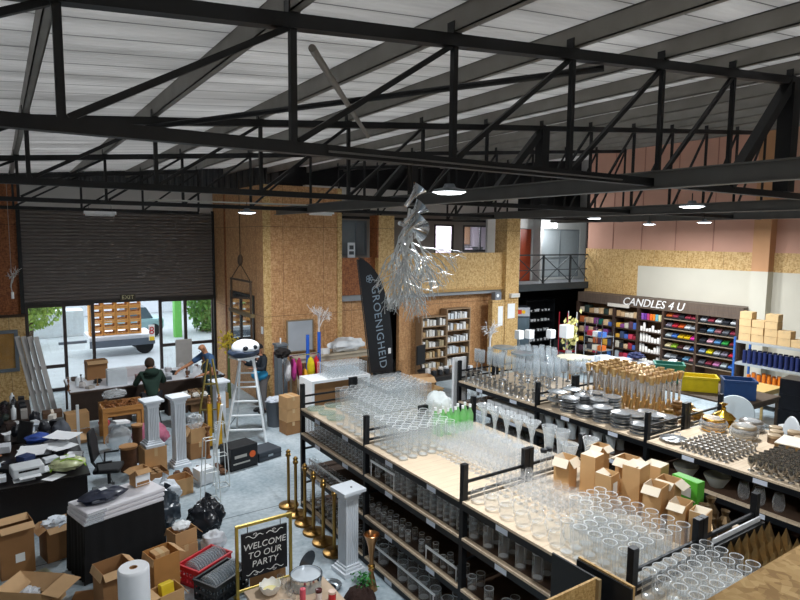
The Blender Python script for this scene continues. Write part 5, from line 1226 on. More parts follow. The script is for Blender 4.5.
# gold pyramids in the dark tray
t = thing('display_tray', 'black tray with a pale front edge holding the gold pyramids', 'tray', (5.62, 2.31, T1))
MB().box(-.42, .42, -.4, .4, 0, .02).build('base', BLACK, t); MB().box(-.42, .42, .36, .4, .02, .16).build('end_board', BLACK, t); MB().box(-.42, .42, .405, .42, .1, .2).build('pale_edge', WHITE, t)
py = tag(MB().lathe([(.075, 0), (.0001, .2)], 4).build('pyramid', mat('8a7048', .35, .75, .25, 16)), 'small gold pyramid ornament in the black tray', 'ornament', 'gold pyramids')
scatter(py, grid(5.28, 5.96, 2.0, 2.6, 6, 5, T1+.021, .003, 0, .785), 'small gold pyramid ornament in the black tray', 'gold pyramids')
py2 = tag(MB().lathe([(.08, 0), (.0001, .22)], 4).build('pyramid', mat('7a6a48', .4, .6, .25, 16)), 'larger dull gold pyramid ornament beside the black tray', 'ornament', 'larger gold pyramids')
scatter(py2, [(5.3+.17*i, 1.78+.0*i, T1, .785) for i in range(5)], 'larger dull gold pyramid ornament beside the black tray', 'larger gold pyramids')
# lower shelves of the front rack
bays = ['far', 'second', 'third', 'nearest']
rows = {0: ('second shelf', ZS[1]+.001), 1: ('third shelf', ZS[2]+.001), 2: ('lowest shelf', ZS[3]+.001)}
spec = [[('slim clear vase', .034, .27, .1), ('clear tall vase', .04, .27, .115), ('wide clear vase', .055, .27, .2), ('clear vase', .05, .26, .18)],
        [('small clear tumbler', .036, .15, .1), ('small clear tumbler', .036, .16, .13), ('clear jar', .05, .16, .22), ('clear jar', .05, .16, .22)],
        [('clear beaker', .045, .2, .14), ('wide clear cylinder', .07, .26, .19), ('clear cylinder', .06, .24, .2), ('clear cylinder', .06, .24, .2)]]
for r_, (rn, z) in rows.items():
    for b in range(4):
        if b == 3 and r_ == 2: continue
        nm, r, h, sp = spec[r_][b]; y1 = Y1[b]-.11; y0 = Y1[b+1]+.11 if b < 3 else 2.0
        n = int((y1-y0)/sp)
        lab = f'{nm} on the {rn} of the front rack, {bays[b]} bay'
        nx = 3 if r_ == 0 and b < 2 else 2
        put('shelf_vase', cyl_prof(r, h), 12, lab, 'vase', grid(4.142+r, 4.142+r+max(.11, 2*r+.02)*(nx-1), y0, y1, nx, n, z, .003, .05))
# lower shelves of the right rack
put('flared_glass_vase', flare_prof(.1, .28), 18, 'large clear flared vase on the second shelf of the silver ware rack', 'vase', grid(7.76, 8.0, 5.72, 6.98, 2, 6, ZS[1]+.001, .004), m=glassmat('frosty', (.88, .92, .94), .25, .6, .1))
bx = thing('glassware_box', 'white printed glassware box with dark diamond marks on the second shelf', 'box', (0, 0, 0), 0, 'glassware boxes')
MB().box(-.09, .09, -.09, .09, 0, .2).build('carton', mat('dfe2e4', .5, 0, .03), bx)
MB().prism([(-.03, .06), (0, .02), (.03, .06), (0, .16)], .0905, .093, Matrix.Rotation(PI/2, 4, 'X') @ Matrix.Rotation(0, 4, 'Z')).build('diamond_mark', BLACK, bx)
MB().prism([(-.03, .06), (0, .02), (.03, .06), (0, .16)], .0905, .093, Matrix.Rotation(-PI/2, 4, 'Z') @ Matrix.Rotation(PI/2, 4, 'X')).build('diamond_mark', BLACK, bx)
scatter(bx, [(7.78+.21*i, 7.35+.21*j, ZS[1]+.001) for j in range(6) for i in range(2)], 'white printed glassware box with dark diamond marks on the second shelf', 'glassware boxes')
put('glass_bottle', [(.05, 0), (.055, .02), (.055, .16), (.02, .22), (.02, .27), (.0001, .27)], 14, 'clear bottle on the second shelf of the silver ware rack, far end', 'bottle', grid(7.75, 7.95, 8.72, 9.18, 2, 4, ZS[1]+.001, .005))
put('glass_goblet', wine_prof(.28, .06), 14, 'tall clear goblet on the third shelf of the silver ware rack', 'glass', [q for q in grid(7.76, 8.0, 5.16, 9.18, 2, 25, ZS[2]+.001, .004) if abs(q[1]-7.17) > .1])
wb = thing('wire_basket', 'round silver wire basket on the second shelf below the silver vases', 'basket', (0, 0, 0), 0, 'wire baskets')
MB().lathe([(.08, 0), (.085, .004), (.15, .12), (.16, .15), (.165, .15), (.155, .12), (.08, .0)], 22).build('bowl', glassmat('wire', (.7, .72, .68), .35, .6), wb, smooth=True)
mb = MB(); mb.lathe([(.16, .148), (.168, .15), (.168, .16), (.16, .16)], 22, cap0=False); mb.build('rim', mat('a8a890', .3, .7), wb, smooth=True)
scatter(wb, [(7.86, 4.55, ZS[1]+.001), (7.88, 4.12, ZS[1]+.001)], 'round silver wire basket on the second shelf below the silver vases', 'wire baskets')
put('glass_jar', fish_prof(.07, .22), 14, 'clear ribbed jar on the second shelf of the right rack, nearest the viewer', 'jar', [(7.78, 3.72, ZS[1]+.001), (7.76, 3.52, ZS[1]+.001), (7.95, 3.62, ZS[1]+.001), (7.77, 3.3, ZS[1]+.001)])
for i, y in enumerate((2.72, 2.45)):
    t = closed_box(['white and green carton on the second shelf at the right edge, farther one', 'white and green carton on the second shelf at the right edge, nearer one'][i], (7.8, y, ZS[1]+.001), .2, .24, .2, 0, PLASTICW, tape=False)
    MB().box(-.102, .102, -.122, .122, .2, .24).build('green_lid', mat('3f9a44', .5), t)

# strand board screen standing in the aisle by the nearest upright
t = thing('board_screen', 'strand board screen with a black inner panel in the aisle by the nearest upright', 'screen', (3.45, 2.9, 0))
MB().box(-.6, .28, -.09, -.07, 0, 2.0).build('front_panel', OSB_P, t)
MB().box(.262, .28, -.07, .36, 0, 2.0).build('side_panel', BLACK, t)
MB().box(.255, .285, -.12, -.09, 0, 2.0).build('corner_post', mat('8a7450', .7), t)
t = thing('strand_board', 'dark-edged strand board leaning between the screen and the front rack', 'board', (3.86, 2.86, 0))
MB().box(-.012, .012, -.28, .24, 0, 2.0).build('board', OSB_P, t); MB().box(-.03, -.013, -.28, .24, 0, 1.985).build('backing', BLACK, t)
# ================================================================== RIGHT RACKS: SILVER AND GOLD WARE
SIL = mat('c4c7ca', .27, .8, .15, 14); SILD = mat('a09c96', .32, .6, .2, 14); CRY = glassmat('crystal', (.9, .93, .95), .22, .7, .08)
hs = thing('hurricane_stand', 'slim silver stand with a clear glass cylinder, far bay of the silver ware rack', 'candle holder', (0, 0, 0), 0, 'hurricane stands')
MB().lathe([(.055, 0), (.05, .015), (.014, .04), (.01, .2), (.018, .22), (.01, .24), (.01, .36), (.05, .385), (.055, .39), (.0001, .39)], 14).build('stand', SIL, hs, smooth=True)
MB().lathe([(.05, .39), (.055, .4), (.058, .64), (.055, .64), (.05, .41)], 14, cap0=False).build('cylinder', CRY, hs, smooth=True)
scatter(hs, [q for q in grid(7.98, 9.45, 7.35, 9.15, 9, 11, T1, .015, .25) if all((q[0]-a)**2+(q[1]-b)**2 > c*c for a, b, c in ((9.22, 7.72, .4), (8.42, 8.85, .29), (8.3, 8.2, .29), (8.62, 9.3, .14), (8.62, 7.17, .14))) and abs(q[0]-8.625) > .06], 'slim silver stand with a clear glass cylinder, far bay of the silver ware rack', 'hurricane stands')
cs = tag(MB().lathe([(.05, 0), (.045, .01), (.015, .04), (.022, .1), (.01, .13), (.025, .18), (.035, .2), (.0001, .2)], 12).build('candlestick', SILD, smooth=True), 'short silver candlestick along the front edge of the far bay, silver ware rack', 'candlestick', 'short silver candlesticks')
scatter(cs, grid(7.7, 7.82, 7.3, 9.15, 2, 14, T1, .01, .1), 'short silver candlestick along the front edge of the far bay, silver ware rack', 'short silver candlesticks')
def tray_stand(label, x, y, z, r, h, disc):
    t = thing('crystal_tray_stand', label, 'stand', (x, y, z))
    MB().lathe([(r*.4, 0), (r*.38, .015), (.02, .03), (.016, h-.03), (.03, h-.02)], 18).build('stem', SIL, t, smooth=True)
    MB().lathe([(r*.98, h-.02), (r, h), (r*.98, h+.012), (.0001, h+.012)], 30).build('top_disc', disc, t, smooth=True)
    mb = MB()
    for i in range(30):
        a = 2*PI*i/30
        for k in range(7):
            mb.lathe([(.0001, 0), (.008, .013), (.0001, .026)], 5, c=(r*.95*math.cos(a), r*.95*math.sin(a), h-.05-.03*k), cap0=False)
    tag(mb.build('bead_curtain', CRY, t), kind='stuff')
tray_stand('round crystal bead stand with a cream top, in front of the white draped cloth', 9.22, 7.72, T1, .33, .58, mat('e6dcb8', .5))
tray_stand('round crystal bead stand with a glassy top, farthest on the silver ware rack', 8.42, 8.85, T1, .22, .68, mat('a8b6be', .15, .3))
tray_stand('second round crystal bead stand with a glassy top, nearer on the silver ware rack', 8.3, 8.2, T1, .22, .68, mat('a8b6be', .15, .3))

# silver domed chargers, second bay
dome = tag(MB().lathe([(.11, 0), (.155, .012), (.157, .022), (.12, .03), (.12, .04), (.155, .052), (.157, .062), (.1, .075), (.05, .085), (.0001, .088)], 22).build('silver_dish', SIL, smooth=True), 'stacked silver dish in the second bay of the silver ware rack', 'dish', 'stacked silver dishes')
spots = [(7.82+.335*i, y, T1+.09*k) for i in range(3) for y in (5.26, 5.6, 5.94, 6.28, 6.6) for k in range(rnd.choice([1, 2, 3]))]
scatter(dome, [q for q in spots if q[0] < 8.7], 'stacked silver dish in the second bay of the silver ware rack', 'stacked silver dishes')
cst = thing('silver_cake_stand', 'flat silver cake stand at the far end of the second bay, silver ware rack', 'stand', (0, 0, 0), 0, 'silver cake stands')
MB().lathe([(.09, 0), (.08, .012), (.025, .03), (.02, .1), (.05, .12), (.0001, .12)], 18).build('foot', SILD, cst, smooth=True)
MB().lathe([(.0001, .12), (.16, .122), (.165, .135), (.15, .14), (.0001, .14)], 26, cap0=False).build('plate', SIL, cst, smooth=True)
scatter(cst, [(7.84, 6.9, T1), (8.2, 6.88, T1), (8.22, 6.75-.22*0+.0, T1+.145), (7.84, 6.9, T1+.145)][:2]+[(7.84, 6.9, T1+.142), (8.2, 6.88, T1+.142)], 'flat silver cake stand at the far end of the second bay, silver ware rack', 'silver cake stands')
# gold trumpet vases
PGOLD = mat('d9b47c', .28, .9, .08, 10)
gt = thing('gold_trumpet_vase', 'tall gold trumpet vase in the dense block on the right racks', 'vase', (0, 0, 0), 0, 'gold trumpet vases')
MB().lathe([(.05, 0), (.045, .02), (.022, .1), (.018, .14), (.026, .15), (.018, .165)], 14).build('foot', PGOLD, gt, smooth=True)
MB().lathe([(.02, .163), (.026, .3), (.034, .4)], 12, cap0=False).build('stem', mat('e6e0da', .25, .75, .05), gt, smooth=True)
MB().lathe([(.034, .395), (.045, .44), (.058, .47), (.062, .5), (.055, .5), (.03, .42), (.0001, .4)], 16, cap0=False).build('trumpet', PGOLD, gt, smooth=True)
scatter(gt, [q[:3]+(0, (.98, .98, 1.3)) for q in grid(8.74, 9.54, 5.72, 6.98, 6, 8, T1, .003)], 'tall gold trumpet vase in the dense block on the right racks', 'gold trumpet vases')
# third bay: silver ivy holders on a mirror, flat dishes, goblets, gold tins, wrapped stacks, bell
t = thing('silver_tray', 'large flat silver tray with handles before the third upright of the silver ware rack', 'tray', (7.93, 4.8, T1), R(20))
MB().lathe([(.12, 0), (.17, .01), (.19, .04), (.18, .04), (.16, .015), (.0001, .012)], 26).build('dish', SIL, t, smooth=True)
for s in (-1, 1): MB().tube([(s*.18, -.05, .035), (s*.24, -.04, .06), (s*.24, .04, .06), (s*.18, .05, .035)], .008, 6).build('handle', SIL, t)
ivy = thing('silver_leaf_holder', 'small silver candle holder with a leaf, massed behind the third upright', 'candle holder', (0, 0, 0), 0, 'silver leaf holders')
MB().lathe([(.04, 0), (.035, .01), (.012, .03), (.012, .07), (.03, .09), (.034, .12), (.028, .12), (.0001, .1)], 12).build('cup', SILD, ivy, smooth=True)
MB().add([(0, 0, .05), (.03, -.025, .08), (.07, 0, .1), (.03, .025, .085)], [(0, 1, 2, 3)]).build('leaf', SIL, ivy)
scatter(ivy, [q[:3]+(0, .88) for q in grid(7.74, 8.5, 3.95, 4.55, 8, 8, T1, .003)], 'small silver candle holder with a leaf, massed behind the third upright', 'silver leaf holders')
gob = tag(MB().lathe([(.045, 0), (.04, .008), (.012, .02), (.012, .05), (.045, .09), (.052, .15), (.046, .19), (.043, .19), (.048, .15), (.04, .1), (.0001, .07)], 14).build('silver_goblet', mat('b9b4ac', .2, .85, .15, 14), smooth=True), 'mottled silver goblet in the block after the bare boards, right rack', 'goblet', 'silver goblets')
scatter(gob, [q[:3]+(0, .92) for q in grid(7.72, 8.5, 3.16, 3.62, 7, 5, T1, .004)], 'mottled silver goblet in the block after the bare boards, right rack', 'silver goblets')
sm = tag(MB().lathe([(.05, 0), (.055, .03), (.05, .07), (.035, .09), (.042, .11), (.036, .11), (.0001, .06)], 12).build('silver_votive', mat('a8a094', .25, .8, .2, 14), smooth=True), 'small silver votive cup near the right edge of the picture', 'cup', 'silver votive cups')
scatter(sm, grid(7.72, 8.1, 2.5, 2.82, 4, 3, T1, .006)+grid(7.72, 8.5, 2.98, 3.05, 6, 1, T1, .004), 'small silver votive cup near the right edge of the picture', 'silver votive cups')
t = closed_box('low carton with a white top carrying gold tins', (8.92, 3.62, T1), .46, .42, .14, R(10), mat('8a6a3c', .6, 0, .2), tape=False)
MB().box(-.232, .232, -.212, .212, .135, .146).build('white_top', mat('e6dfd0', .6), t)
def tin(label, x, y, z, r=.085, h=.12, m=mat('7a6450', .35, .5, .15)):
    t = thing('gold_tin', label, 'tin', (x, y, z), 0)
    MB().lathe([(r, 0), (r, h*.7)], 22).build('can', m, t, smooth=True); MB().lathe([(r*1.04, h*.68), (r*1.04, h*.97), (r*.98, h), (.0001, h*.98)], 22, cap0=False).build('lid', mat('b9a488', .4, .3), t, smooth=True)
for i, (x, y) in enumerate(((9.08, 3.98), (9.3, 4.05), (9.28, 3.72), (9.5, 3.9), (9.48, 3.62), (9.5, 4.15))):
    tin(['round bronze tin, nearest to the clear wrapped stack', 'round bronze tin behind the white topped carton', 'round bronze tin right of the white topped carton', 'round bronze tin in the middle of the tin group', 'round bronze tin at the right end of the tin group', 'farthest round bronze tin of the group'][i], x, y, T1)
def wrapped(label, x, y, r, h, m, film=True):
    t = thing('wrapped_stack', label, 'stack', (x, y, T1)); prof = []
    n = max(2, int(h/.045))
    for i in range(n): prof += [(r*.88, h*i/n), (r*.97, h*(i+.3)/n), (r*.97, h*(i+.7)/n), (r*.88, h*(i+1)/n)]
    prof += [(.0001, h)]
    MB().lathe(prof, 24).build('plates', m, t, smooth=True)
    if film: MB().blob((0, 0, h*.5), (r*1.15, r*1.15, h*.62), 7, .06, 3, 26, 16, flat=h*.495).build('film', FILM, t, smooth=True)
wrapped('stack of gold rimmed plates in clear film, nearest the bell', 8.88, 4.75, .17, .2, GOLD)
wrapped('wide stack of silver plates in clear film, right of the gold stack', 8.9, 4.31, .17, .2, mat('a89a84', .3, .6, .2, 12))
wrapped('low silver stack in film behind the wide silver one', 9.38, 4.45, .17, .16, mat('8f8a84', .3, .7, .2, 12))
for i, (x, y, h) in enumerate(((9.3, 5.27-.4, .16), (8.76, 5.0+.12, .26))): pass
t = thing('gold_bell', 'gold domed bell shaped ornament standing before a big white disc', 'ornament', (9.28, 4.82, T1))
MB().lathe([(.16, 0), (.19, .02), (.19, .05), (.14, .07), (.16, .1), (.18, .13), (.12, .19), (.05, .22), (.03, .25), (.035, .28), (.015, .3), (.06, .345), (.0001, .36)], 26).build('bell', mat('c8a03c', .2, 1, .08), t, smooth=True)
t = thing('white_disc', 'big white round disc standing upright behind the gold bell', 'disc', (10.0, 5.02, 1.317))
MB().lathe([(.0001, -.02), (.29, -.02), (.3, 0), (.29, .02), (.0001, .02)], 40, cap0=False, M=Matrix.Translation((0, 0, .45)) @ Matrix.Rotation(PI/2, 4, 'X') @ Matrix.Rotation(R(-55), 4, 'Y')).build('disc', mat('c6d2d8', .5, 0, .03), t, smooth=True)
MB().cb((0, 0, .08), (.3, .12, .16)).build('holder', PLASTICW, t)
table('display_plinth', 'white plinth table behind the rear rack carrying the white disc', 9.68, 10.5, 4.3, 5.6, 1.315, mat('d8dadc', .6))
for i, (x, y, r, h, m, lab) in enumerate(((9.0, 5.42-.3, .1, .2, BRASS, ''),)): pass
def spool(label, x, y, n, m, r=.13, z=T1):
    t = thing('candle_plate_stack', label, 'stack', (x, y, z)); prof = []
    for i in range(n): prof += [(r*.7, .08*i), (r, .08*i+.012), (r, .08*i+.028), (r*.65, .08*i+.04), (r*.65, .08*i+.08)]
    prof.append((.0001, .08*n)); MB().lathe(prof, 22).build('spools', m, t, smooth=True)
spool('stack of brown and gold ring stands behind the third upright of the rear rack', 9.0, 5.0-.02+.0, 1, BRASS, .1, T1) if False else None
spool('pair of gold ring stands just behind the rear rack', 9.86, 6.35, 3, BRASS, .13, 1.316)
spool('taller stack of bronze ring stands just behind the rear rack', 9.9, 6.72, 5, mat('7a5a3a', .3, .7), .13, 1.316)
spool('gold ring stand stack nearest the white disc', 10.15, 6.1, 4, GOLD, .14, 1.316)
table('display_plinth', 'low white plinth behind the gold trumpet vases', 9.68, 10.5, 5.7, 7.1, 1.315, mat('d8dadc', .6))
# jewellery cards at the right edge of the rear rack
jc = tag(MB().lathe([(.022, 0), (.012, .02), (.012, .06), (.022, .08), (.0001, .085)], 8).build('gold_ornament', BRASS, smooth=True), 'tiny gold ornament on the rear rack at the right edge', 'ornament', 'tiny gold ornaments')
scatter(jc, grid(8.85, 9.5, 2.98, 3.3, 7, 4, T1, .006), 'tiny gold ornament on the rear rack at the right edge', 'tiny gold ornaments')
for i, (x, y, n_, m_, lab) in enumerate(((8.84, 5.46, 2, BRASS, 'gold ring stand stack at the front corner of the gold vase block'), (9.14, 5.5, 3, mat('8a6a44', .3, .8), 'bronze ring stand stack beside the gold vase block'), (9.44, 5.48, 2, BRASS, 'gold ring stand stack at the far corner of the gold vase block'), (8.86, 5.18, 3, mat('8a6a44', .3, .8), 'bronze ring stand stack before the third upright of the rear rack'), (9.2, 5.2, 2, BRASS, 'low gold ring stand stack before the third upright of the rear rack'))): spool(lab, x, y, n_, m_, .11)
t = thing('end_panel', 'white upright end panel with a black edge at the far silver ware rack end', 'panel', (7.74, 9.42, 0))
MB().box(-.16, .16, -.03, .03, 0, 2.18).build('panel', PLASTICW, t); MB().box(.16, .2, -.03, .03, 0, 2.18).build('edge', BLACK, t)

# ================================================================== CANDLE WALL
CX = 18.45; t = thing('candle_shelf_unit', 'long dark wooden shelf unit against the right wall headed by white lettering', 'shelf unit', (CX, 12.2, 0))
yb = [3.2, 1.55, .55, -.4, -1.58, -2.85]
MB().box(.02, .6, -3.0, 3.2, 2.24, 2.6).build('header_board', planks('rustic', '43362e', '6e5e52', axis=2, w=.12), t)
for y in yb: MB().box(0, .6, y-.04, y+.04, 0, 2.24).build('divider', DARKWOOD, t)
MB().box(.57, .6, -2.85, 3.2, 0, 2.24).build('back_board', mat('7a5a3c', .8, 0, .15), t)
SZ = [.62, .98, 1.33, 1.67, 2.0]
for a, b in zip(yb, yb[1:]):
    i = yb.index(a)
    for z in (SZ if i >= 3 else [.35, .72, 1.08, 1.45, 1.85]):
        MB().box(0.01, .57, b+.04, a-.04, z-.03, z).build('shelf', DARKWOOD if i < 3 else mat('8a7a68', .6), t)
hb = [o for o in COL.objects if o.name.startswith('header_board')][0]
text('CANDLES 4 U', .38, mat('e6e4e2', .6, 0, .02), hb, (.012, .05, 2.42), (R(90), 0, R(-90)), shear=.28, ext=.012)
# candle packs on black trays
cols = ['d8dce0', '3a3c42', 'b8bcc4', '4a78c8', 'c8c4c8', '6a6c74', 'a04858', '9aa0a8', 'd8a8b8', '8a8494', 'e0b830', '3a6ac0', '8a3a4a', 'e8d8a8', '2a2c34', '5c8ab8', 'c03040', 'e8c020', '88a0c0', 'c880b0', '98c040', '6c9cc0', '3a9a4a', 'd86030', 'e038a0', 'e8d830', 'b8c4c8', '5a3a3a', 'a06a70', '7a3038']
k = 0
for r_ in range(5):
    for bi in (3, 4):
        a, b = yb[bi]-.04, yb[bi+1]+.04; n = 5
        for j in range(n):
            y = 12.2+a-(a-b)*(j+.5)/n; c = cols[(k*7+r_*3) % len(cols)] if r_ < 4 else rnd.choice(['d8dce0', 'a04050', '3a3c42', 'd8703a', 'b0b4bc']); k += 1
            tt = thing('candle_tray', 'black tray of wrapped candles on the right half of the candle shelf unit', 'tray', (CX+.2, y, SZ[r_]+.002), 0, 'candle trays')
            MB().box(-.17, .2, -.1, .1, 0, .05).build('tray', BLACK, tt)
            mb = MB()
            for q in range(4): mb.cb((0, -.069+.046*q, 0), (.2, .042, .08), Matrix.Translation((0, 0, .1)) @ Matrix.Rotation(R(-28), 4, 'Y'))
            mb.build('candle_pack', mat(c, .35, 0, .1, 20), tt)
# fabric and goods bays
gc = ['4a6ab8', 'c8405a', '2c2e34', '8a4a8a', 'd8b890', 'c86a3a', '3a4a6a', 'a8b0b8', 'd85a9a', '5a3a4a', '1c6a5a', 'e0a840', '9a2a3a', '3a70c0', 'c8c0b0']
for bi in (0, 1):
    a, b = yb[bi]-.06, yb[bi+1]+.06; n = 7 if bi == 0 else 5
    for z in [.35, .72, 1.08, 1.45, 1.85]:
        for j in range(n):
            y = 12.2+a-(a-b)*(j+.5)/n; h = rnd.uniform(.12, .27)
            if z > 1.8: c = rnd.choice(['c8a880', 'b8946a', '2c3a34', 'd8c8b0']); nm, lab, cat = 'goods_carton', 'small carton on the top shelf of the left candle unit bays', 'carton'
            else: c = rnd.choice(gc); nm, lab, cat = 'folded_fabric', 'folded coloured fabric on the left bays of the candle shelf unit', 'fabric'
            one(MB().cb((0, 0, h/2), (.3, (a-b)/n*.86, h)), nm, mat(c, .7, 0, .2, 12), lab, cat, lab[:40], bevel=.015, loc=(CX+.22, y, z+.002))
# pillar candles bay
pc = tag(MB().lathe([(.035, 0), (.035, .98), (.03, 1.0), (.0001, .995)], 12).build('pillar_candle', mat('e6e2dc', .5, 0, .03), smooth=True), 'white pillar candle in the middle bay of the candle shelf unit', 'candle', 'white pillar candles')
a, b = 12.2+yb[2]-.09, 12.2+yb[3]+.09; sp = []
for z, hs_ in ((1.452, [.16, .3, .1, .12, .22, .08, .1, .14]), (1.082, [.3, .33, .28, .24, .18, .15, .2, .27]), (.722, [.3, .28, .2, .12, .1, .2, .28, .33]), (.352, [.3, .25, .15, .1, .1, .16, .25, .3])):
    for i, h in enumerate(hs_): sp.append((CX+.12, a-(a-b)*i/7, z, 0, (1.2, 1.2, h)))
scatter(pc, sp, 'white pillar candle in the middle bay of the candle shelf unit', 'white pillar candles')
cc = ['8a5ab0', '6a3a9a', 'b8407a', 'e8702a', 'e8882a', '6ab0c0', 'd8d0a0', 'e8e0c0']
for i, c in enumerate(cc):
    nm = {'8a5ab0': 'light purple', '6a3a9a': 'deep purple', 'b8407a': 'pink', 'e8702a': 'orange', 'e8882a': 'amber', '6ab0c0': 'pale blue', 'd8d0a0': 'cream', 'e8e0c0': 'ivory'}[c]
    one(MB().lathe([(.05, 0), (.05, .2), (.04, .21), (.0001, .21)], 12), 'pillar_candle', mat(c, .5), f'{nm} thick candle on the top shelf under the white lettering', 'candle', smooth=True, loc=(CX+.15, a-(a-b)*i/7, 1.852))
one(MB().box(-.01, .01, -.45, .45, -.06, .06), 'paper_strip', mat('d8d0c4', .7), 'pale strip sign hung below the C of the lettering on the candle unit', 'sign', loc=(CX-.02, 13.55, 2.25))

# ================================================================== BLUE SHELVING, CRATES, RIGHT BACKGROUND
BLUE = mat('2f66b8', .45, .2, .08); BX = 17.2
t = thing('blue_shelving', 'blue post shelving unit with grey shelves at the right edge', 'shelving', (BX+.45, 7.6, 0))
for x in (-.43, .43):
    for y in (-1.15, 1.15): MB().cb((x, y, .95), (.05, .05, 1.9)).build('post', BLUE, t)
for z in (.2, .66, 1.19, 1.81): MB().box(-.45, .45, -1.12, 1.12, z-.06, z).build('shelf', mat('b4b9bd', .4, .3, .05), t)
bx = closed_box('brown carton stacked on top of the blue post shelving', (0, 0, 0), .32, .3, .2, 0, mat('cdae80', .8, 0, .08, 5), group='cartons on the blue shelving')
scatter(bx, [(BX+.25, 8.55-.34*i, 1.812+.205*k, 1.57+rnd.uniform(-.06, .06)) for i, n in enumerate((4, 3, 4, 2, 1, 2, 1)) for k in range(n)], 'brown carton stacked on top of the blue post shelving', 'cartons on the blue shelving')
nv = tag(MB().lathe([(.055, 0), (.055, .36), (.0001, .36)], 12).build('navy_candle', mat('1e2a5c', .4, 0, .15), smooth=True), 'dark navy candle in the rows on the upper shelf of the blue shelving', 'candle', 'navy candles')
scatter(nv, grid(BX+.1, BX+.35, 6.6, 8.5, 2, 15, 1.192, .004), 'dark navy candle in the rows on the upper shelf of the blue shelving', 'navy candles')
orr = tag(MB().lathe([(.05, 0), (.05, .26), (.0001, .26)], 12).build('orange_candle', mat('e07a1c', .45, 0, .12), smooth=True), 'bright orange candle on the lower shelf of the blue shelving', 'candle', 'orange candles')
scatter(orr, [(x, y, z, 0, (1, 1, s)) for (x, y, z, s) in [(q[0], q[1], .662, rnd.uniform(.75, 1.3)) for q in grid(BX+.1, BX+.35, 7.0, 8.35, 2, 11, .662, .004)]], 'bright orange candle on the lower shelf of the blue shelving', 'orange candles')
table('display_table', 'long high table carrying coloured plastic crates behind the gold vases', 12.6, 14.2, 6.15, 9.0, 1.2, mat('5a4a3c', .7))
def bin_(label, x, y, rz, m, w=.62, d=.42, h=.34):
    t = thing('plastic_crate', label, 'crate', (x, y, 1.202), rz); mb = MB()
    mb.box(-w/2, w/2, -d/2, d/2, 0, .02)
    for s in (-1, 1):
        mb.box(-w/2, w/2, s*d/2-.01, s*d/2+.01, .02, h).box(s*w/2-.01, s*w/2+.01, -d/2+.01, d/2-.01, .02, h)
    mb.build('tub', m, t)
    MB().box(-w/2-.03, w/2+.03, -d/2-.03, -d/2-.01, h-.05, h).box(-w/2-.03, w/2+.03, d/2+.01, d/2+.03, h-.05, h).box(-w/2-.03, -w/2-.01, -d/2-.01, d/2+.01, h-.05, h).box(w/2+.01, w/2+.03, -d/2-.01, d/2+.01, h-.05, h).build('rim', m, t)
    return t
bin_('dark green plastic crate on the long table behind the gold vases', 13.35, 8.3, R(-52), mat('2a7a6a', .5), h=.45)
bin_('bright yellow plastic crate between the green and the blue one', 13.15, 7.45, R(-52), mat('d8c01c', .45, 0, .1), w=.75)
bin_('dark blue plastic crate with handle gaps, right of the yellow crate', 13.25, 6.6, R(-52), mat('27487a', .45), w=.6, h=.42)
t = open_box('open carton with white papers behind the yellow crate', (13.9, 8.55, 1.202), .4, .36, .36, R(-50), CARD, flaps=(110, 120, 130, 115))
one(MB().blob((0, 0, 0), (.13, .12, .12), 95, .25, 3), 'white_paper_wad', PAPER, 'crumpled white paper in the carton behind the yellow crate', 'paper', smooth=True, loc=(13.9, 8.55, 1.52))
table('trestle_table', 'yellow topped trestle table before the blue shelving', 15.5, 16.5, 7.1, 8.1, .9, mat('c8a868', .6))
bb = closed_box('black glossy printed box stacked at the right edge', (0, 0, 0), .6, .5, .36, 0, mat('1a1b22', .3, 0, .4, 8), name='black_box', group='black boxes', tape=False)
scatter(bb, [(15.25, 6.3, 0, .1), (15.25, 6.3, .362, .1), (15.27, 6.3, .724, .1), (15.24, 6.29, 1.086, .12), (13.9, 5.1, 0, .1), (13.9, 5.1, .362, .1), (13.9, 5.1, .724, .12)], 'black glossy printed box stacked at the right edge', 'black boxes')
t = thing('white_chair', 'white round-backed chair at the right edge beyond the gold tins', 'chair', (11.9, 4.75, 0), R(60))
MB().lathe([(.0001, -.02), (.24, -.02), (.25, 0), (.24, .02), (.0001, .02)], 30, cap0=False, M=Matrix.Translation((0, .2, 1.0)) @ Matrix.Scale(1.9, 4, (0, 0, 1)) @ Matrix.Rotation(PI/2, 4, 'X')).build('backrest', PLASTICW, t, smooth=True)
MB().box(-.24, .24, -.24, .2, .45, .5).build('seat', PLASTICW, t, bevel=.02)
for sx in (-.2, .2):
    for sy in (-.2, .18): MB().cb((sx, sy, .225), (.04, .04, .45)).build('leg', PLASTICW, t)
t = thing('white_tub', 'white tub with a bright blue label behind the gold tins', 'tub', (12.6, 5.2, 0))
MB().lathe([(.2, 0), (.24, 1.0), (.25, 1.02), (.0001, 1.02)], 20).build('tub', PLASTICW, t, smooth=True); MB().lathe([(.236, .75), (.243, .95)], 20, cap0=False).build('label_band', mat('2a7ad0', .5), t, smooth=True)
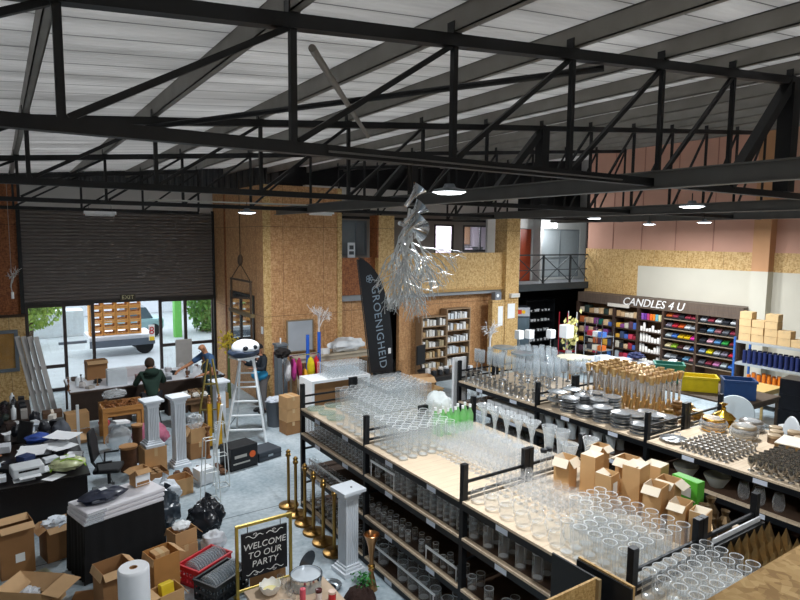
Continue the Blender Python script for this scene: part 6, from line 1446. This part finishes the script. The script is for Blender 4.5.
# white draped display table, flowers, wire racks
t = table('draped_table', 'table under a white cloth before the candle shelf unit', 14.3, 16.0, 10.0, 12.2, .8, WOOD)
MB().blob((0, 0, .84), (.95, 1.15, .22), 97, .25, 2.5, 36, 20, flat=.03).build('white_cloth', mat('b4b9c2', .8, 0, .04), t, smooth=True)
one(MB().blob((0, 0, 0), (.2, .22, .09), 98, .3, 3), 'dark_cloth', mat('20264a', .8), 'dark blue cloth lying on the white draped table', 'cloth', smooth=True, loc=(15.5, 10.7, 1.21))
t = thing('yellow_flower_garland', 'pale yellow artificial flower hanging at the far end of the silver ware', 'flower', (15.9, 13.5, 0)); mb = MB()
for i in range(120):
    p_ = Vector((rnd.gauss(0, .12), rnd.gauss(0, .12), rnd.gauss(1.5, .22))); M = Matrix.Translation(p_) @ Euler((rnd.uniform(0, 6), rnd.uniform(0, 6), 0)).to_matrix().to_4x4(); s = .09
    mb.add([(-s, 0, 0), (0, -s*.6, .02), (s, 0, 0), (0, s*.6, .02)], [(0, 1, 2, 3)], M)
mb.build('foliage', mat('dcd68e', .6, 0, .15), t); MB().tube([(0, 0, 0), (0, 0, 1.5)], .02, 6).build('stem', mat('5a6a3a', .7), t)
t = thing('wire_display_rack', 'chrome wire rack with coloured packets between the flower and the candle unit', 'rack', (16.6, 12.9, 0))
for x in (-.3, .3):
    for y in (-.35, .35): MB().tube([(x, y, 0), (x, y, 1.95)], .015, 6).build('post', CHROME, t)
for z in (.5, .95, 1.4): MB().box(-.3, .3, -.35, .35, z-.02, z).build('shelf', mat('9aa0a4', .4, .5), t)
for i in range(9):
    one(MB().cb((0, 0, .08), (.22, .18, .16)), 'coloured_packet', mat(['e0a820', '2a3a7a', 'c8ccd0', 'd87030', 'e8e0d0', '3a3c44', '4a78c8', 'd8dce0', 'b03040'][i], .5, 0, .1), 'coloured packet on the chrome wire rack', 'packet', 'packets on the wire rack', loc=(16.45+.0*i, 12.65+.22*(i % 3), [.502, .952, 1.402][i//3]))
# under the walkway: drinks fridge, black shelves, red trolley
t = thing('drinks_fridge', 'drinks fridge with a bright red and yellow header beside the strand board column', 'fridge', (16.1, 16.1, 0), R(-30))
MB().box(-.3, .3, -.3, .3, 0, 2.1).build('cabinet', mat('3c4048', .4, .2), t); MB().box(-.27, .27, -.315, -.3, .15, 1.7).build('door', mat('5a6a74', .1, .2), t)
h_ = MB().box(-.28, .28, -.32, -.3, 1.76, 2.08).build('header', mat('b8bcc4', .4), t)
MB().box(-.24, -.02, -.325, -.32, 1.84, 2.0).build('red_mark', mat('d8382a', .5), h_); MB().lathe([(.0001, 0), (.07, 0), (.07, .006), (.0001, .006)], 16, M=Matrix.Translation((.05, -.32, 1.92)) @ Matrix.Rotation(PI/2, 4, 'X'), cap0=False).build('yellow_mark', mat('f0c020', .5), h_)
t = thing('black_shelf', 'tall black shelf with white goods under the upstairs walkway', 'shelf', (18.0, 17.1, 0), 0)
MB().box(-.8, .8, .25, .3, 0, 2.2).build('back_panel', BLACK, t)
for x in (-.8, .8): MB().box(x-.03, x+.03, -.25, .25, 0, 2.2).build('side_panel', BLACK, t)
for z in (.1, .5, .9, 1.3, 1.7, 2.15): MB().box(-.77, .77, -.25, .25, z-.03, z).build('shelf', BLACK, t)
wc = tag(MB().lathe([(.05, 0), (.06, .09), (.0001, .09)], 10).build('white_cup', PLASTICW, smooth=True), 'white cup on the tall black shelf under the walkway', 'cup', 'white cups')
scatter(wc, [(17.4+.2*i+rnd.uniform(-.04, .04), 16.98, z+.002, 0, rnd.uniform(.7, 1.1)) for z in (.5, .9, 1.3, 1.7) for i in range(7)], 'white cup on the tall black shelf under the walkway', 'white cups')
t = thing('trolley', 'red and white wire trolley in the dark corner under the walkway', 'trolley', (17.6, 15.1, 0))
REDW = mat('a02030', .4)
for x in (-.25, .25):
    for y in (-.2, .2): MB().tube([(x, y, .1), (x, y, 1.9)], .02, 6).build('post', REDW if x < 0 else PLASTICW, t)
for z in (.4, .9, 1.4): MB().box(-.25, .25, -.2, .2, z, z+.03).build('shelf', REDW, t)
for x in (-.25, .25):
    for y in (-.2, .2): MB().lathe([(.0001, -.02), (.05, -.02), (.05, .02), (.0001, .02)], 10, M=Matrix.Translation((x, y, .05)) @ Matrix.Rotation(PI/2, 4, 'X')).build('castor', BLACK, t)

# ================================================================== BACK MIDDLE
t = thing('white_counter', 'tall white counter carrying rows of glasses beyond the far end of the front rack', 'counter', (6.42, 12.7, 0))
MB().box(-.6, .95, -.35, .35, 1.24, 1.3).build('worktop', PLASTICW, t)
for x in (-.57, .92): MB().box(x-.03, x+.03, -.35, .35, 0, 1.24).build('side_panel', PLASTICW, t)
MB().box(-.54, .89, .3, .33, 0, 1.24).build('back_panel', CARD2, t)
put('tall_glass', cyl_prof(.045, .3), 12, 'tall glass in the rows on the white counter', 'glass', grid(6.3, 7.28, 12.45, 12.95, 10, 5, 1.301, .006))
for k in range(3): closed_box(['bottom carton of the stack beside the white counter', 'middle carton of the stack beside the white counter', 'top carton of the stack beside the white counter'][k], (5.52, 12.95, .3*k), .36, .38, .295, R(5+2*k), [CARD2, CARD, CARD][k])
t = thing('grey_pillar', 'grey upright box pillar against the strand board block', 'pillar', (6.05, 14.75, 0))
MB().cb((0, 0, .88), (.26, .26, 1.76)).build('shaft', GREYP, t); MB().cb((0, 0, 1.78), (.32, .32, .05)).build('cap', GREYP, t); MB().tube([(0, 0, 1.8), (0, 0, 1.95)], .02, 8).build('candle', PLASTICW, t)
t = thing('waste_bin', 'grey rubbish bin with a white liner near the bearded person', 'bin', (5.42, 13.62, 0))
MB().lathe([(.18, 0), (.22, .6), (.23, .62), (.2, .62), (.17, .05)], 20).build('bin', mat('5a6068', .5), t, smooth=True); MB().blob((0, 0, .62), (.21, .21, .1), 3, .2, 3).build('liner', mat('d0d6e0', .4), t, smooth=True)
# clothes rail with colourful costumes
t = thing('clothes_rail', 'metal rail of colourful costumes in front of the strand board wall', 'clothes rail', (6.3, 14.0, 0))
for x in (-.5, .5): MB().tube([(x, 0, 0), (x, 0, 1.6)], .016, 6).build('upright', CHROME, t); MB().box(x-.02, x+.02, -.25, .25, 0, .03).build('foot', CHROME, t)
MB().tube([(-.5, 0, 1.6), (.5, 0, 1.6)], .016, 6).build('bar', CHROME, t)
for i, (c, lab, w) in enumerate((('d8d4dc', 'pale costume at the left end of the rail', .13), ('b83a88', 'magenta costume on the rail', .1), ('a02c50', 'dark pink costume on the rail', .08), ('e0a020', 'orange-yellow costume low on the rail', .13), ('e8c818', 'bright yellow costume on the rail', .15), ('c02030', 'red costume right of the yellow one on the rail', .1))):
    x = 5.925+.16*i
    one(MB().blob((0, 0, -.32), (w*.55, .16, .28), 100+i, .08, 3, 18, 14), 'costume', mat(c, .75, 0, .25, 9), lab, 'costume', smooth=True, loc=(x, 14.0, 1.56-(.3 if i == 3 else 0)))
one(MB().blob((0, 0, 0), (.2, .16, .13), 110, .2, 3), 'black_wig', mat('1c1716', .9, 0, .3), 'dark wig-like bundle at the left end of the costume rail', 'bundle', smooth=True, loc=(5.75, 13.9, 1.72))
for x, h, lab in ((6.62, 2.05, 'bright blue upright tube, left one behind the costumes'), (6.95, 2.1, 'bright blue upright tube holding the white branch tree')):
    one(MB().lathe([(.045, 0), (.045, h), (.0001, h)], 12), 'blue_tube', mat('2a62c8', .45), lab, 'tube', smooth=True, loc=(x, 14.3, 0))
t = thing('branch_tree', 'small white branch tree standing on the right bright blue tube', 'branch tree', (6.95, 14.3, 2.1))
mb = MB(); rnd.seed(5)
for i in range(4): branch_tree(mb, Vector((0, 0, .1)), Vector((rnd.uniform(-.5, .5), rnd.uniform(-.5, .5), 1)).normalized(), .32, .016, 3, .55, 3)
mb.build('branches', mat('e0d8d4', .5), t); MB().tube([(0, 0, 0), (0, 0, .14)], .022, 8).build('trunk', mat('e0d8d4', .5), t)
t = thing('framed_board', 'grey framed board leaning on the big strand board wall', 'board', (6.9, 15.38, 1.4))
MB().box(-.38, .38, 0, .03, 0, .88).build('sheet', mat('aab0b8', .3, 0, .1, 2), t)
MB().box(-.4, -.37, -.01, .04, 0, .9).box(.37, .4, -.01, .04, 0, .9).box(-.37, .37, -.01, .04, .87, .9).box(-.37, .37, -.01, .04, 0, .03).build('frame', mat('8a7a62', .5), t)
t = table('wall_bench', 'long pale bench along the big strand board wall behind the banner', 6.45, 8.75, 14.6, 15.2, 1.38, mat('b8ac98', .6), cat='bench')
one(MB().blob((0, 0, .18), (.55, .25, .2), 112, .15, 2.5, 30, 18, flat=.178), 'white_covered_bundle', mat('e2e6ea', .5, 0, .05, 8, .3), 'large bundle in white plastic lying on the pale wall bench', 'bundle', smooth=True, loc=(8.1, 14.9, 1.382))
closed_box('small white packet left of the white bundle on the pale wall bench', (7.4, 14.85, 1.382), .2, .18, .14, 0, PLASTICW, name='white_box', tape=False)
closed_box('big white box on the floor in front of the pale wall bench', (7.65, 14.15, .6), .62, .4, .5, R(6), mat('dfe5ea', .5), name='white_box', tape=False)
table('low_bench', 'low dark bench under the big white box', 7.2, 8.6, 13.9, 14.45, .595, mat('3a2c24', .7), cat='bench')
one(MB().cb((0, 0, .35), (.3, .3, .7)), 'brown_sack', mat('5a4630', .7, 0, .3), 'dark brown packet standing between the big white box and the banner', 'packet', bevel=.03, loc=(8.3, 14.15, .597))
# feather banner
t = thing('feather_banner', 'tall black feather banner with pale vertical lettering leaning before the strand board wall', 'banner', (0, 12.8, 0))
poly = [(7.66, 1.2), (7.27, 4.05), (7.34, 4.08), (7.45, 4.05), (7.6, 3.95), (7.75, 3.8), (7.9, 3.6), (8.03, 3.3), (8.14, 3.0), (8.22, 2.6), (8.27, 2.2), (8.3, 1.7), (8.32, 1.15)]
n = len(poly)
MB().add([(x, -.006, z) for x, z in poly]+[(x, .006, z) for x, z in poly], [tuple(reversed(range(n))), tuple(range(n, 2*n))]+[(i, (i+1) % n, n+(i+1) % n, n+i) for i in range(n)]).build('flag', mat('14171d', .6, 0, .1), t)
MB().tube([(7.82, 0, .03), (7.63, 0, 1.2), (7.25, 0, 4.05), (7.3, 0, 4.1), (7.45, 0, 4.07)], .014, 8).build('pole', STEEL, t)
MB().box(7.6, 8.05, -.25, .25, 0, .03).build('base', STEEL, t)
fl = [o for o in COL.objects if o.name == 'flag'][0]
text('GROENIGHEID', .3, mat('8fa0b0', .5), fl, (7.88, -.012, 2.35), (R(90), R(82.5), 0), ext=.001, space=1.1)
mb = MB()
for k in range(5):
    a = 2*PI*k/5; mb.lathe([(.035, 0), (.05, 0), (.05, .002), (.035, .002)], 14, c=(.055*math.cos(a), .055*math.sin(a), 0), cap0=False)
mb.build('flower_mark', mat('8fa0b0', .5), fl, loc=(7.6, -.009, 3.58), rot=(R(90), 0, 0))
one(MB().box(-.04, .04, -.004, .004, -.07, .07), 'paper_tag', PAPER, 'small white tag at the lower right edge of the black banner', 'tag', loc=(8.2, 12.785, 1.72))
closed_box('brown carton on the stand below the black banner', (8.05, 12.45, .8), .5, .36, .28, R(-8), CARD)
table('carton_table', 'plain table carrying cartons below the black banner', 7.4, 9.3, 11.9, 12.7, .795, mat('a8895e', .7))
open_box('carton with a sloping open lid right of the black banner foot', (8.85, 12.25, .8), .5, .42, .3, R(-15), CARD, flaps=(150, 100, 75, 140))
# passage with coloured flags
fg = [('e8e8ea', 'white cloth hanging in the passage'), ('2a4aa8', 'blue cloth hanging in the passage'), ('c82a38', 'red cloth hanging in the passage'), ('1c7a4a', 'green cloth hanging lowest in the passage')]
for i, (c, lab) in enumerate(fg):
    one(MB().box(-.16, .16, -.03, .03, -.25, .25), 'hanging_cloth', mat(c, .8, 0, .1), lab+' right of the black banner', 'cloth', loc=(9.75+(.12 if i == 2 else -.1 if i == 1 else 0), 16.2+.1*i, [2.0, 1.55, 1.62, .9][i]))
one(MB().box(-.16, .16, -.03, .03, -.3, .3), 'hanging_cloth', mat('c8d4e0', .8, 0, .1), 'pale blue cloth hanging between the red and green ones in the passage', 'cloth', loc=(9.75, 16.25, 1.2))
tag(MB().tube([(9.35, 16.3, 2.3), (10.5, 16.3, 2.3)], .02, 6).build('clothes_line', STEEL), 'dark rail above the coloured cloths in the passage', 'rail')
# book shelves against the strand board wall
def goods_shelf(label, x0, x1, zs, top, glab, cols, nm, gname):
    t = thing('wall_shelf', label, 'shelf', ((x0+x1)/2, 15.7, 0)); w = (x1-x0)/2; PW = mat('9c8266', .6, 0, .08)
    for s in (-w, w): MB().box(s-.02, s+.02, -.17, .17, 0, top).build('side', PW, t)
    MB().box(-w, w, .15, .17, 0, top).build('back_panel', mat('6e5236', .7), t)
    for z in zs+[top]: MB().box(-w+.02, w-.02, -.17, .15, z-.03, z).build('board', PW, t)
    for z in zs:
        x = -w+.06
        while x < w-.1:
            b = rnd.uniform(.05, .12); h = rnd.uniform(.15, .25)
            one(MB().cb((0, 0, h/2), (b, .2, h)), nm, mat(rnd.choice(cols), .6, 0, .1), glab, nm.replace('_', ' '), gname, loc=((x0+x1)/2+x+b/2, 15.67, z+.002)); x += b+rnd.uniform(.015, .06)
goods_shelf('wooden wall shelf of pale ornaments, the lower and left one of two', 11.2, 12.2, [.3, .7, 1.05, 1.4, 1.75], 2.06, 'small pale ornament on the left wall shelf', ['d8d4cc', 'c8b898', 'a89878', 'e4e2de', '5a544c', 'b89a70'], 'shelf_ornament', 'ornaments on the left wall shelf')
goods_shelf('wooden wall shelf of white goods, the taller and right one of two', 12.22, 13.2, [.35, .75, 1.15, 1.55, 1.92], 2.27, 'white packet or jar on the right wall shelf', ['e8eaec', 'd8e0e6', 'c8ccd0', 'a88a60', 'e2e0dc'], 'shelf_packet', 'packets on the right wall shelf')
t = thing('notice_cabinet', 'strand board cabinet with a white notice, carrying a small speaker', 'cabinet', (14.3, 15.35, 0))
MB().box(-.36, .2, -.1, .12, 0, 2.5).build('body', OSB, t); MB().box(-.1, .12, -.108, -.1, 1.6, 2.28).build('notice', PAPER, t)
t = thing('speaker', 'small grey speaker on top of the strand board cabinet', 'speaker', (14.2, 15.35, 2.502))
MB().box(-.14, .14, -.1, .1, 0, .27).build('body', mat('7a8088', .5), t); MB().lathe([(.0001, 0), (.06, 0), (.06, .01), (.0001, .01)], 14, M=Matrix.Translation((-.03, -.1, .15)) @ Matrix.Rotation(PI/2, 4, 'X'), cap0=False).build('cone', PLASTICW, t)
one(MB().box(-.17, .17, -.006, .006, -.26, .26), 'paper_notice', PAPER, 'white paper notice on the strand board column', 'notice', loc=(14.86, 15.29, 2.08))
t = thing('emergency_light', 'small white emergency light on the column above the paper notice', 'light', (14.95, 15.2, 2.62)); MB().box(-.2, .2, -.02, .09, -.06, .08).build('body', mat('d8d4cc', .4), t); MB().cb((0, -.025, 0), (.3, .01, .06)).build('lens', mat('c8ccc8', .2), t)
t = thing('emergency_light', 'white box light over the passage right of the black banner', 'light', (9.68, 15.23, 2.7)); MB().box(-.18, .3, 0, .06, -.08, .08).build('body', PLASTICW, t); MB().box(-.15, .27, -.01, 0, -.04, .04).build('lens', mat('dfe6ea', .2), t)
t = thing('office_chair', 'black office chair in front of the left wall shelf', 'chair', (10.95, 14.9, 0), R(20))
MB().cb((0, 0, .48), (.46, .46, .08)).build('seat', BLACK, t, bevel=.03); MB().cb((0, .24, .95), (.46, .06, .62)).build('backrest', BLACK, t, bevel=.03)
MB().tube([(0, .2, .48), (0, .25, .7)], .025, 8).build('back_bracket', BLACK, t); MB().tube([(0, 0, .08), (0, 0, .45)], .028, 8).build('column', STEEL, t)
for k in range(5): a = k*2*PI/5; MB().beam((0, 0, .09), (.28*math.cos(a), .28*math.sin(a), .03), .05, .03).build('base_arm', BLACK, t)
t = table('office_desk', 'dark desk covered with small goods beside the office chair', 9.9, 11.6, 13.1, 13.9, .75, mat('24201e', .5), cat='desk')
for i in range(14):
    one(MB().cb((0, 0, .07), (.12, .1, .14)), 'small_packet', mat(rnd.choice(['d8dce0', '2a2c30', '8a7a6a', '4a6a9a', 'e8e4e0', 'b89878']), .6), 'small packet on the dark desk beside the office chair', 'packet', 'packets on the office desk', bevel=.01, loc=(10.02+.22*(i % 7)+rnd.uniform(-.02, .02), 13.3+.3*(i//7), .752), rot=(0, 0, rnd.uniform(-.3, .3)))
t = thing('branch_tree', 'white branch tree standing before the strand board cabinet', 'branch tree', (13.0, 14.3, 0))
mb = MB()
for i in range(3): branch_tree(mb, Vector((0, 0, 1.3)), Vector((rnd.uniform(-.4, .4), rnd.uniform(-.4, .4), 1)).normalized(), .36, .02, 3, .5, 3)
mb.build('branches', mat('e4e2e2', .5), t); MB().tube([(0, 0, .04), (0, 0, 1.4)], .03, 8).build('trunk', mat('e4e2e2', .5), t); MB().lathe([(.2, 0), (.2, .04), (.0001, .04)], 18).build('base', PLASTICW, t)
for i, (x, y) in enumerate(((13.6, 13.6), (13.95, 13.5), (14.6, 13.2), (15.1, 13.0))):
    t = thing('lamp_shade_stand', ['first white square shade on a thin stand from the branch tree', 'second white square shade on a thin stand from the branch tree', 'third white square shade on a thin stand from the branch tree', 'largest white square shade on a thin stand, near the column'][i], 'stand', (x, y, 0)); k = 1.5 if i == 3 else 1
    MB().lathe([(.12, 0), (.12, .02), (.012, .03), (.012, 1.45)], 12).build('stand', SIL, t, smooth=True); MB().box(-.11*k, .11*k, -.11*k, .11*k, 1.44, 1.44+.28*k).build('shade', PLASTICW, t, bevel=.02)
# figure sign on the upstairs window ledge, small poster, red cabinet on the wall corner
t = thing('ledge_figure', 'small white figure print leaning before the dark upstairs window', 'print', (8.62, 15.56, 4.002)); MB().cb((0, 0, .22), (.24, .02, .44)).build('card', mat('c8ccd0', .6, 0, .1), t); MB().cb((0, -.012, .3), (.14, .005, .12)).cb((0, -.012, .14), (.16, .005, .1)).build('print', mat('3a3e44', .6), t)
t = thing('fire_point', 'small maroon wall box at the strand board corner behind the bearded person', 'wall box', (6.3, 15.4, 1.0)); MB().box(-.16, .16, -.05, .08, 0, .45).build('case', mat('7a2c34', .5), t); MB().cb((.02, -.055, .25), (.12, .01, .14)).build('emblem', mat('4a5ab0', .5), t)

# ================================================================== HANGING SILVER BRANCHES
rnd.seed(23)
t = thing('silver_branch_hanging', 'large bunch of silver branches and trumpet vases hanging from the nearest roof truss', 'ornament', (2.9, 4.2, 0))
SB = mat('dfe3e8', .3, .55, .15, 18)
mb = MB()
def droop(p, d, L, r, depth):
    q = p+d*L; m_ = p.lerp(q, .5)+Vector((rnd.gauss(0, .05), rnd.gauss(0, .05), rnd.gauss(0, .03)))*L
    mb.tube([p, m_, q], [r, r*.85, r*.7], 5)
    if depth == 0: return
    for c_ in range(2 if rnd.random() < .75 else 3):
        d2 = (d*.9+Vector((rnd.gauss(0, .42)-.04, rnd.gauss(0, .42), rnd.gauss(0, .4)-.32))).normalized()
        droop(p.lerp(q, rnd.uniform(.6, 1)), d2, L*rnd.uniform(.68, .9), r*.74, depth-1)
for i in range(8):
    d = Vector((rnd.uniform(-.5, .25), rnd.uniform(-.4, .4), -1)).normalized()
    droop(Vector((rnd.uniform(-.08, .02), 0, 4.86-rnd.uniform(0, .3))), d, .235, .0115, 5)
mb.build('branches', SB, t)
def horn(p, q, r):
    p = Vector(p); q = Vector(q); M = Matrix.Translation(p) @ (q-p).to_track_quat('Z', 'Y').to_matrix().to_4x4(); L = (q-p).length
    MB().lathe([(.018, 0), (.02, L*.4), (r*.45, L*.7), (r*.85, L*.95), (r, L), (r*.94, L), (r*.4, L*.72), (.0001, L*.5)], 20, M=M).build('trumpet_vase', CHROME, t, smooth=True)
horn((-.06, 0, 4.86), (.05, -.05, 5.02), .07); horn((-.07, 0, 4.72), (.07, -.06, 4.87), .08); horn((-.08, 0, 4.62), (.05, -.06, 4.78), .07); horn((-.12, 0, 4.72), (.13, .02, 4.66), .09)
MB().tube([(.0, 0, 5.0), (-.03, 0, 5.2)], .004, 5).build('cord', STEEL, t)
# ================================================================== CAMERA, DAYLIGHT, VIEW
cd = bpy.data.cameras.new('camera'); cam = bpy.data.objects.new('camera', cd); COL.objects.link(cam)
Rm = Matrix(((0.83305115, 0.0494338, -0.55098283), (-0.55312117, 0.09081094, -0.82813667), (0.00909732, 0.99464047, 0.10299304)))
cam.matrix_world = Matrix.Translation((0, 0, 4.6)) @ Rm.to_4x4()
cd.sensor_width = 36; cd.lens = 601.877/800*36; cd.clip_start = .05; cd.clip_end = 200
SC.camera = cam
w = bpy.data.worlds.new('sky'); SC.world = w; w.use_nodes = True
bg = w.node_tree.nodes['Background']; bg.inputs[0].default_value = (.86, .93, 1.0, 1); bg.inputs[1].default_value = 2.6
SC.view_settings.view_transform = 'Standard'; SC.view_settings.look = 'None'; SC.view_settings.gamma = 1
SC.view_settings.use_curve_mapping = False; SC.view_settings.exposure = .38
SC.cycles.transparent_max_bounces = 64; SC.cycles.max_bounces = 8; SC.cycles.diffuse_bounces = 4; SC.cycles.glossy_bounces = 3
SC.cycles.caustics_reflective = False; SC.cycles.caustics_refractive = False; SC.cycles.sample_clamp_indirect = 6
